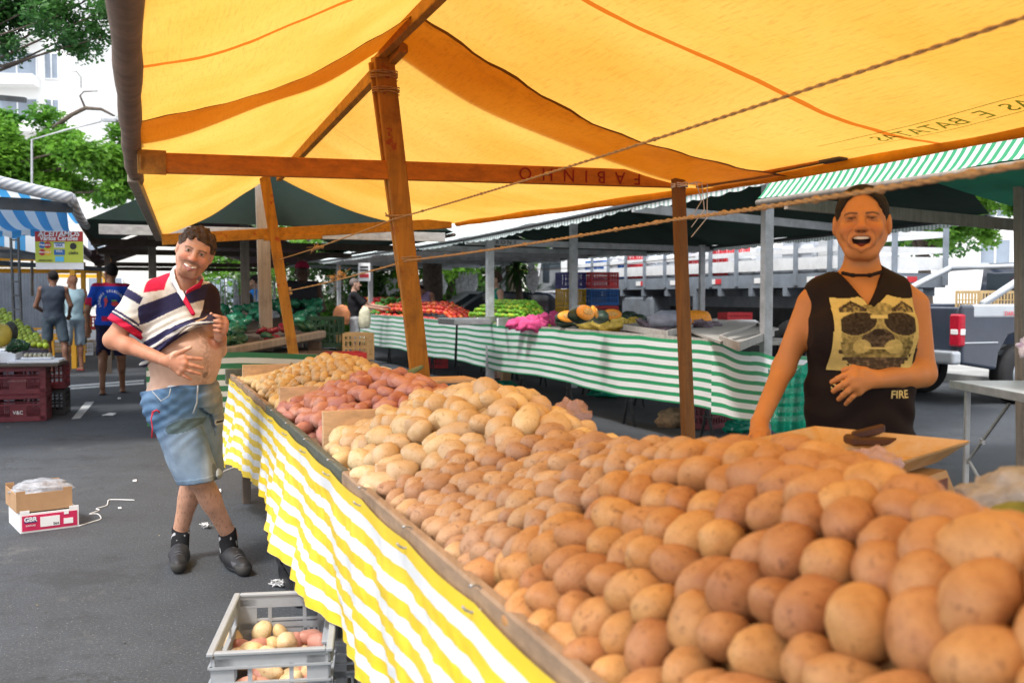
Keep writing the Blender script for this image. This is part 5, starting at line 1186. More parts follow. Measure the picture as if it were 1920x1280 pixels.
def ontop(mbx, tgt, Yf):
    me = tgt.data; tv = wloc(tgt); bvh = BVHTree.FromPolygons([v.co+tv for v in me.vertices], [tuple(p.vertices) for p in me.polygons])
    for i, v in enumerate(mbx.v):
        h_ = bvh.ray_cast(Vector((v[0], Yf-.6, v[2])), Vector((0, 1, 0))); y = h_[0].y-.005 if h_[0] else v[1]; mbx.v[i] = (v[0], y, v[2])
    return mbx
def wtext(t, px, py, size, tgt, Yf, mat, parent, shear=0):
    o = P(px, py, Yf); mbx = text_mb(t, size, o, (1, 0, 0), (0, 0, 1), ext=0, bold=.0006, shear=shear); ontop(mbx, tgt, Yf).build('lettering', mat, parent)
wtext('ST', 1553, 724, .040, top, Yw, M['printgold'], top); wtext('FIRE', 1657, 738, .032, top, Yw, M['printgold'], top)
# trousers
s = SDF(); s.ell(pw(1612, 860), [.172, .125, .14], frame(fw), .05); s.cone(pw(1580, 860), pw(1578, 1160), .094, .066, .03); s.cone(pw(1645, 860), pw(1650, 1160), .094, .066, .03)
for x in (1578, 1650): q = pw(x, 1160); s.cone(q, V3((q[0], 3.02, .13)), .064, .045, .02)
s.clips.append(below(pw(0, 800)[2])); body_mesh('trousers', s, .008, (.05, .006, .025), M['fabric'], wom)
for x in (1578, 1650): q = pw(x, 1160); s = SDF(); shoe(s, V3((q[0], 3.06, 0)), V3((q[0]-.02, 2.80, 0))); s.clips.append(above(.004)); body_mesh('shoe', s, .006, (.03, .03, .035), M['shoe'], wom)
# ---------------------------------------------------------------- people in the background
def person(label, loc, face, H=1.72, skin=(.30, .15, .08), topc=(.1, .1, .1), bot=(.1, .1, .1), hairm='hairblack', sleeves=False, knee=.55, pose=None, girth=1.0, hair=True, topf=None, h=.011, longtop=.0, hat=None, tank=False, lean=0, group=None, feet='flip', legs=True, hk=None, curly=False, bald=False):
    k = H/1.75; o = V3((loc[0], loc[1], 0)); f = nrm((face[0], face[1], 0)); l = np.cross((0, 0, 1), f)
    J = lambda x, y, z: o+l*(x*k)+f*((y+lean*max(0, z-.95))*k)+V3((0, 0, z*k))
    p = dict(hL=(.095, 0, .93), hR=(-.095, 0, .93), kL=(.11, .02, .50), kR=(-.11, .02, .50), aL=(.12, -.02, .09), aR=(-.12, -.02, .09), sL=(.185, -.01, 1.43), sR=(-.185, -.01, 1.43), eL=(.26, -.03, 1.15), eR=(-.26, -.03, 1.15), wL=(.27, .10, .93), wR=(-.27, .10, .93), hc=(0, .02, 1.635), hf=(0, 1, -.1)); p.update(pose or {})
    q = {a: J(*b) for a, b in p.items() if a != 'hf'}; root = thing('person', label, 'person', (o[0], o[1], 0), group)
    hf_ = l*p['hf'][0]+f*p['hf'][1]+V3((0, 0, p['hf'][2])); HR = headframe(hf_, (0, 0, 1))
    g = girth; s = SDF(); tors = [(J(0, 0, .96), (.165*g, .12*g, .12)), (J(0, .01*g, 1.12), (.148*g, .118*g, .15)), (J(0, 0, 1.30), (.172*g**.5, .115*g**.5, .17))]
    for c, r in tors: s.ell(c, [x*k for x in r], frame(f), .05)
    s.cone(q['sL'], q['sR'], .055*k, .055*k, .05); s.cone(J(0, -.01, 1.46), q['hc'], .055*k, .052*k, .03)
    add_head(s, q['hc'], HR, k if hk is None else hk, 'plain', None)
    for a in 'LR':
        s.cone(q['s'+a], q['e'+a], .048*k, .038*k, .03); s.cone(q['e'+a], q['w'+a], .037*k, .026*k, .02)
        wv = q['w'+a]; dv = nrm(wv-q['e'+a]); sv = np.cross(dv, f); sv = nrm(sv) if np.linalg.norm(sv) > .1 else l
        for i in range(4): m = wv+dv*.075*k+sv*(.010*(i-1.5)*k*1.7); s.cone(wv, m, .018*k, .013*k, .01); s.cone(m, m+dv*.04*k-np.cross(sv, dv)*.01, .010*k, .009*k, .004); s.cone(m+dv*.04*k-np.cross(sv, dv)*.01, m+dv*(.062-.006*abs(i-1.3))*k-np.cross(sv, dv)*.03*k, .0095*k, .008*k, .004)
        s.cone(wv+sv*.02*k, wv+dv*.06*k+sv*.045*k, .014*k, .010*k, .008)
        if legs:
            s.cone(q['h'+a], q['k'+a], .088*k*g**.5, .058*k, .04); s.cone(q['k'+a], q['a'+a], .054*k, .034*k, .03); s.ell(q['k'+a]*.7+q['a'+a]*.3-f*.015*k, (.05*k, .055*k, .10*k), frame(f), .03)
            t_ = V3((q['a'+a][0], q['a'+a][1], .03)); s.cone(t_-f*.03, t_+f*.15*k, .032*k, .030*k, .02, flat=((0, 0, 1), 1.3)); s.cone(q['a'+a], t_, .034*k, .03*k, .02)
    fcx = face_color(q['hc'], HR, k, skin, (skin[0]*.9, skin[1]*.6, skin[2]*.6), (.02, .012, .01))
    body_mesh('body', s, h, fcx, M['skin'], root, [(q['hc']-.13*k, q['hc']+.13*k, h*.5)] if h < .02 else [])
    if hair and not bald: hair_cap(q['hc'], HR, k, M[hairm], root, front=.06, low=-.045, side=-.01, curl=.012 if curly else .002, fr=70 if curly else 200, r=(.10, .115, .105) if curly else (.083, .101, .092), h=.006)
    if bald and hair: 
        hair_cap(q['hc'], HR, k, M[hairm], root, front=.3, low=-.05, side=-.0, curl=.001, fr=200, r=(.080, .098, .06), h=.005, off=(0, -.018, -.0))
    if hat:
        s = SDF(); L = lambda x, y, z: q['hc']+HR @ (np.array([x, y, z])*k); s.ell(L(0, -.01, .055), [.09*k, .11*k, .085*k], HR, .01); s.clips.append(plane(L(0, 0, .05), -HR[:, 2])); s.ell(L(0, .11, .05), [.07*k, .06*k, .012*k], HR, .01); body_mesh('cap', s, .006, hat, M['fabric'], root)
    s = SDF(); ex = .02
    for c, r in tors: s.ell(c, [x*k+ex for x in r], frame(f), .05)
    s.cone(q['sL'], q['sR'], .055*k+ex*.6, .055*k+ex*.6, .05)
    if longtop: s.ell(J(0, 0, .96-longtop), (.18*g*k, .14*g*k, .14*k), frame(f), .05)
    if sleeves:
        for a in 'LR': s.cone(q['s'+a], q['s'+a]*.35+q['e'+a]*.65, .062*k, .070*k, .03); s.cone(q['s'+a]*.4+q['e'+a]*.6, q['e'+a], .046*k, .05*k, .003, -1)
    elif tank:
        for a in 'LR': s.ell(q['s'+a]+(q['s'+a]-J(0, 0, 1.43))*.25, (.075*k, .075*k, .10*k), None, .01, -1)
    s.ell(J(0, .03, 1.53), (.085*k, .085*k, .075*k), None, .01, -1); s.clips.append(above(.93*k-longtop*k)); s.disp.append(lambda X, Y, Z: .005*wn(X, Y, Z, 24, 2)+.004*wn(X, Y, Z, 50, 1))
    tp = body_mesh('tank_top' if tank else 'shirt', s, h*.8, topc if topf is None else (lambda v: topf(v, J, f, l, k)), M['fabric'], root)
    if legs:
        s = SDF(); s.ell(J(0, 0, .95), [.178*g*k, .135*g*k, .12*k], frame(f), .05)
        for a in 'LR': e_ = q['h'+a]*(1-1.02)+q['k'+a]*1.02 if knee < .6 else q['k'+a]; e_ = q['h'+a]+(q['k'+a]-q['h'+a])*knee*1.9; s.cone(q['h'+a], e_, .098*k*g**.5, .088*k, .03); s.cone(q['h'+a]*.4+q['k'+a]*.6, q['a'+a], .062*k, .08*k, .003, -1)
        s.clips.append(below(1.0*k)); s.clips.append(above((.93-.43*knee*1.9)*k)); s.disp.append(lambda X, Y, Z: .006*wn(X, Y, Z, 22, 2)+.004*wn(X, Y, Z, 50, 1)); body_mesh('shorts', s, h*.8, bot, M['fabric'], root)
        for a in 'LR':
            t_ = V3((q['a'+a][0], q['a'+a][1], .012)); mb = MB(); mb.ell(t_+f*.06, (.052, .14, .012), 12, 6, l, f, (0, 0, 1)); mb.tube([t_+f*.03-l*.04, t_+f*.06+V3((0, 0, .05)), t_+f*.13], .006, 5); mb.build('sandal', M['black'] if feet == 'flip' else M['crateR'], root, True)
    return root, q, J, f, l, k, tp
fwd = nrm(V3(UU))
def bluef(v, J, f, l, k):
    c = np.ones((len(v), 3))*np.array((.012, .065, .42)); d0 = J(0, 0, 1.43)
    sx_ = np.abs((v-d0) @ l); c[(sx_ > .245*k) & (v[:, 2] < 1.30*k) & (v[:, 2] > 1.16*k)] = (.42, .012, .05); c[(v[:, 2] > 1.455*k)] = (.40, .012, .05)
    y = v[:, 2]; x = (v-d0) @ l; m = (np.abs(y-1.02*k) < .03) & (x > .02) & (x < .12) & (((v-d0) @ f) < 0); c[m] = (.42, .012, .05); return c
g_ = G(212, 738); rb, q, J, f, l, k, tp = person('heavyset man in blue red-trimmed T-shirt and navy shorts walking away', g_, fwd, 1.72, (.26, .125, .07), bot=(.015, .015, .045), sleeves=True, topf=bluef, girth=1.22, knee=.50, pose=dict(hf=(.55, 1, -.2), aL=(.13, -.12, .11), kL=(.12, 0, .5), aR=(-.12, .12, .09), wL=(.30, -.0, .90), wR=(-.28, .12, .92), eL=(.30, -.05, 1.13)), h=.009)
M['wprint'] = pm('white_shirt_print', (.75, .75, .78), .8, .05, 20)
def backdecal(mbx, name, mat, parent, q0):
    me = tp.data; tv = wloc(tp); bvh = BVHTree.FromPolygons([v.co+tv for v in me.vertices], [tuple(p.vertices) for p in me.polygons]); ff = Vector(f)
    for i, v in enumerate(mbx.v):
        o = Vector(v)-ff*.6; h_ = bvh.ray_cast(o, ff); mbx.v[i] = tuple((h_[0]-ff*.006) if h_[0] else v)
    mbx.build(name, mat, parent)
ctr = Vector(J(0, 0, 1.24)); rx = -Vector(l)
for i, ch in enumerate('LEGUMES SELECIONADOS'):
    if ch == ' ': continue
    a = math.radians(200-i*11.6); c = ctr+rx*(math.cos(a)*.135)+ZZ*(math.sin(a)*.135); xd = (rx*math.sin(a)-ZZ*math.cos(a)); yd = (rx*math.cos(a)+ZZ*math.sin(a)); backdecal(text_mb(ch, .040, c, xd, yd, ext=0, bold=.001), 'lettering', M['wprint'], tp, 0)
mbx = MB(); mbx.poly([ctr+rx*x+ZZ*z for x, z in ((-.09, .05), (-.055, .06), (-.04, .02), (-.06, -.04), (-.09, -.075), (-.08, -.02))]); backdecal(mbx, 'pepper_print', M['crateR'], tp, 0)
mbx = MB(); mbx.poly([ctr+rx*(.045+.045*math.cos(a))+ZZ*(-.02+.032*math.sin(a)) for a in np.linspace(0, 6, 14)]); backdecal(mbx, 'tomato_print', M['crateR'], tp, 0)
mbx = MB(); mbx.poly([ctr+rx*(.035+.04*math.cos(a))+ZZ*(.022+.012*math.sin(a)) for a in np.linspace(0, 6, 10)]); mbx.poly([ctr+rx*x+ZZ*z for x, z in ((-.08, .07), (-.06, .085), (-.05, .06))]); backdecal(mbx, 'leaf_print', pm('green_ink_print', (.15, .45, .1)), tp, 0)
backdecal(text_mb('Verg', .05, ctr+rx*.0-ZZ*.19, rx, ZZ, ext=0, shear=.3), 'lettering', M['wprint'], tp, 0)
person('lean man in dark grey tank top at the fruit stall, seen from behind', G(103, 700), nrm((-.35, 1, 0)), 1.72, (.17, .08, .05), (.035, .045, .065), (.05, .07, .09), tank=True, pose=dict(wL=(.18, .28, 1.05), wR=(-.22, .25, 1.0), eL=(.28, .03, 1.15), eR=(-.27, .0, 1.16), hf=(.2, 1, -.5), aR=(-.2, -.2, .10), kR=(-.17, -.08, .5), aL=(.05, .1, .09)), knee=.46)
person('bald man in white tank top and pale blue shorts beside the fruit stall', G(140, 695), nrm((-.7, .75, 0)), 1.66, (.38, .18, .11), (.50, .72, .82), (.38, .47, .56), tank=True, bald=True, hair=False, pose=dict(wL=(.2, .3, 1.0), wR=(-.2, .25, 1.0), hf=(.4, 1, -.2)), knee=.56, feet='red')
def at(px, Y): q = P(px, 555, Y); return (q.x, q.y)
person('dark skinned man in pink cap and black tank top behind the bagged greens', at(566, 12.2), nrm((.3, -1, 0)), 1.74, (.055, .028, .02), (.02, .022, .03), hat=(.30, .02, .06), tank=True, pose=dict(wL=(-.05, .28, 1.02), wR=(-.25, .22, 1.05), hf=(0, 1, -.7), hc=(0, .08, 1.60)), hair=False)
person('short haired woman in black T-shirt reaching over the pepper stall with shopping bags', at(664, 18.6), nrm((1, .2, 0)), 1.62, (.55, .33, .24), (.02, .02, .024), (.5, .5, .52), 'hairgrey', sleeves=True, pose=dict(wL=(.15, .62, 1.18), eL=(.2, .32, 1.22), wR=(-.2, .5, 1.15), eR=(-.22, .25, 1.18)), h=.016)
person('vendor with dark hair bent over tomatoes in a white and purple top', at(795, 20.2), nrm((-.5, -1, 0)), 1.62, (.40, .20, .13), (.35, .25, .42), tank=True, pose=dict(hc=(0, .16, 1.52), hf=(0, .7, -1), wL=(.1, .4, 1.0), wR=(-.1, .4, 1.0)), h=.016)
person('curly haired woman in green apron behind the grey scale', at(930, 15.6), nrm((-1, -.35, 0)), 1.66, (.50, .30, .22), (.02, .22, .17), hairm='hair', curly=True, tank=True, pose=dict(wL=(.18, .35, 1.05), wR=(-.2, .3, 1.05)), h=.014)
person('shopper in a blue shirt far behind the bagged greens', at(480, 17.5), nrm((-1, .2, 0)), 1.66, (.35, .2, .14), (.02, .16, .5), sleeves=True, h=.02)
person('shopper in a black shirt beside the blue shirt far behind the greens', at(462, 17), nrm((1, .2, 0)), 1.62, (.3, .18, .12), (.02, .02, .02), sleeves=True, h=.02)
# ================================================================ OTHER STALLS AND BACKGROUND
random.seed(21)
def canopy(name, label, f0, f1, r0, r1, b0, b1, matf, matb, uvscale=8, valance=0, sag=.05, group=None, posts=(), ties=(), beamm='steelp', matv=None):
    """front eave f0-f1, ridge r0-r1, back eave b0-b1 (0 = left end, 1 = right end)"""
    f0, f1, r0, r1, b0, b1 = [Vector(x) for x in (f0, f1, r0, r1, b0, b1)]; c = (f0+f1+b0+b1)/4
    root = thing(name, label, 'canopy', (c.x, c.y, 0), group); L = (f1-f0).length
    def sl(a0, a1, c0, c1):
        def f(u, v):
            p = a0.lerp(a1, u).lerp(c0.lerp(c1, u), v); p = p-ZZ*(sag*4*v*(1-v)+.03*abs(math.sin(u*PI*max(1, round(L/2.4))))*(1-v)); return p+ZZ*.01*noise.noise(Vector((u*12, v*6, 0)))
        return f
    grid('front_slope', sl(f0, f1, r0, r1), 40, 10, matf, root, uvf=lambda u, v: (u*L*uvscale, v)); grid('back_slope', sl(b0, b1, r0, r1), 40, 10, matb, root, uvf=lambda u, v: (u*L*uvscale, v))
    if valance:
        for (a0, a1) in ((f0, f1), (b0, b1)):
            grid('valance', lambda u, v: a0.lerp(a1, u)-ZZ*(.01+valance*v*(.75+.25*abs(math.cos(u*L*12))))+ZZ*(-.03*abs(math.sin(u*PI*max(1, round(L/2.4))))), int(L*40), 2, matv or matf, root, uvf=lambda u, v: (u*L*uvscale*1.5, v))
    for (a, b) in ((f0, f1), (r0, r1), (b0, b1)):
        mb = MB(); mb.tube([a-ZZ*.03, a.lerp(b, .5)-ZZ*.035, b-ZZ*.03], .022, 8); mb.build('purlin', M['steeld'] if beamm == 'steelp' else M[beamm], root, True)
    for u in ties:
        a = f0.lerp(f1, u); b = b0.lerp(b1, u); mb = MB(); mb.beam(a-ZZ*.06, b-ZZ*.06, .04, .085, UU, .003); mb.build('tie_beam', M[beamm], root)
        pass
    for (s_, t_, z_, w) in posts:
        mb = MB(); mb.beam(S(s_, t_, z_), S(s_, t_, 0), w, w*.8, VV, .004); mb.build('post', M[beamm], root)
    return root
# green stall row
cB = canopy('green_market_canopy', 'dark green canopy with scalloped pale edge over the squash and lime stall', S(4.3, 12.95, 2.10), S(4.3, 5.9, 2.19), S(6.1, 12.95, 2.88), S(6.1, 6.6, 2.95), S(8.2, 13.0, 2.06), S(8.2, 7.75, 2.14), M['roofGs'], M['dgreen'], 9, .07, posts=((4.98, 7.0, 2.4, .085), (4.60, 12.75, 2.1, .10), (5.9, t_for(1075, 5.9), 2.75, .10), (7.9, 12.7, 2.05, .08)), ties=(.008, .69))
tie = [c for c in cB.children if c.name.startswith('tie_beam')][0]
lettering('R O N Y', .085, S(4.88, 12.86, 2.01), VV, ZZ, M['black'], tie)
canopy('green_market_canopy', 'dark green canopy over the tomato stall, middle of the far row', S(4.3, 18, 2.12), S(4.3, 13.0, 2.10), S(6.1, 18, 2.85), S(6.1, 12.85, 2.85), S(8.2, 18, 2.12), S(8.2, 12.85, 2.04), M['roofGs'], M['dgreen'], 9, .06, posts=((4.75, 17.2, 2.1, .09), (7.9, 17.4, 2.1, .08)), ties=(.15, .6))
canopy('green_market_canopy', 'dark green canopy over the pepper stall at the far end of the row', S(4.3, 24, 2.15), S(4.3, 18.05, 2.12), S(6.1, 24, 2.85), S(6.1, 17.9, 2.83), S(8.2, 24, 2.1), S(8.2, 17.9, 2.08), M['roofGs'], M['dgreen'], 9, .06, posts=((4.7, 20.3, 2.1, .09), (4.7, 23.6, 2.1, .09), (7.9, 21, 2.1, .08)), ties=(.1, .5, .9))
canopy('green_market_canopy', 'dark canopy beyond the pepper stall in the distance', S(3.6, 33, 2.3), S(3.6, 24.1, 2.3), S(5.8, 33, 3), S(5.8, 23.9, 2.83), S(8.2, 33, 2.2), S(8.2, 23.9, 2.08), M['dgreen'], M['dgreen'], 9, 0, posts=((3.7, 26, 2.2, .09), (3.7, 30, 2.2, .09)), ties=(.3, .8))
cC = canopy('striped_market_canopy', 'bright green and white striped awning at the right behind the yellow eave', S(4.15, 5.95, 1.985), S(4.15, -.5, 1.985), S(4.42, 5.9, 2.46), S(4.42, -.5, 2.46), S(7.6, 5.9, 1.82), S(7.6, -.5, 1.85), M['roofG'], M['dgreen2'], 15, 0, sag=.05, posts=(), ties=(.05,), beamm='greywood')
mb = MB(); mb.beam(S(6.03, 5.42, 2.12), S(6.08, 5.38, 0), .09, .07, VV, .004); mb.build('post', M['greywood'], cC)
# canopy at the end of our own row (greens stall)
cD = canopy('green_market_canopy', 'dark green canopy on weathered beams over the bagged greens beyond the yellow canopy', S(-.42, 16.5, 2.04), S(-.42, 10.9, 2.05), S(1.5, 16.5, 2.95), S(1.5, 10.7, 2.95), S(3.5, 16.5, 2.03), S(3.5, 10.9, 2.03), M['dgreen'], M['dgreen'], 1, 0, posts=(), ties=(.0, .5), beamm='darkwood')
mb = MB(); mb.beam(S(-.25, 10.62, 1.955), S(3.3, 10.62, 1.95), .04, .10, UU, .003); mb.build('tie_beam', M['greywoodh'], cD)
mb = MB(); mb.beam(S(1.31, 10.58, 2.62), S(1.36, 10.58, .0), .13, .07, VV, .004); mb.build('post', M['greywood'], cD)
for (s_, t_) in ((1.45, 13.5), (.35, 15.5), (1.0, 16.3)): mb = MB(); mb.beam(S(s_, t_, 2.6), S(s_, t_, 0), .11, .07, VV, .004); mb.build('post', M['greywood'], cD)
mb = MB(); mb.prism([S(-.35, 10.75, 2.06), S(3.4, 10.75, 2.03), S(1.5, 10.75, 2.93)], UU*.01); mb.build('gable_sheet', M['dgreen'], cD)
canopy('maroon_market_canopy', 'dark maroon canopy far behind the bagged greens', S(-.6, 26, 2.0), S(-.6, 17.2, 2.0), S(1.3, 26, 2.8), S(1.3, 17.2, 2.8), S(3.2, 26, 2.0), S(3.2, 17.2, 2.0), pm('maroon_canvas', (.07, .015, .02), .8, .3, 3), pm('maroon_canvas_back', (.07, .015, .02), .8, .3, 3), 1, 0, posts=((-.3, 18, 2, .09), (2.9, 18, 2, .09), (-.3, 22, 2, .09), (1.2, 21, 2, .09), (2.9, 23, 2, .09)), ties=(.1, .5), beamm='darkwood')
mb = MB(); mb.beam(P(405, 662, 9.2), P(605, 626, 10.6), .10, .075, None, .01)
gt = thing('produce_rack', 'slanting wooden rack of bagged greens beyond the far yellow post', 'rack', S(1.0, 10.7, 0)); mb.build('front_log', M['greywood'], gt)
bk0, bk1 = P(400, 610, 11.2), P(600, 585, 12.4); a0, a1 = P(400, 662, 9.3), P(605, 627, 10.7)
mb = MB(); mb._add([a0-ZZ*.03, a1-ZZ*.03, bk1, bk0, a0-ZZ*.06, a1-ZZ*.06, bk1-ZZ*.03, bk0-ZZ*.03], [(0, 1, 2, 3), (7, 6, 5, 4), (0, 4, 5, 1), (2, 6, 7, 3), (1, 5, 6, 2), (0, 3, 7, 4)]); mb.build('rack_board', M['darkwood'], gt)
mb = MB(); q = P(590, 640, 10.6); mb.beam(q, Vector((q.x, q.y, 0)), .13, .13); q = P(420, 672, 9.5); mb.beam(q, Vector((q.x, q.y, 0)), .08, .08); mb.build('leg', M['darkwood'], gt)
M['lettuce'] = film('bagged_greens', (.03, .26, .15), 1, .12, .1); M['lettuce2'] = film('bagged_dark_greens', (.03, .12, .05), 1, .1, .1); M['redveg'] = film('bagged_red_chard', (.35, .03, .05), 1, .12, .1)
def rumple(r, seed, mat, n=16):
    mb = MB(); mb.ell((0, 0, 0), (1, 1, 1), n, n*2//3); me = mb.mesh('bag')
    for v in me.vertices: d = v.co.normalized(); k = 1+.5*noise.noise(d*2.3+Vector((seed, 0, 0)))+.3*noise.noise(d*6+Vector((seed, 3, 0))); v.co = Vector((d.x*r[0]*k, d.y*r[1]*k, d.z*r[2]*k))
    me.materials.append(mat); me.polygons.foreach_set('use_smooth', [True]*len(me.polygons)); return me
gb = [rumple((.085, .06, .045), i, M['lettuce']) for i in range(4)]; gd = [rumple((.08, .05, .035), i+9, M['lettuce2']) for i in range(3)]; gr = [rumple((.07, .05, .03), i+19, M['redveg']) for i in range(2)]
rg = random.Random(4); pts = []
for i in range(64):
    u = rg.random(); v = rg.random(); p = a0.lerp(a1, u).lerp(bk0.lerp(bk1, u), v)+ZZ*(.03+.05*rg.random()+.12*v); kd = gr if (v < .35 and u > .35 and rg.random() < .6) else (gd if v < .28 else gb); pts.append((p, kd))
for p, kd in pts:
    lb = {id(gb): ('bagged_lettuce', 'clear bag of green lettuce heaped at the back of the slanting rack', 'bags of lettuce on the rack'), id(gd): ('bagged_greens', 'clear bag of dark green leaves along the front of the slanting rack', 'bags of dark greens on the rack'), id(gr): ('bagged_chard', 'clear bag of reddish leaves on the slanting rack', 'bags of reddish leaves on the rack')}[id(kd)]
    heap(lb[0], lb[1], 'vegetable', lb[2], kd, [p], rg, (.8, 1.2))
# striped counter cloth under the greens
def cG(u, v): p = S(lerp(.15, 2.0, u), 9.55+.02*math.sin(u*21)*v+.03*v, lerp(.78-.10*max(0, u-.45), .12, v)); return p
tag(grid('striped_tablecloth', cG, 70, 14, M['clothGd']), 'dark green and cream striped cloth on the counter beside the man\'s hip', 'tablecloth')
ct = thing('market_table', 'plain counter under the dark green striped cloth', 'table', S(1, 10, 0)); mb = MB(); mb.sbox(.15, 2.0, 9.62, 11.2, .70, .73); mb.build('table_top', M['darkwood'], ct)
for (a, b) in ((.25, 9.7), (1.9, 9.7), (.25, 11.1), (1.9, 11.1)): mb = MB(); mb.beam(S(a, b, .7), S(a, b, 0), .05, .05); mb.build('leg', pm('dark_red_paint', (.12, .02, .03)) if b == 9.7 and a < 1 else M['darkwood'], ct)
# crates right of the far post
def simple_crate(label, c, ax, mat, L=.52, W=.34, H=.29, group=None, name='plastic_crate', grid_=True):
    ax = Vector(ax).normalized(); ay = ZZ.cross(ax); c = Vector(c); root = thing(name, label, 'crate', c, group)
    mb = MB(); mb.box(c+ZZ*.01, (L-.02, W-.02, .012), ax, ay, ZZ); mb.build('base', mat, root)
    for sg in (-1, 1):
        for (a, b, n, off) in ((ax, ay, L, W/2-.004), (ay, ax, W, L/2-.004)):
            mb = MB(); nx = int(n/.05)
            for z, hh in ((H-.02, .035), (H*.72, .012), (H*.45, .02), (.03, .05)): mb.box(c+b*(sg*off)+ZZ*z, (n-.004, .008, hh), a, b, ZZ)
            for i in range(nx+1): mb.box(c+b*(sg*off)+a*(-n/2+.01+i*(n-.02)/nx)+ZZ*(H/2), (.014 if 0 < i < nx else .03, .012, H-.01), a, b, ZZ)
            mb.build('side_panel', mat, root)
    return root
Q = lambda px, Y: Vector((P(px, 555, Y).x, Y, 0))
for i, (lbl, m, px, Y, z, H) in enumerate([('beige slatted crate, topmost of the stack beside the woman with bags', 'cratebeige', 665, 11.0, .60, .30), ('beige slatted crate, second from top of the stack beside the woman with bags', 'cratebeige', 665, 11.0, .30, .29), ('beige slatted crate, lowest of the stack beside the woman with bags', 'cratebeige', 665, 11.0, 0, .29), ('dark green crate standing upright with an oval handle hole, right of the far yellow post', 'crategreen', 608, 10.9, .74, .34), ('dark green crate under the upright one', 'crategreen', 606, 10.9, .42, .30), ('bright red slatted crate in front of the beige stack', 'crateR', 646, 10.0, .50, .24), ('red crate under the bright red one before the beige stack', 'crateR', 646, 10.0, .24, .25)]):
    simple_crate(lbl, Q(px, Y)+ZZ*z, VV, M[m] if m != 'crateR' or 'bright' not in lbl else M['crateR'], .34 if m == 'cratebeige' else .36, .34, H)
# green striped tables of the far row
def rowtable(label, t0, t1, z=.92, s0=4.55, s1=5.75, clabel=''):
    r = thing('market_table', label, 'table', S((s0+s1)/2, (t0+t1)/2, 0)); mb = MB(); mb.sbox(s0+.02, s1, t0, t1, z-.04, z-.015); mb.build('table_top', M['greywoodh'], r)
    mb = MB(); mb.sbox(s0+.012, s0+.035, t0, t1, z-.035, z+.02); mb.build('rim_board', M['greywoodh'], r)
    for t in np.arange(t0+.3, t1, 1.45):
        for s_ in (s0+.15, s1-.15):
            mb = MB(); mb.tube([S(s_, t-.2, z-.04), S(s_, t+.12, 0)], .014, 6); mb.tube([S(s_, t+.2, z-.04), S(s_, t-.12, 0)], .014, 6); mb.tube([S(s_, t-.08, .25), S(s_, t+.08, .25)], .01, 6); mb.build('trestle_leg', M['steeld'], r, True)
    return r
rowtable('long trestle table of the squash and lime stall', 7.15, 13.9); rowtable('long trestle table of the tomato and pepper stall', 14.1, 20.6)
def gcloth(t0, t1, lab, z=.925):
    def f(u, v): t = lerp(t1, t0, u); w = v*(.012*math.sin(t*7)+.02*math.sin(t*2.1)); return S(4.535+w, t, lerp(z-.01*abs(math.sin(t*3)), .335+.02*math.sin(t*1.9), v))
    o = grid('striped_tablecloth', f, int((t1-t0)*22), 16, M['clothG']); tag(o, lab, 'tablecloth'); return o
gcloth(7.12, 13.95, 'long green and white striped cloth on the squash and lime table front'); gcloth(14.05, 20.5, 'green and white striped cloth on the tomato table, behind the centre yellow post')
def gend(u, v):
    a = [S(4.53, 7.12, .93), S(4.75, 6.9, .84), S(5.05, 6.75, .80), S(5.6, 6.85, .80)]; i = min(2, int(u*3)); p = a[i].lerp(a[i+1], u*3-i)
    return Vector((p.x, p.y, 0))+ZZ*lerp(p.z+.012*math.sin(u*20), .32-.05*math.sin(u*3), v)+VV*(.02*math.sin(u*26)*v)-UU*(.12*v*math.sin(u*3))
tag(grid('striped_tablecloth', gend, 60, 16, M['clothG']), 'drooping green and white striped cloth wrapped round the near corner of the far table', 'tablecloth')
M['greenfilm'] = film('green_plastic_sheet', (.01, .38, .25), .95, .25, .4)
tag(grid('plastic_sheet', lambda u, v: P(1440+75*u+6*v, 690+15*math.sin(u*4)+115*v, 7.4+.06*math.sin(u*17+v*3)), 20, 14, M['greenfilm']), 'bright green plastic sheet hanging beside the woman\'s right arm', 'plastic sheet')
# produce on the far tables
def ball(name, r, mat, seed=1, sq=.85, lump=.06): return potato_mesh(name, r, r*.95, r*sq, mat, seed, lump, 2, 1)
M['tomato'] = pm('tomato_skin', (.72, .05, .02), .25, .2, 9, randv=.2, spec=.6); M['tomato2'] = pm('orange_tomato_skin', (.80, .17, .03), .25, .2, 9, randv=.2, spec=.6)
M['lime'] = pm('lime_skin', (.16, .38, .02), .35, .3, 30, .2, randv=.3); M['lime2'] = pm('yellow_green_lime_skin', (.38, .50, .03), .35, .2, 30, .2, randv=.2)
M['pepperR'] = pm('red_pepper_skin', (.55, .015, .02), .2, .2, 9); M['pepperY'] = pm('yellow_pepper_skin', (.75, .42, .02), .2, .2, 9); M['pepperG'] = pm('green_pepper_skin', (.06, .22, .02), .2, .3, 9)
M['squash'] = pm('dark_squash_skin', (.03, .055, .035), .4, .6, 18, .2); M['squashflesh'] = pm('orange_squash_flesh', (.85, .32, .03), .5, .15, 30)
M['pinkmesh'] = pm('pink_net_bag', (.70, .08, .25), .7, .35, 40, .4)
tz = .925
tA, tB = t_for(930, 4.7), t_for(1010, 4.7)
heap('lime', 'green lime in the heap left of the pink net bags', 'fruit', 'limes in the heap', [ball('lime', .032, M['lime'], 1), ball('lime', .032, M['lime'], 2), ball('lime', .031, M['lime2'], 3)], mound(4.62, 5.6, t_for(1010, 4.9), t_for(905, 4.9), tz, .30, .062, rng=random.Random(2))[:290])
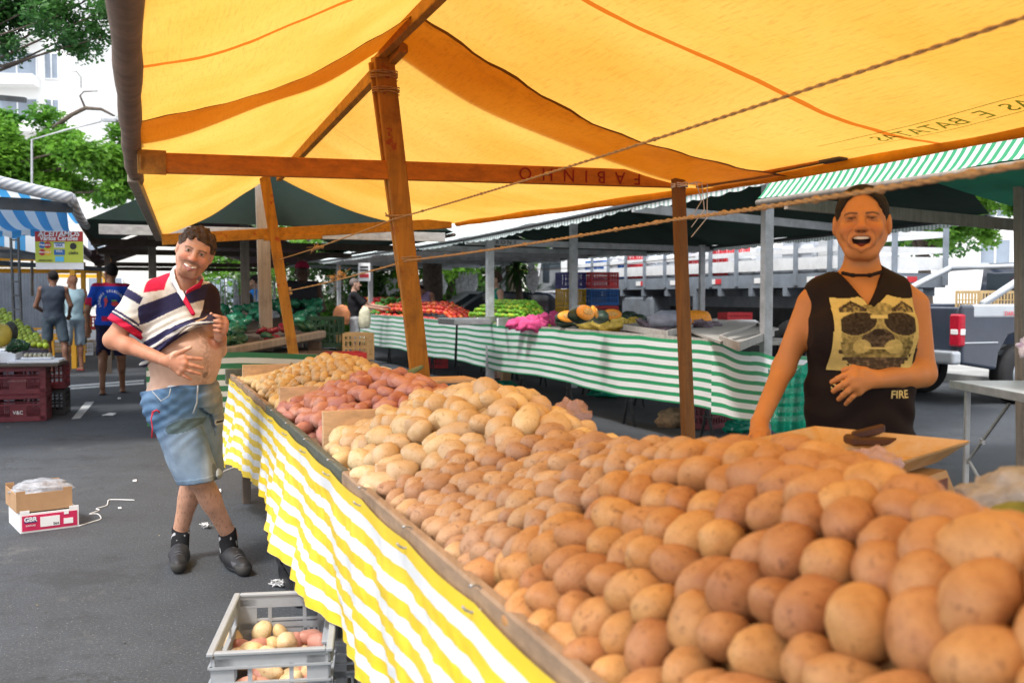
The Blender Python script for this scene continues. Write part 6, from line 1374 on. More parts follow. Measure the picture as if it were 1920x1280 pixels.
heap('tomato', 'ripe red tomato in the wide heap right of the centre post', 'fruit', 'tomatoes in the heap', [ball('tomato', .042, M['tomato'], 1), ball('tomato', .042, M['tomato'], 2), ball('tomato', .040, M['tomato2'], 3)], mound(4.62, 5.7, t_for(870, 4.9), t_for(722, 4.9), tz, .24, .105, rng=random.Random(3))[:290])
for (px0, px1, mt, nm, lb) in ((722, 700, 'pepperR', 'pepper', 'red pepper in the sloping rows left of the centre post'), (712, 690, 'pepperY', 'pepper', 'yellow pepper in the sloping rows behind the red ones'), (735, 718, 'pepperG', 'pepper', 'green pepper in the sloping rows beside the red ones'), (700, 672, 'pepperR', 'pepper', 'dark red apple-like pepper at the far end of the pepper stall')):
    heap(nm, lb, 'vegetable', lb.split(' in ')[0]+' rows', [potato_mesh('pp', .055, .042, .04, M[mt], 4, .2, 2, 0)], mound(4.62, 5.6, t_for(px0, 4.9), t_for(px1, 4.9), tz+.05, .25, .13, rng=random.Random(6)))
heap('pink_net_bag', 'pink net bag of garlic beside the lime heap', 'bag', 'pink net bags', [rumple((.12, .09, .07), 3, M['pinkmesh']), rumple((.11, .08, .065), 4, M['pinkmesh'])], [G(975, 605, tz+.05), G(1000, 600, tz+.08), G(1020, 596, tz+.10), G(1012, 606, tz+.04), G(1040, 592, tz+.10), G(985, 609, tz+.03), G(1030, 602, tz+.04), G(965, 608, tz+.03), G(1005, 611, tz+.02), G(1050, 597, tz+.06)])
def squash(label, p, half, rz):
    r = thing('squash', label, 'vegetable', p); R3 = Matrix.Rotation(rz, 3, 'Z'); mb = MB(); mb.ell(p, (.14, .085, .075), 18, 10, R3 @ Vector((1, 0, 0)), R3 @ Vector((0, 1, 0)), ZZ, .12, 3); mb.build('rind', M['squash'], r, True)
    if half: d = R3 @ Vector((1, 0, 0)); e = (R3 @ Vector((0, -1, .35))).normalized(); mb = MB(); mb.ell(p+e*.055, (.125, .03, .068), 16, 8, d, e, d.cross(e)); mb.build('cut_face', M['squashflesh'], r, True); mb = MB(); mb.ell(p+e*.083, (.07, .006, .03), 12, 6, d, e, d.cross(e)); mb.build('seed_hollow', pm('squash_seeds', (.65, .35, .10), .8, .4, 60), r, True)
for i, (px, py, hf_, a, dz, lb) in enumerate([(1060, 603, 0, .2, .06, 'dark ribbed squash at the left end of the squash row'), (1085, 602, 0, 2.2, .07, 'dark squash second from the left of the row'), (1062, 596, 1, .3, .13, 'halved orange squash lying on the left dark squash'), (1088, 590, 1, .9, .22, 'halved orange squash propped highest at the left'), (1105, 588, 1, 1.4, .2, 'halved squash standing on end near the crate stack'), (1110, 598, 0, .5, .08, 'dark squash under the upright halves'), (1125, 594, 0, 1.9, .15, 'dark glossy squash in the middle, second layer'), (1145, 592, 1, .2, .14, 'halved reddish squash lying cut side out in the middle'), (1160, 600, 0, 2.6, .08, 'dark squash right of the middle'), (1180, 592, 0, .4, .08, 'dark squash with pale stripes behind the yellow bags'), (1130, 604, 0, 1.2, .06, 'dark squash lowest in the front of the pile'), (1195, 598, 0, .1, .05, 'dark squash at the right end of the row')]):
    squash(lb, G(px, py, tz+dz), hf_, a)
M['yellowbag'] = film('bagged_yellow_produce', (.85, .62, .10), 1, .2, .2); M['violet'] = film('bagged_grey_violet_produce', (.30, .24, .30), 1, .2, .2)
heap('bagged_produce', 'clear bag of yellow sliced produce in front of the squashes', 'vegetable', 'bags of yellow produce', [rumple((.15, .11, .05), i, M['yellowbag']) for i in (2, 5)], [G(1100, 611, tz+.03), G(1130, 611, tz+.04), G(1160, 607, tz+.06), G(1185, 604, tz+.06), G(1150, 613, tz+.03)])
heap('bagged_produce', 'clear bag of greyish violet produce on the grey board near the brown post', 'vegetable', 'bags of greyish violet produce', [rumple((.15, .11, .04), i, M['violet']) for i in (3, 6)], [G(1215, 612, tz+.03), G(1240, 616, tz+.03), G(1262, 612, tz+.03), G(1235, 605, tz+.06), G(1315, 612, tz+.04), G(1335, 609, tz+.04)])
blob_bag('plastic_sack', 'grey rounded sack on the far table left of the brown post', 'sack', G(1255, 600, tz+.12), (.22, .16, .10), pm('grey_sack', (.22, .24, .30), .6, .2, 8), 4, amp=.2)
mb = MB(); c = G(1305, 597, tz+.10); mb.ell(c, (.20, .12, .11), 18, 12, wob=.15, seed=4); tag(mb.build('pumpkin', M['squashflesh'], smooth=True), 'smooth orange pumpkin right of the brown post on the far table', 'vegetable')
simple_crate('small dark red slatted crate lying on the far table', G(1378, 603, tz), VV, M['crateR'], .42, .25, .14)
mb = MB()
for i in range(4): mb.box(G(1390, 607, tz)+ZZ*(.012+.012*i), (.45-.02*i, .22, .011), (VV+UU*.15*i).normalized(), (UU-VV*.15*i).normalized(), ZZ, .003)
tag(mb.build('paper_stack', M['paper']), 'flat stack of white folded bags on the grey far table', 'paper')
for (pts, lb) in ((((1170, 617), (1250, 630), (1340, 606), (1265, 600)), 'grey board tray holding violet bags on the far table'), (((1350, 640), (1385, 655), (1450, 628), (1420, 612)), 'bare weathered board tray at the right end of the far table')):
    mb = MB(); p = [G(x, y, tz+.012) for x, y in pts]; mb.prism([q for q in p], ZZ*-.012); 
    for i in range(4): mb.beam(p[i]+ZZ*.02, p[(i+1) % 4]+ZZ*.02, .02, .06)
    tag(mb.build('board_tray', M['greywoodh']), lb, 'tray')
mb = MB(); p = [G(x, y, tz+.03) for x, y in ((1250, 604), (1350, 640), (1460, 615), (1380, 594))]; mb.prism(p, ZZ*-.02); tag(mb.build('sheet_board', M['greywoodh']), 'large bare grey board on the near end of the far table', 'board')
# wedge trays under limes, scale, steel cover
for (a, b, lb) in (((895, 610), (935, 606), 'white price tray left of the lime heap'), ((933, 611), (995, 605), 'long white price tray in front of the lime heap')):
    mb = MB(); p = G(*a, tz); q = G(*b, tz); mb.beam(p+ZZ*.05, q+ZZ*.05, .02, .10); tag(mb.build('tray_edge', M['white']), lb, 'tray')
mb = MB(); p = G(870, 602, tz+.05); mb.box(p, (.5, .7, .08), VV, UU, ZZ, .01); tag(mb.build('steel_counter', M['steel']), 'low steel counter beside the tomatoes in front of the curly haired woman', 'counter')
fs_ = thing('market_scale', 'grey green scale in front of the curly haired woman', 'scale', G(912, 594, tz)); mb = MB(); c = G(912, 594, tz); mb.box(c+ZZ*.06, (.28, .26, .12), VV, UU, ZZ, .02); mb.build('body', M['steel'], fs_); mb = MB(); mb.box(c+ZZ*.15, (.34, .28, .02), VV, UU, ZZ, .005); mb.build('tray', pm('green_tray', (.15, .22, .17), .5), fs_)
# things under the far tables
simple_crate('small pink net-like crate under the tomato table', G(815, 690, 0), VV, M['crateR'], .4, .3, .28)
simple_crate('dark red crate tipped under the near end of the far table', G(1330, 800, 0), (VV+UU*.5), M['cratered'], .5, .3, .28)
blob_bag('plastic_bag', 'green plastic bag lying under the table near the crossed trestle', 'bag', G(940, 722, .06), (.2, .14, .06), M['greenfilm'], 3)
blob_bag('plastic_bag', 'green plastic bag under the middle of the far table', 'bag', G(1140, 738, .06), (.25, .14, .05), M['greenfilm'], 5)
blob_bag('plastic_bag', 'dark green bag on the ground beside the tipped red crate', 'bag', G(1385, 800, .05), (.14, .12, .07), M['greenfilm'], 6)
blob_bag('sack', 'brown burlap sack on the ground left of the brown post under the far table', 'sack', G(1262, 785, .08), (.16, .12, .10), pm('burlap', (.25, .17, .10), .9, .3, 30), 6)
mb = MB(); mb.box(G(948, 700, .16), (.12, .12, .32), VV, UU, ZZ); tag(mb.build('cardboard_box', M['card']), 'brown cardboard box standing under the far table beside a green bag', 'box')
# hanging white bags and line
mb = MB(); mb.tube([S(7.6, 21, 1.86), S(7.6, 16, 1.80), S(7.6, 12.4, 1.86)], .006, 5); tag(mb.build('clothes_line', M['rope']), 'thin line strung behind the far tables carrying white bags', 'line')
wb = []
for i in range(3):
    mb = MB(); mb.ell((0, 0, -.22), (.15, .05, .22), 14, 10, wob=.5, seed=i); mb.box((-.07, 0, .0), (.035, .012, .14)); mb.box((.07, 0, .0), (.035, .012, .14)); me = mb.mesh('bag'); me.materials.append(M['filmwhite']); wb.append(me)
rw = random.Random(3)
for i, bx_ in enumerate([560, 600, 640, 655, 690, 712, 735, 745, 800, 812, 826, 868, 875, 888, 1000, 620, 765, 780]):
    o = bpy.data.objects.new('carrier_bag', rw.choice(wb)); C.objects.link(o); o.location = S(7.6, t_for(bx_, 7.6), 1.80); o.rotation_euler = (0, 0, rw.uniform(-.4, .4)-.2); o.scale = (rw.uniform(.8, 1.2),)*3; tag(o, 'white carrier bag hanging from the line behind the far tables', 'bag', 'white carrier bags on the line')
# bags carried by the woman in black
p = P(640, 592, 18.3); blob_bag('shopping_bag', 'orange and white shopping bag hanging from the arm of the woman in black', 'bag', p, (.16, .08, .20), pm('orange_bag', (.75, .28, .12), .6, .4, 3), 3, amp=.15)
p = P(684, 597, 17.9); blob_bag('shopping_bag', 'cream patterned cloth bag on the shoulder of the woman in black', 'bag', p, (.11, .07, .22), pm('cream_bag', (.65, .62, .45), .7, .3, 14), 6, amp=.12)
sg = thing('hanging_sign', 'small white notice hanging under the far canopy beside a steel pole', 'sign', P(683, 520, 16.5)); mb = MB(); c = P(683, 510, 16.5); mb.box(c, (.20, .01, .30), (1, 0, 0), (0, 1, 0), ZZ); mb.build('panel', M['paper'], sg); mb = MB()
for k, m in enumerate((.08, .03)): mb.box(c+Vector((0, -.008, m)), (.13, .004, .03))
mb.build('printed_lines', M['black'], sg); mb = MB(); mb.box(c+Vector((0, -.008, -.06)), (.15, .004, .06)); mb.build('printed_band', M['crateR'], sg)
# hanging wind-chime like plastic bags over greens
mbm = []
for i in range(2):
    mb = MB(); mb.tube([(0, 0, 0), (0, 0, -.22), (0, 0, -.55)], [.006, .014, .035], 8); mb.ell((0, 0, -.6), (.05, .03, .09), 10, 7, wob=.6, seed=i); me = mb.mesh('b'); me.materials.append(M['filmwhite'] if i else M['film']); me.polygons.foreach_set('use_smooth', [True]*len(me.polygons)); mbm.append(me)
for i in range(26):
    o = bpy.data.objects.new('hanging_plastic_bag', rw.choice(mbm)); C.objects.link(o); o.location = P(rw.uniform(395, 545), 528+rw.uniform(-8, 6), rw.uniform(13, 15.5)); o.scale = (1, 1, rw.uniform(.7, 1.15)); tag(o, 'thin clear bag hanging in the dense cluster behind the bagged greens', 'bag', 'clear bags hanging behind the greens')
# folding table at the right
wt = thing('folding_table', 'white folding table with aluminium legs at the right edge', 'table', G(1870, 900, 0)); c0 = [G(1783, 713, .76), G(1915, 742, .76)]
pA = G(1783, 714, .76); pB = G(1990, 752, .76); pC = pB+(S(7, 7, 0)-S(6.0, 6.3, 0)).normalized()*1.0; d1 = (pB-pA).normalized(); d2 = ZZ.cross(d1)
mb = MB(); mb.box((pA+pB)/2+d2*.32-ZZ*.012, ((pB-pA).length, .64, .03), d1, d2, ZZ, .004); mb.build('table_top', pm('white_laminate', (.62, .64, .66), .35, .06, 5), wt); 
mb = MB(); mb.box((pA+pB)/2-d2*.004-ZZ*.02, ((pB-pA).length+.01, .012, .05), d1, d2, ZZ, .003); mb.build('edge_trim', M['steel'], wt)
gl = [G(1812, 914, 0)]; l1 = Vector((pA.x, pA.y, 0))+d1*.12+d2*.05
for a in (.12, 1.0*(pB-pA).length-.15):
    for b in (.05, .58): q = Vector((pA.x, pA.y, 0))+d1*a+d2*b; mb = MB(); mb.beam(q, q+ZZ*.73, .03, .03, d1, .003); mb.build('leg', M['steel'], wt)
mb = MB(); q = Vector((pA.x, pA.y, 0))+d1*.12+d2*.05; mb.beam(q+ZZ*.1, q+d1*.9+ZZ*.12, .02, .035, d2); mb.beam(q+ZZ*.25, q+d1*.5+ZZ*.68, .014, .014, d2); mb.beam(q+ZZ*.28+d1*.03, q+d1*.3+ZZ*.1, .014, .014, d2); mb.box(q+d1*.2+ZZ*.42, (.04, .02, .03), d1, d2, ZZ); mb.build('brace', M['steel'], wt)
blob_bag('plastic_bag', 'white packet with purple print held at the far right edge', 'bag', P(1930, 652, 5.6), (.06, .05, .06), pm('white_purple_packet', (.75, .7, .78), .4, .3, 30, dirt=.9, dirtcol=(.35, .1, .5)), 4)
# ---- left side: blue striped canopy
bC = P(133, 375, 8.2); s0, t0 = st(bC)
M['rollG'] = uvstripe('grey_rolled_awning', (.30, .33, .38), (.62, .64, .68), 22, .5, 0, .1, .6, 0, .2)
cb_ = thing('striped_market_canopy', 'blue and white striped awning with rolled grey edge over the fruit stall', 'canopy', S(-1.8, 10.5, 0))
def bl(u, v):   # u: eave->ridge (left), v: near->far
    t = lerp(t0, 11.6, v); e = S(s0, t, 2.09-.02*v); r = S(-2.55, t-.5, 2.62-.50*v); p = e.lerp(r, u); return p-ZZ*((.09-.05*v)*4*u*(1-u)+.03*math.sin(v*PI))
grid('awning_sheet', bl, 20, 24, M['roofB'], cb_, uvf=lambda u, v: (u*2.1*6.5, v))
def bl2(u, v): t = lerp(t0, 11.6, v); return S(-4.6, t, 2.05).lerp(S(-2.55, t-.5, 2.62), u)-ZZ*(.08*4*u*(1-u))
grid('awning_sheet', bl2, 16, 10, M['roofB'], cb_, uvf=lambda u, v: (u*2.0*5, v))
def rollpts(a, b, n, sag): return [a.lerp(b, i/n)-ZZ*(sag*4*(i/n)*(1-i/n)) for i in range(n+1)]
def tubeuv(name, pts, r, mat, parent, rep):
    mb = MB(); mb.tube(pts, r, 12); me = mb.mesh(name); ul = me.uv_layers.new(name='UVMap'); L = len(pts)
    for lp in me.loops: i = lp.vertex_index; ul.data[lp.index].uv = ((i//12)/L*rep+(i % 12)/12*.25, 0)
    return link(name, me, mat, parent, True)
Vn = -VV
tubeuv('rolled_edge', rollpts(S(s0, t0, 2.10), S(-2.55, t0-.5, 2.66), 30, .05), .05, M['rollG'], cb_, 1.8)
tubeuv('rolled_edge', rollpts(S(s0, t0, 2.10), S(s0+.02, 11.6, 2.05), 30, .03), .045, M['rollG'], cb_, .3)
mb = MB(); mb.beam(S(s0, t0+.25, 2.05), S(-2.6, t0+.0, 2.08), .05, .10, UU); mb.build('tie_beam', M['steeld'], cb_)
for (q0_, q1_) in ((P(-40, 436, 10.5), P(68, 436, 10.3)), (P(-40, 473, 11.2), P(68, 472, 11.2)), (P(-60, 490, 11.6), P(200, 505, 12.4))): mb = MB(); mb.beam(q0_, q1_, .05, .055, UU); mb.build('tie_beam', M['steeld'], cb_)
mb = MB(); mb.beam(S(-2.5, t0+.4, 2.6), S(-2.5, t0+.4, 0), .09, .07); mb.beam(S(-2.5, 11.3, 2.6), S(-2.5, 11.3, 0), .09, .07); mb.build('post', M['steeld'], cb_)
mb = MB()
for x in (20, 34): mb.beam(P(x, 440, 10.8), P(x+6, 600, 10.8), .025, .02)
for y in range(450, 596, 26): mb.beam(P(20+(y-440)*.04, y, 10.8), P(34+(y-440)*.04, y, 10.8), .02, .018)
mb.build('ladder_strut', M['steeld'], cb_)
cb2_ = thing('striped_market_canopy', 'small blue and white striped awning behind the card sign', 'canopy', S(-1.5, 13.5, 0))
def bl3(u, v): t = lerp(12.2, 16.8, v); return S(-.62, t, 1.96).lerp(S(-2.7, t, 2.4), u)-ZZ*(.1*4*u*(1-u))
grid('awning_sheet', bl3, 14, 14, M['roofB'], cb2_, uvf=lambda u, v: (u*2.0*5, v))
grid('gable_valance', lambda u, v: S(-.62, 12.2, 1.93).lerp(S(-2.7, 12.2, 2.36), u)-ZZ*.22*v, 20, 2, M['roofB'], cb2_, uvf=lambda u, v: (u*2*5, v))
mb = MB(); mb.tube([S(-.6, 12.15, 1.96), S(-.55, 16.8, 1.96)], .05, 8); mb.build('rolled_edge', pm('dark_plum_canvas', (.08, .05, .07), .8), cb2_, True); mb = MB(); mb.beam(S(-.62, 12.25, 1.72), S(-2.7, 12.25, 1.80), .05, .06, UU); mb.build('rail', M['steeld'], cb2_); mb = MB(); mb.beam(S(-2.6, 12.4, 2.3), S(-2.6, 12.4, 0), .08, .08); mb.build('post', M['steeld'], cb2_)
def bl4(u, v): p = S(s0-.05, t0+.3, 2.04).lerp(S(-2.7, t0+.1, 2.06), u); q_ = S(s0-.12, t0+2.3, 1.96).lerp(S(-2.7, t0+2.0, 1.96), u); return p.lerp(q_, v)-ZZ*(.05*math.sin(v*PI)+.015*math.sin(u*30))
grid('inner_sheet', bl4, 50, 12, M['roofB'], cb_, uvf=lambda u, v: (u*13+.3*v, v))
grid('inner_valance', lambda u, v: bl4(u, 1)-ZZ*(.075*v*(.8+.2*math.cos(u*80))), 50, 2, M['roofB'], cb_, uvf=lambda u, v: (u*13+.3, v))
# card sign
Ys = 9.0; sgn = thing('payment_sign', 'hanging red and yellow-green sign listing accepted cards under the blue awning', 'sign', P(112, 505, Ys)); A0 = P(66, 434, Ys); A1 = P(157, 505, Ys); W_ = A1.x-A0.x; H_s = A0.z-A1.z; cx_ = (A0.x+A1.x)/2
def sp(u, v, d=0): return Vector((lerp(A0.x, A1.x, u), Ys-d, lerp(A0.z, A1.z, v)))
def spanel(name, u0, u1, v0, v1, mat, parent, d=.006): mb = MB(); mb.box((sp(u0, v0, d)+sp(u1, v1, d))/2, ((u1-u0)*W_, .004, (v1-v0)*H_s)); return mb.build(name, mat, parent)
mb = MB(); mb.box((A0+A1)/2, (W_, .006, H_s)); bd = mb.build('board', M['white'], sgn)
M['signred'] = pm('sign_red', (.45, .03, .03), .5, .05); M['signgreen'] = pm('sign_yellow_green', (.48, .55, .06), .5, .08); M['signblue'] = pm('sign_blue', (.02, .13, .42), .5, .05); M['lblue'] = pm('sign_light_blue', (.1, .45, .75), .5, .05)
spanel('title_band', 0, 1, 0, .265, M['signred'], sgn); spanel('card_field', 0, 1, .266, .82, M['signgreen'], sgn)
lettering('ACEITAMOS', .068, sp(.5, .125, .012), (1, 0, 0), ZZ, M['paper'], sgn, bold=.0018, shear=.15, ext=.001); lettering('Vários Cartões', .056, sp(.5, .235, .012), (1, 0, 0), ZZ, M['paper'], sgn, bold=.0015, shear=.1)
def disc(u, v, r, mat, d): mb = MB(); mb.lathe(sp(u, v, d), [(0, 0), (r, 0), (r, .002), (0, .002)], 20, (1, 0, 0), (0, 0, 1), (0, -1, 0)); mb.build('card_logo', mat, sgn)
disc(.15, .36, .030, M['signblue'], .010); disc(.27, .36, .030, M['signred'], .011); disc(.15, .55, .030, M['signred'], .010); disc(.27, .55, .030, M['crateY'], .011)
lettering('Maestro', .030, sp(.21, .38, .016), (1, 0, 0), ZZ, M['paper'], sgn, bold=.0005); lettering('MasterCard', .022, sp(.21, .565, .016), (1, 0, 0), ZZ, M['paper'], sgn, bold=.0004)
spanel('card_logo', .40, .62, .29, .43, M['paper'], sgn, .011); spanel('card_logo', .40, .62, .29, .32, M['signblue'], sgn, .014); lettering('VISA', .034, sp(.51, .40, .016), (1, 0, 0), ZZ, M['signblue'], sgn, bold=.0006)
spanel('card_logo', .40, .62, .48, .62, M['signblue'], sgn, .011); lettering('VISA', .030, sp(.51, .55, .016), (1, 0, 0), ZZ, M['paper'], sgn, bold=.0004); spanel('card_logo', .42, .60, .66, .80, M['lblue'], sgn, .011)
disc(.80, .39, .030, M['black'], .010); lettering('cielo', .046, sp(.80, .605, .012), (1, 0, 0), ZZ, M['black'], sgn, bold=.0006); lettering('HIPERCARD', .024, sp(.21, .79, .012), (1, 0, 0), ZZ, M['black'], sgn)
# fruit stall at the left
ft = thing('fruit_stand', 'dark skirted fruit stand at the left behind the foam trays', 'table', G(30, 740, 0)); 
fz = 1.0; P0 = G(-60, 700, 0)
Yf_ = 11.4
mb = MB(); q0, q1 = P(-120, 660, Yf_), P(88, 660, Yf_+.6); mb._add([P(-160, 640, Yf_), P(90, 655, Yf_), P(60, 612, Yf_+1.6), P(-160, 595, Yf_+1.6)], [(0, 1, 2, 3)]); o_ = mb.build('sloping_board', M['darkwood'], ft)
mb = MB(); a = P(-160, 655, Yf_); b = P(90, 655, Yf_+.05); mb.prism([Vector((a.x, a.y, 0)), Vector((b.x, b.y, 0)), Vector((b.x, b.y, b.z)), Vector((a.x, a.y, a.z))], (0, .02, 0)); mb.build('front_board', pm('mottled_skirt', (.10, .09, .12), .8, .5, 6), ft)
M['guava'] = pm('yellow_green_fruit_skin', (.30, .38, .03), .35, .3, 25, .1, randv=.25); gv = [ball('guava', .040, M['guava'], 1, .95), ball('guava', .040, M['guava'], 3, .95)]
pts = []
for r in range(11):
    for i in range(18):
        u = i; y = 648-r*6.6; x0 = 86-r*8-i*11
        if x0 > -50: pts.append(P(x0+(r % 2)*5, y-i*1.4, Yf_+.03+r*.15)+ZZ*.0)
heap('green_fruit', 'round yellow green fruit in the sloping pyramid at the left', 'fruit', 'green fruits in the pyramid', gv, pts, random.Random(8), (.92, 1.08))
mb = MB(); c = P(3, 628, 9.6); mb.ell(c, (.09, .09, .115), 20, 12, wob=.05); me = mb.mesh()
for v in me.vertices: d = v.co-c; a = math.atan2(d.y, d.x); v.co = c+Vector((d.x*(1+.06*math.cos(a*9)), d.y*(1+.06*math.cos(a*9)), d.z))
tag(link('melon', me, pm('yellow_green_melon', (.42, .33, .05), .45, .3, 7), None, True), 'ribbed yellow green melon at the left edge', 'fruit')
mb = MB(); c = P(20, 622, 9.9); mb.ell(c, (.065, .065, .10), 26, 18); me = mb.mesh()
for v in me.vertices: d = (v.co-c); v.co = c+d*(1+.10*abs(noise.noise(v.co*60)))
tag(link('dark_fruit', me, pm('dark_rough_rind', (.03, .035, .03), .7, .5, 40), None, False), 'dark knobbly fruit right of the ribbed melon', 'fruit')
heap('leafy_green', 'small dark leafy bunch below the fruit pyramid', 'vegetable', 'dark leafy bunches', [rumple((.09, .06, .05), 4, M['lettuce2'])], [P(38, 650, 9.9), P(26, 648, 9.8)])
# foam trays on crates
Yc = 10.0
def box3(c, L, W, H, mat, nm, lab, cat, ax=VV, parent=None):
    mb = MB(); mb.box(Vector(c)+ZZ*(H/2), (L, W, H), ax, ZZ.cross(Vector(ax)), ZZ, .006); return tag(mb.build(nm, mat, parent), lab, cat)
cax2 = Vector((1, .28, 0)).normalized(); cay2 = ZZ.cross(cax2); fr_ = G(84, 789, 0); base = fr_-cax2*.25+cay2*.17
for i, (lb) in enumerate(('dark red slatted crate on the asphalt, bottom of the front stack at the left', 'dark red slatted crate on top of the front stack at the left')):
    c_ = crate('plastic_crate', lb, 'crate', base+ZZ*(.285*i), .54, .35, .28, cax2, M['cratered']); fr = base+ZZ*(.285*i)-cay2*.185
    if i == 0: lettering('V&C', .05, fr+cax2*.0+ZZ*.08, cax2, ZZ, M['paper'], [c for c in c_.children if c.name.startswith('side')][1])
    else: lettering('LIMPO SHOW', .028, fr+ZZ*.13, cax2, ZZ, pm('faded_print', (.35, .2, .2)), [c for c in c_.children if c.name.startswith('side')][1])
for i in range(2): crate('plastic_crate', ('dark red crate left of the front stack, bottom one at the image edge', 'dark red crate left of the front stack, upper one at the image edge')[i], 'crate', base-cax2*.57+ZZ*(.285*i), .54, .35, .28, cax2, M['cratered'])
bb = base+cax2*.02+cay2*.52
for i, (m, lb) in enumerate((('crateblack', 'black crate at the bottom of the rear stack at the left'), ('cratered', 'brownish red crate on the black one in the rear stack at the left'))): simple_crate(lb, bb+cax2*.10+ZZ*(.285*i), cax2, M[m], .50, .34, .28)
mb = MB(); mb.box(base+ZZ*.585+cay2*.1-cax2*.2, (1.2, .7, .02), cax2, cay2, ZZ); tag(mb.build('plywood_board', M['darkwood']), 'thin board lying across the red crates at the left', 'board')
zt_ = .60
tbx = base+cay2*.1; box3(tbx+cax2*.14+ZZ*zt_, .50, .42, .03, M['foam'], 'foam_board', 'large white foam board with a folded edge on the red crates', 'board', cax2)
box3(tbx-cax2*.30+cay2*.1+ZZ*zt_, .5, .4, .12, M['foam'], 'foam_box', 'white foam box left of the packed tray', 'box', cax2); box3(tbx-cax2*.34-cay2*.13+ZZ*zt_, .22, .03, .10, M['card'], 'cardboard_piece', 'brown card block before the white foam box', 'cardboard', cax2)
M['trayfood'] = film('wrapped_pale_food', (.72, .68, .52), 1, .15, .2)
for (c_, lb) in ((tbx+cax2*.15+ZZ*(zt_+.035), 'foam tray of wrapped pale slices on the foam board'), (tbx-cax2*.12+cay2*.1+ZZ*(zt_+.125), 'foam tray of wrapped pale slices on the foam box')):
    r = thing('food_tray', lb, 'tray', c_); mb = MB(); mb.box(c_+ZZ*.01, (.30, .20, .02), cax2, cay2, ZZ, .006); mb.build('foam_base', M['foam'], r); mb = MB()
    for k in range(6): mb.ell(c_+cax2*(-.11+k*.045)+ZZ*.035, (.025, .085, .03), 10, 6, cax2, cay2, ZZ, .2, k)
    mb.build('wrapped_contents', M['trayfood'], r, True)
# yellow frames further along the road
M['yel'] = pm('yellow_frame_paint', (.85, .42, .02), .5, .12, 6)
def frame_stall(label, s0, s1, t0, t1, h=2.1, mid=True):
    r = thing('stall_frame', label, 'frame', S((s0+s1)/2, (t0+t1)/2, 0))
    for (a, b) in ((s0, t0), (s1, t0), (s0, t1), (s1, t1)): mb = MB(); mb.beam(S(a, b, h), S(a, b, 0), .09, .06); mb.build('post', M['yel'], r)
    for (a, b) in (((s0, t0), (s1, t0)), ((s0, t1), (s1, t1)), ((s0, t0), (s0, t1)), ((s1, t0), (s1, t1))): mb = MB(); mb.beam(S(*a, h-.08), S(*b, h-.08), .05, .10); mb.build('rail', M['yel'], r)
    mb = MB(); mb.beam(S(s0, t0, .55), S(s1, t0, .55), .05, .06); mb.beam(S(s1, t0, .55), S(s1, t1, .55), .05, .06); mb.build('lower_rail', M['yel'], r); return r
frame_stall('yellow painted bare stall frame behind the three walkers', -3.6, -.9, 19.5, 24, 2.05); frame_stall('farther yellow painted stall frame beyond the first', -3.8, -.6, 25, 31, 1.95); frame_stall('yellow stall frame beside the grey corrugated wall', -5.2, -2.2, 14, 18.5, 1.85)
canopy('white_market_canopy', 'pale whitish canopy seen above the walker in blue', S(-.3, 27, 2.0), S(-.3, 18.5, 2.05), S(-1.6, 27, 2.5), S(-1.6, 18.5, 2.4), S(-3.3, 27, 2.0), S(-3.3, 18.5, 2.0), M['foam'], M['foam'], 1, 0, beamm='yel')
co = thing('corrugated_wall', 'grey corrugated metal wall far behind the fruit pyramid', 'wall', P(30, 590, 24)); mb = MB(); n = 90
vs = []; A_ = P(-220, 515, 22); B_ = P(92, 515, 27)
for i in range(n+1): 
    p = A_.lerp(B_, i/n); o = .05 if i % 2 else 0; vs += [(p.x, p.y-o, 2.0), (p.x, p.y-o, 0)]
mb._add(vs, [(2*i, 2*i+1, 2*i+3, 2*i+2) for i in range(n)]); mb.build('corrugated_sheet', pm('blue_grey_metal', (.17, .20, .25), .6, .2, 3), co)
bt_ = random.Random(12)
for i in range(14):
    px = 95+bt_.uniform(0, 120); col = bt_.choice(['crateR', 'crateY', 'card', 'crategreen', 'foam', 'cratebeige']); q = P(px, 600, bt_.uniform(21, 25)); simple_crate({'crateR': 'red', 'crateY': 'yellow', 'card': 'brown', 'crategreen': 'green', 'foam': 'white', 'cratebeige': 'beige'}[col]+' crate in the jumble beyond the walkers', Vector((q.x, q.y, .3*(i % 3))), VV, M[col], .5, .35, .28, group={'crateR': 'red', 'crateY': 'yellow', 'card': 'brown', 'crategreen': 'green', 'foam': 'white', 'cratebeige': 'beige'}[col]+' crates beyond the walkers')
# small yellow folding table at the left
yt = thing('folding_stool', 'yellow folding table on the road beyond the men in tank tops', 'table', G(120, 690, 0)); c = G(120, 680, 0); mb = MB(); mb.box(c+ZZ*.55, (.7, .5, .03)); mb.build('top', M['yel'], yt)
for a in (-.3, .3): mb = MB(); mb.beam(c+Vector((a, -.2, .54)), c+Vector((a, -.2, 0)), .06, .03); mb.beam(c+Vector((a, .2, .54)), c+Vector((a, .2, 0)), .06, .03); mb.build('leg', M['yel'], yt)
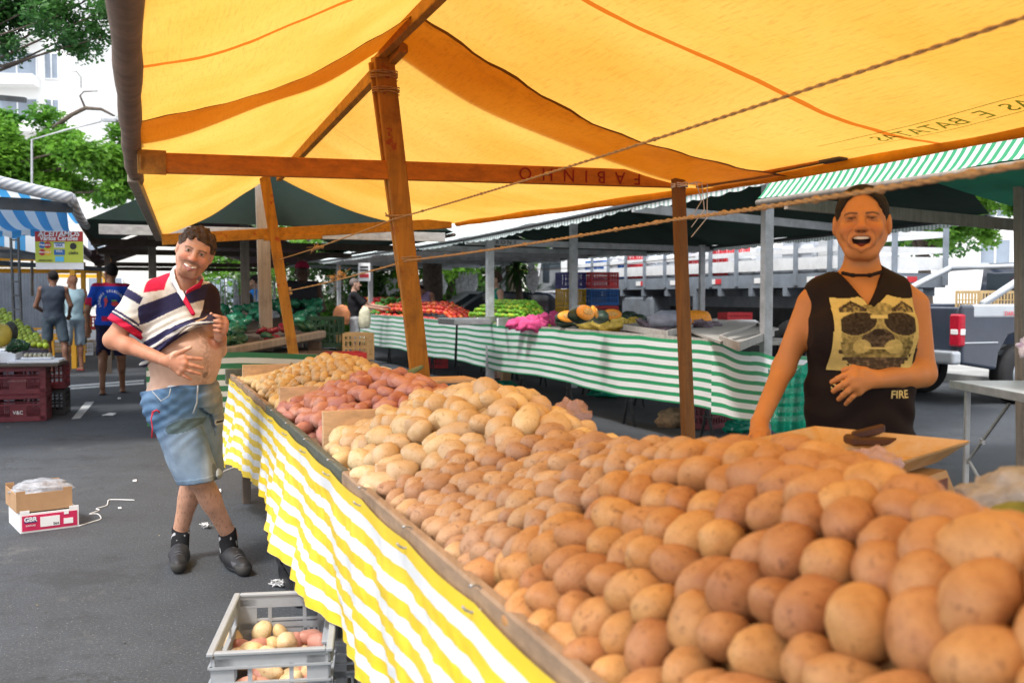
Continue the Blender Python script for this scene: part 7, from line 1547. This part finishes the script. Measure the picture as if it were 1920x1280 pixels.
# ---- truck  
M['truckgrey'] = pm('truck_grey_paint', (.20, .23, .27), .5, .2, 5, dirt=.3); M['railwhite'] = pm('white_rail_paint', (.66, .67, .68), .55, .1, 6, dirt=.3, dirtcol=(.3, .3, .3)); M['cabwhite'] = pm('white_cab_paint', (.78, .79, .80), .3, .03, 3)
M['glass'] = pm('dark_glass', (.03, .04, .05), .08, .1, 3, spec=.8); M['tyre'] = pm('tyre_rubber', (.02, .02, .022), .8, .2, 10)
tr = thing('flatbed_truck', 'white cab flatbed truck with slatted wooden sides behind the green canopy', 'truck', S(9.7, 15, 0)); RT, RF = 10.9, 19.2; SL, SR_ = 8.85, 10.75
def zz(py, Y): return EYE+(555-py)/FPX*Y
mb = MB(); mb.sbox(SL, SR_, RT, RF, 1.42, 1.62); mb.build('bed', M['truckgrey'], tr)
for k in range(12):
    tt_ = RT+.1+k*(RF-RT-.2)/11; mb = MB(); mb.sbox(SL-.03, SL, tt_-.04, tt_+.04, 1.45, 2.30); mb.build('stake', M['truckgrey'], tr)
for z0 in (1.67, 1.90, 2.12): mb = MB(); mb.sbox(SL-.005, SL+.03, RT, RF, z0, z0+(.17 if z0 < 1.8 else .075)); mb.build('side_rail', M['railwhite'], tr)
for z0 in (1.67, 1.90, 2.12): mb = MB(); mb.sbox(SR_-.03, SR_, RT, RF, z0, z0+.08); mb.build('side_rail', M['railwhite'], tr); mb = MB(); mb.sbox(SL, SR_, RT-.03, RT, z0, z0+(.17 if z0 < 1.8 else .075)); mb.build('tailgate_rail', M['railwhite'], tr)
for k in range(3): s_ = SL+.05+k*(SR_-SL-.1)/2; mb = MB(); mb.sbox(s_-.04, s_+.04, RT-.06, RT-.03, 1.45, 2.25); mb.build('stake', M['truckgrey'], tr)
for k in range(7): t_ = RT+.25+k*1.25; mb = MB(); mb.sbox(SL-.012, SL-.002, t_, t_+.16, 1.49, 1.57); mb.build('reflector', M['crateR'], tr); mb = MB(); mb.sbox(SL-.012, SL-.002, t_+.16, t_+.34, 1.49, 1.57); mb.build('reflector', M['paper'], tr)
for s_ in (SL+.35, SL+1.2): mb = MB(); mb.sbox(s_, s_+.18, RT-.012, RT-.002, 1.49, 1.57); mb.build('reflector', M['crateR'], tr); mb = MB(); mb.sbox(s_-.2, s_, RT-.012, RT-.002, 1.49, 1.57); mb.build('reflector', M['paper'], tr)
mb = MB(); mb.sbox(SL+.4, SL+.55, RT, RF+2, 1.12, 1.40); mb.sbox(SR_-.55, SR_-.4, RT, RF+2, 1.12, 1.40)
for k in range(10): mb.sbox(SL, SR_, RT+.2+k*.85, RT+.3+k*.85, 1.30, 1.42)
mb.build('chassis', M['truckgrey'], tr)
mb = MB(); mb.sbox(SL-.02, SL+.02, 12.6, 14.4, .62, .80); mb.sbox(SL, SL+.05, 12.5, 12.6, .62, 1.42); mb.sbox(SL, SL+.05, 14.4, 14.5, .62, 1.42); mb.build('side_guard', M['truckgrey'], tr)
mb = MB(); mb.sbox(SL+.05, SL+.6, 16.0, 17.2, .65, 1.3, .05); mb.build('fuel_tank', M['truckgrey'], tr); mb = MB(); mb.sbox(SL+.45, SR_-.35, 11.4, 19.0, .30, 1.25); mb.build('shade_block', M['steeld'], tr)  # dark block added below the bed where there is only shade
def wheel(parent, c, r, w, axv, rim='truckgrey'):
    axv = Vector(axv).normalized(); a = axv.cross(ZZ).normalized(); mb = MB(); mb.lathe(Vector(c)-axv*(w/2), [(r*.6, 0), (r*.95, 0), (r, w*.15), (r, w*.85), (r*.95, w), (r*.6, w)], 28, a, ZZ, axv); ty = mb.build('wheel', M['tyre'], parent, True)
    mb = MB(); mb.lathe(Vector(c)-axv*(w*.42), [(0, w*.1), (r*.3, w*.05), (r*.35, w*.3), (r*.6, 0), (r*.6, w*.84), (r*.35, w*.5), (0, w*.8)], 20, a, ZZ, axv); mb.build('rim', M[rim], ty, True); return ty
for t_ in (12.0, 20.4):
    for s_ in (SL+.22, SR_-.22): wheel(tr, S(s_, t_, .48), .48, .28, VV)
cabm = MB(); prof = [(19.35, .62), (21.5, .55), (21.62, 1.15), (21.3, 2.05), (21.0, 2.35), (19.4, 2.42)]
cabm.prism([S(SL+.02, t_, z_) for t_, z_ in prof], VV*(SR_-SL-.04)); cabm.build('cab', M['cabwhite'], tr)
mb = MB(); mb.prism([S(SL+.012, t_, z_) for t_, z_ in ((20.0, 1.45), (21.35, 1.42), (21.1, 2.05), (20.0, 2.1))], VV*.006); mb.build('side_window', M['glass'], tr)
mb = MB(); mb.lathe(S(SL+.0, 20.4, .48), [(.56, 0), (.68, 0), (.68, .05), (.56, .05)], 24, UU, ZZ, VV); mb.build('wheel_arch', M['truckgrey'], tr)
mb = MB(); mb.sbox(SL-.25, SL-.1, 21.2, 21.3, 1.6, 2.1, .02); mb.tube([S(SL-.17, 21.25, 2.0), S(SL+.1, 21.1, 2.2)], .015, 6); mb.build('side_mirror', M['steeld'], tr)
rl = random.Random(5)
for k in range(22):
    col = rl.choice(['foam', 'foam', 'crateB', 'crateR', 'white', 'foam']); t_ = RT+.35+k*.37; s_ = rl.choice([SL+.30, SL+.35]); H = .26+.28*rl.random()
    lb = {'foam': 'white foam box', 'white': 'white plastic box', 'crateB': 'blue crate', 'crateR': 'red crate'}[col]
    if 'crate' in col: simple_crate(lb+' loaded on the truck behind the slats', S(s_, t_, 1.63), VV, M[col], .5, .33, H, group=lb+'s on the truck')
    else: mb = MB(); mb.box(S(s_, t_, 1.63+H/2), (.5, .33, H), VV, UU, ZZ, .02); tag(mb.build('foam_box', M[col]), lb+' loaded on the truck behind the slats', 'box', lb+'es on the truck')
# crate stack by the truck
stk = [(1070, 'crateP', 5, 'violet'), (1070, 'crateY', 4, 'yellow'), (1070, 'crateY', 3, 'yellow'), (1070, 'crateY', 2, 'yellow'), (1070, 'crateY', 1, 'yellow'), (1070, 'crateY', 0, 'yellow'), (1125, 'crateR', 5, 'red'), (1125, 'crateB', 4, 'blue'), (1125, 'crateR', 3, 'rose red'), (1125, 'crateR', 2, 'rose red'), (1125, 'crateR', 1, 'rose red'), (1125, 'crateR', 0, 'rose red')]
onm = ['lowest', 'second from the ground', 'third from the ground', 'fourth from the ground', 'fifth from the ground', 'topmost']
for (px, m, lv, cn_) in stk: simple_crate('%s slatted crate, %s, in the %s stack before the truck' % (cn_, onm[lv], 'left' if px < 1100 else 'right'), Q(px, 17.0)+ZZ*(.285*lv+.0), VV, M[m], .40 if px < 1100 else .52, .36, .28)
# ---- pickup 
pk = thing('pickup_truck', 'dark blue pickup parked at the right, tailgate and red tail light towards the stalls', 'car', (6.4, 12.6, 0)); M['navy'] = pm('dark_blue_car_paint', (.035, .045, .07), .14, .2, 2, spec=1.0); M['silverband'] = pm('silver_car_paint', (.50, .53, .57), .25, .08, 3, metal=.3); M['lamp'] = pm('red_tail_lamp', (.42, .01, .03), .2, .2, 20)
ln = Vector((.93, .37, 0)).normalized(); wd = ZZ.cross(ln); cr = Q(1806, 11.6)      # rear corner nearest the camera; ln = towards its front
def pp(a, b, z): return Vector((cr.x, cr.y, 0))+ln*a+wd*b+ZZ*z
WB = 1.75
def hull(name, prof, b0, b1, mat, parent=pk, bev=.0): mb = MB(); mb.prism([pp(a, b0, z) for a, z in prof], wd*(b1-b0)); o = mb.build(name, mat, parent); m = o.modifiers.new('b', 'BEVEL'); m.width = .035; m.segments = 3; m.limit_method = 'ANGLE'; return o
hull('bed_side', [(0, .50), (.55, .42), (.58, .62), (.72, .82), (1.0, .90), (1.28, .82), (1.42, .62), (1.45, .42), (2.0, .42), (2.0, 1.20), (0, 1.20)], 0, .08, M['navy'])
hull('bed_side', [(0, .50), (.55, .42), (.58, .62), (.72, .82), (1.0, .90), (1.28, .82), (1.42, .62), (1.45, .42), (2.0, .42), (2.0, 1.20), (0, 1.20)], WB-.08, WB, M['navy'])
hull('tailgate', [(0.02, .55), (.08, .55), (.08, 1.17), (.02, 1.17)], .09, WB-.09, M['navy'])
mb = MB(); mb.box(pp(1.0, WB/2, .62), (2.0, WB-.2, .06), ln, wd, ZZ); mb.build('bed_floor', M['steeld'], pk)
hull('side_stripe', [(0.16, 1.04), (2.0, 1.04), (2.0, 1.205), (.16, 1.205)], -.006, .05, M['silverband'])
hull('side_stripe', [(0.0, .74), (.56, .74), (.56, .76), (.0, .76)], -.008, .02, M['silverband'])
hull('cab', [(2.05, .42), (4.0, .42), (4.0, 1.15), (3.55, 1.18), (3.1, 1.72), (2.15, 1.76), (2.05, 1.2)], .02, WB-.02, M['navy'])
hull('window', [(2.2, 1.22), (3.35, 1.22), (3.05, 1.64), (2.28, 1.67)], .008, .03, M['glass']); mb = MB(); mb.box(pp(2.06, WB/2, 1.44), (.03, WB-.35, .36), ln, wd, ZZ, .01); mb.build('rear_window', M['glass'], pk)
mb = MB(); mb.tube([pp(.35, .05, 1.2), pp(1.0, .10, 1.5), pp(1.45, .12, 1.68), pp(2.1, .14, 1.72)], .045, 10); mb.tube([pp(.35, WB-.05, 1.2), pp(1.0, WB-.10, 1.5), pp(1.45, WB-.12, 1.68), pp(2.1, WB-.14, 1.72)], .045, 10); mb.tube([pp(1.45, .12, 1.68), pp(1.45, WB-.12, 1.68)], .03, 8); mb.build('roll_bar', M['silverband'], pk, True)
mb = MB(); mb.box(pp(.0, .075, .90), (.10, .17, .38), ln, wd, ZZ, .02); mb.build('tail_light', M['lamp'], pk); mb = MB(); mb.box(pp(-.035, .075, .88), (.04, .12, .07), ln, wd, ZZ, .01); mb.box(pp(.0, -.006, .88), (.07, .02, .07), ln, wd, ZZ, .005); mb.build('reversing_light', M['paper'], pk)
mb = MB(); mb.box(pp(0, WB-.075, .90), (.10, .17, .38), ln, wd, ZZ, .02); mb.build('tail_light', M['lamp'], pk)
hull('bumper', [(-.16, .50), (-.02, .50), (-.02, .66), (-.16, .66)], -.02, WB+.02, M['silverband'])
for (a) in (1.0, 3.35):
    for b in (.10, WB-.10): wheel(pk, pp(a, b, .36), .36, .24, wd, 'silverband')
lettering('DAKAR', .07, pp(.75, -.02, 1.07), ln, ZZ, M['crateR'], pk, bold=.001)
hull('front_fender', [(4.0, .42), (4.9, .45), (4.9, .95), (4.6, 1.08), (4.0, 1.15)], .02, WB-.02, M['navy'])
simple_crate('pale beige animal crate standing in the bed of the pickup', pp(.9, .45, .95), ln, M['cratebeige'], .7, .4, .42)
# ---- small cars far behind
def car(label, c, ax, mat, k=1):
    r = thing('parked_car', label, 'car', c); ax = Vector(ax).normalized(); ay = ZZ.cross(ax); c = Vector(c); f = lambda a, b, z: c+ax*a+ay*b+ZZ*z
    mb = MB(); mb.prism([f(a, -.82, z) for a, z in ((-2, .3), (2, .3), (2.05, .7), (1.2, .92), (.6, 1.38), (-.9, 1.42), (-1.6, .98), (-2.05, .9))], ay*1.64); o = mb.build('body', mat, r); m = o.modifiers.new('b', 'BEVEL'); m.width = .08; m.segments = 3
    mb = MB(); mb.prism([f(a, -.83, z) for a, z in ((1.0, .96), (.52, 1.32), (-.85, 1.35), (-1.4, 1.0))], ay*1.66); mb.build('windows', M['glass'], r)
    for a in (-1.3, 1.3):
        for b in (-.75, .75): wheel(r, f(a, b, .31), .31, .2, ay, 'silverband')
    mb = MB(); mb.box(f(-2.0, -.6, .7), (.1, .25, .12), ax, ay, ZZ); mb.build('headlight', M['paper'], r); return r
car('silver car parked behind the curly haired woman', Q(940, 24), (1, .15, 0), M['silverband']); car('dark car parked beside the leaning yucca', Q(1000, 22), (1, -.3, 0), M['navy']); car('white car far behind the hanging bags', Q(760, 34), (1, 0, 0), M['cabwhite'])
# ---- vegetation
def leafmat(n, c, c2, tr=.45):
    m, nt, b = nodes(n); f = noise_(nt, .9, 4, .7); cc = ramp(nt, f, [(.35, c), (.65, c2)]); nt.links.new(cc, b.inputs['Base Color']); b.inputs['Roughness'].default_value = .55; translucent(nt, b, cc, tr); return m
M['leafA'] = leafmat('bright_leaves', (.06, .20, .02), (.22, .44, .05), .5); M['leafB'] = leafmat('dark_leaves', (.02, .08, .022), (.08, .22, .04), .4); M['leafC'] = leafmat('hedge_leaves', (.03, .09, .02), (.12, .22, .06)); M['bark'] = pm('bark', (.10, .075, .06), .9, .4, 12, .8)
def leaves(mb, c, r, n, size, rg, droop=.35, flat=1):
    for _ in range(n):
        d = Vector((rg.gauss(0, 1), rg.gauss(0, 1), rg.gauss(0, 1))).normalized(); q = d*(rg.random()**.45); p = Vector(c)+Vector((q.x*r[0], q.y*r[1], q.z*r[2]))
        a = Vector((rg.gauss(0, 1), rg.gauss(0, 1), rg.gauss(0, .5)-droop)).normalized(); b = a.cross(Vector((rg.gauss(0, .5), rg.gauss(0, .5), 1))).normalized(); L = size*rg.uniform(.6, 1.4); w = L*.32
        mb._add([p, p+a*L*.5+b*w, p+a*L, p+a*L*.5-b*w], [(0, 1, 2, 3)])
def tree(label, base, H, tr_r, clumps, mat, n, size, seed, name='tree', limbs=True, topz=None, cat='tree', squash=.7):
    rg = random.Random(seed); root = thing(name, label, cat, base); mb = MB(); B = Vector(base); T = B+ZZ*H*.55+Vector((rg.uniform(-.3, .3), 0, 0)); mb.tube([B, B.lerp(T, .5)+Vector((rg.uniform(-.2, .2), 0, 0)), T], [tr_r, tr_r*.8, tr_r*.6], 10)
    if limbs:
        for c, r in clumps: m_ = T.lerp(Vector(c), .5)+ZZ*rg.uniform(-.1, .5); mb.tube([T-ZZ*rg.uniform(0, H*.12), m_, Vector(c)], [tr_r*.45, tr_r*.28, tr_r*.1], 6)
    mb.build('trunk', M['bark'], root, True); mb = MB(); tot = sum(r**2 for c, r in clumps)
    for c, r in clumps:
        for k in range(5): cc = Vector(c)+Vector((rg.gauss(0, r*.45), rg.gauss(0, r*.45), rg.gauss(0, r*.3))); leaves(mb, cc, (r*.6, r*.6, r*.6*squash), int(n*r*r/tot/5), size, rg)
    mb.build('crown', mat, root); return root
def clP(lst, Y): return [(P(x, y, Y+dy), r) for (x, y, dy, r) in lst]
rr_ = random.Random(33)
YA = 10.5
mb_t = tree('dark fine leaved tree overhanging the top left corner', (P(-330, 555, YA).x, YA, 0), 5.0, .06, clP([(10, 15, 0, .40), (60, 50, .3, .36), (110, 30, -.2, .40), (150, 60, .2, .30), (40, -60, 0, .5), (140, -40, .3, .5), (190, 70, 0, .20), (195, 20, 0, .26), (-60, 40, 0, .45), (-40, -60, .3, .6), (20, 80, 0, .2), (120, 85, .2, .18), (230, -40, .3, .35), (75, 8, 0, .35)], YA), M['leafB'], 20000, .05, 1)
mb = MB(); YB_ = 20; 
tb_ = tree('bright green feathery tree above the blue awning', (P(-250, 555, 21).x, 21, 0), 5, .12, clP([(20, 270, 0, .8), (80, 260, .5, .7), (130, 280, -.5, .6), (50, 320, .5, .8), (210, 300, 0, .6), (235, 250, .3, .45), (225, 360, 0, .5), (110, 340, .4, .6), (-60, 280, 0, 1.0), (180, 340, 1, .5), (240, 300, .5, .5), (10, 235, 0, .4), (160, 305, 0, .4), (290, 340, .8, .7), (-30, 350, .5, .8)], 20.5), M['leafA'], 30000, .12, 2)
crown_trunk = [c for c in tb_.children if c.name.startswith('trunk')][0]
mb = MB(); mb.tube([P(100, 240, 20), P(135, 215, 20), P(160, 203, 20), P(190, 205, 20), P(215, 218, 20)], [.05, .045, .04, .03, .02], 7); mb.tube([P(160, 203, 20), P(150, 180, 20), P(157, 172, 20), P(183, 171, 20)], [.025, .02, .014, .008], 6); mb.tube([P(152, 165, 20), P(152, 145, 20), P(143, 134, 20), P(132, 134, 20)], [.008]*4, 5); mb.build('bare_branch', M['bark'], tb_, True)
tree('bright green tree behind the truck at the right', (Q(1740, 24).x, 24, 0), 5, .2, clP([(1700, 400, 0, .8), (1760, 370, 0, .8), (1820, 410, .4, .6), (1850, 440, 0, .45), (1780, 440, 0, .6), (1840, 370, 0, .7), (1720, 340, .5, .8), (1660, 430, 1, .6), (1890, 390, 1, .5), (1800, 330, 0, .8)], 23), M['leafA'], 15000, .13, 3)
tree('dark tree far behind the pickup cab', (Q(1660, 34).x, 34, 0), 6, .25, clP([(1640, 440, 0, 1.2), (1700, 450, 0, 1.2), (1760, 430, 1, 1.2), (1620, 380, 0, 1.4)], 33), M['leafB'], 6000, .2, 4)
for i, (px, Y, lb) in enumerate(((640, 36, 'leafy tree far beyond the walking woman with bags'), (760, 33, 'leafy tree behind the bent vendor'), (850, 30, 'leafy tree behind the hedge between the far posts'), (560, 40, 'distant leafy tree above the capped vendor'), (450, 44, 'distant leafy tree behind the hanging clear bags'), (960, 34, 'tree behind the leaning yucca'), (1130, 36, 'tree hidden behind the truck cab'))):
    b = Q(px, Y); tree(lb, b, 5.5, .22, [(b+Vector((rr_.uniform(-2.4, 2.4), rr_.uniform(-1, 1), rr_.uniform(1.8, 4.6))), rr_.uniform(.9, 1.4)) for _ in range(8)], M['leafC' if i % 2 else 'leafA'], 5000, .22, 50+i)
def hedge(label, a, b, h, n, mat, size=.12, name='hedge'):
    mb = MB(); rg = random.Random(n); a = Vector(a); b = Vector(b); L = (b-a).length; k = int(L/.6)
    for i in range(k+1): leaves(mb, a.lerp(b, i/k)+ZZ*h*.45, (.5, .4, h*.55*rg.uniform(.8, 1.15)), n//k, size, rg)
    return tag(mb.build(name, mat), label, 'hedge')
hedge('low green hedge behind the tomato table', Q(740, 25), Q(900, 24), 1.5, 7000, M['leafC'], .10); hedge('long green hedge along the far side of the square', Q(330, 46), Q(1250, 38), 2.0, 9000, M['leafC'], .22)
for (x0, x1, Y, lb) in ((850, 930, 23, 'bush behind the grey scale'), (600, 660, 27, 'bush behind the walking woman with bags')): hedge(lb, Q(x0, Y), Q(x1, Y), 1.2, 1800, M['leafA'], .1, 'bush')
def yucca(label, base, top, n, L, seed):
    rg = random.Random(seed); r = thing('yucca', label, 'plant', base); B = Vector(base); T = Vector(top); mb = MB(); mb.tube([B, B.lerp(T, .5)+Vector((.05, 0, 0)), T], [.11, .08, .07], 8); mb.build('trunk', M['bark'], r, True); mb = MB()
    for _ in range(n):
        a = rg.uniform(0, 6.28); e = rg.uniform(-1.2, 1.2); d = Vector((math.cos(a)*math.cos(e), math.sin(a)*math.cos(e), math.sin(e))); sd = d.cross(ZZ).normalized()*.03; m_ = T+d*L*.55-ZZ*.03*L; t_ = T+d*L-ZZ*.35*L*(1-abs(math.sin(e))); mb._add([T-sd*.6, T+sd*.6, m_+sd, t_, m_-sd], [(0, 1, 2, 4), (4, 2, 3)])
    mb.build('blades', M['leafC'], r); return r
q = P(978, 580, 21); yucca('leaning yucca left of the truck cab with hanging blades', (q.x, q.y, 0), P(968, 500, 21), 90, .62, 1); q = P(996, 580, 21.5); yucca('dark stiff yucca close to the truck cab', (q.x, q.y, 0), P(996, 550, 21.5), 70, .5, 2)
mb = MB(); b = Q(808, 24); mb.tube([b, b+ZZ*1.5+Vector((.05, 0, 0)), b+ZZ*4], [.28, .24, .2], 10); tag(mb.build('bare_tree', M['bark'], smooth=True), 'thick dark tree trunk behind the hanging white bags', 'tree')
mb = MB(); b = Q(920, 19); mb.tube([b, b+ZZ*3], .06, 8); tag(mb.build('steel_pole', M['railwhite'], smooth=True), 'white pole rising behind the curly haired woman', 'pole')
# ---- buildings
def building(label, c, W, D, H, ax, mat, floors, cols, glassm, name='apartment_building', x0=0, wcol=None, bal=True):
    ax = Vector(ax).normalized(); ay = ZZ.cross(ax); r = thing(name, label, 'building', c); c = Vector(c); mb = MB(); mb.box(c+ZZ*H/2, (W, D, H), ax, ay, ZZ); mb.build('wall', mat, r); fh = H/floors
    for i in range(floors):
        for (u, w, kind) in cols:
            o = c+ax*u-ay*(D/2)+ZZ*(fh*i+fh*.5); mb = MB(); mb.box(o-ay*.012, (w, .05, fh*.56), ax, ay, ZZ)
            wd_ = mb.build('window', glassm, r); mb = MB()
            for k in range(3): mb.box(o-ay*.05+ax*(-w/2+k*w/2), (.07, .06, fh*.56), ax, ay, ZZ)
            mb.box(o-ay*.051-ZZ*fh*.27, (w, .06, .07), ax, ay, ZZ)
            mb.build('frame', M['white'], wd_)
            if kind: mb = MB(); mb.box(o-ay*.6-ZZ*(fh*.36), (w*1.15, 1.2, fh*.22), ax, ay, ZZ); mb.build('balcony', mat, r)
    return r
M['bwhite'] = pm('white_render_wall', (.78, .78, .77), .8, .05, .4); M['bglass'] = pm('pale_window_glass', (.22, .26, .32), .2, .3, .6)
M['bcream'] = pm('cream_render_wall', (.62, .60, .56), .8, .08, .4)
b0 = Q(30, 60); building('white apartment block with balconies behind the top left tree', b0+Vector((-1.2, 4, 0)), 9, 8, 30, (1, .08, 0), M['bwhite'], 11, ((1.2, 2.3, 1), (3.2, .8, 0), (-2.2, 2.3, 1)), M['bglass'])
b1 = Q(165, 75); building('plain white tower right of the balconied block', b1+Vector((0, 4, 0)), 5.5, 8, 26, (1, 0, 0), M['bwhite'], 10, ((1.6, .7, 0),), M['bglass'])
b2 = Q(235, 90); building('distant pale building seen between the left canopies', b2, 6, 8, 9, (1, 0, 0), M['bcream'], 4, ((-1.6, 1, 0), (0, 1, 0), (1.6, 1, 0)), M['bglass'])
b3 = Q(1930, 40); building('pale building beyond the pickup at the right edge', b3+Vector((2.0, 3, 0)), 10, 6, 6, (1, -.1, 0), M['bwhite'], 3, ((-3, 1.2, 0), (0, 1.2, 0)), M['bglass'], name='low_building')
b4 = Q(1500, 52); building('long pale low building behind the truck', b4, 26, 6, 4.5, (1, -.05, 0), M['bwhite'], 1, ((-8, 2, 0), (-3, 2, 0), (3, 2, 0), (8, 2, 0)), M['bglass'], name='low_building')
b5 = Q(700, 62); building('cream low building beyond the hedge', b5, 46, 8, 6, (1, 0, 0), M['bcream'], 2, ((-15, 2, 0), (-8, 2, 0), (0, 2, 0), (8, 2, 0), (15, 2, 0)), M['bglass'], name='low_building')
mb = MB(); a = P(-60, 178, 12); b = P(48, 188, 12); mb.beam(a, b, .06, .06); mb.beam(a, Vector((a.x, a.y, 0)), .1, .1); tag(mb.build('street_pole', M['steeld']), 'dark horizontal pole arm crossing in front of the balconied block', 'pole')
sl = thing('street_lamp', 'grey lamp head on a thin arm above the feathery tree', 'lamp', Q(60, 19)); mb = MB(); mb.tube([P(60, 555, 19.0)*1, P(60, 262, 19), P(125, 243, 19), P(190, 228, 19)], [.03, .022, .018, .016], 7); mb.build('arm', M['steel'], sl, True); mb = MB(); mb.box(P(206, 224, 19), (.32, .14, .09), bev=.03); mb.build('lamp_head', M['steel'], sl)
# ================================================================ CAMERA, LIGHT, WORLD
cam = bpy.data.cameras.new('camera'); co_ = bpy.data.objects.new('camera', cam); C.objects.link(co_)
cam.sensor_width = 36; cam.lens = FPX/1920*36; co_.location = (0, 0, EYE); co_.rotation_euler = (PI/2-TILT, 0, 0); cam.clip_end = 2000; cam.clip_start = .05
cam.dof.use_dof = True; cam.dof.focus_distance = 4.6; cam.dof.aperture_fstop = 4.5; bpy.context.scene.camera = co_
SUNEL, SUNAZ = math.radians(58), math.radians(215)   # azimuth measured clockwise from +Y
w = bpy.data.worlds.new('World'); bpy.context.scene.world = w; w.use_nodes = True; nt = w.node_tree; bg = nt.nodes['Background']
sky = nt.nodes.new('ShaderNodeTexSky'); sky.sky_type = 'NISHITA'; sky.sun_disc = False; sky.sun_elevation = SUNEL; sky.sun_rotation = SUNAZ; sky.air_density = 1.0; sky.dust_density = 3; sky.ozone_density = 1
hs = nt.nodes.new('ShaderNodeHueSaturation'); hs.inputs['Saturation'].default_value = .35; hs.inputs['Value'].default_value = 1.0; nt.links.new(sky.outputs[0], hs.inputs['Color'])
mx = mixc(nt, .55, hs.outputs[0], (11, 11.3, 11.8)); nt.links.new(mx, bg.inputs[0]); bg.inputs[1].default_value = .15
sun = bpy.data.lights.new('sun', 'SUN'); sun.energy = 2.0; sun.angle = math.radians(10); sun.color = (1, .96, .9); so = bpy.data.objects.new('sun', sun); C.objects.link(so)
d = Vector((math.sin(SUNAZ)*math.cos(SUNEL), math.cos(SUNAZ)*math.cos(SUNEL), math.sin(SUNEL))); so.rotation_euler = d.to_track_quat('Z', 'Y').to_euler(); so.location = d*30
sc = bpy.context.scene; sc.view_settings.view_transform = 'Standard'; sc.view_settings.look = 'None'; sc.view_settings.exposure = .72; sc.view_settings.gamma = 1
sc.cycles.max_bounces = 10; sc.cycles.transparent_max_bounces = 16; sc.cycles.transmission_bounces = 8; sc.cycles.sample_clamp_indirect = 6; sc.cycles.use_denoising = True
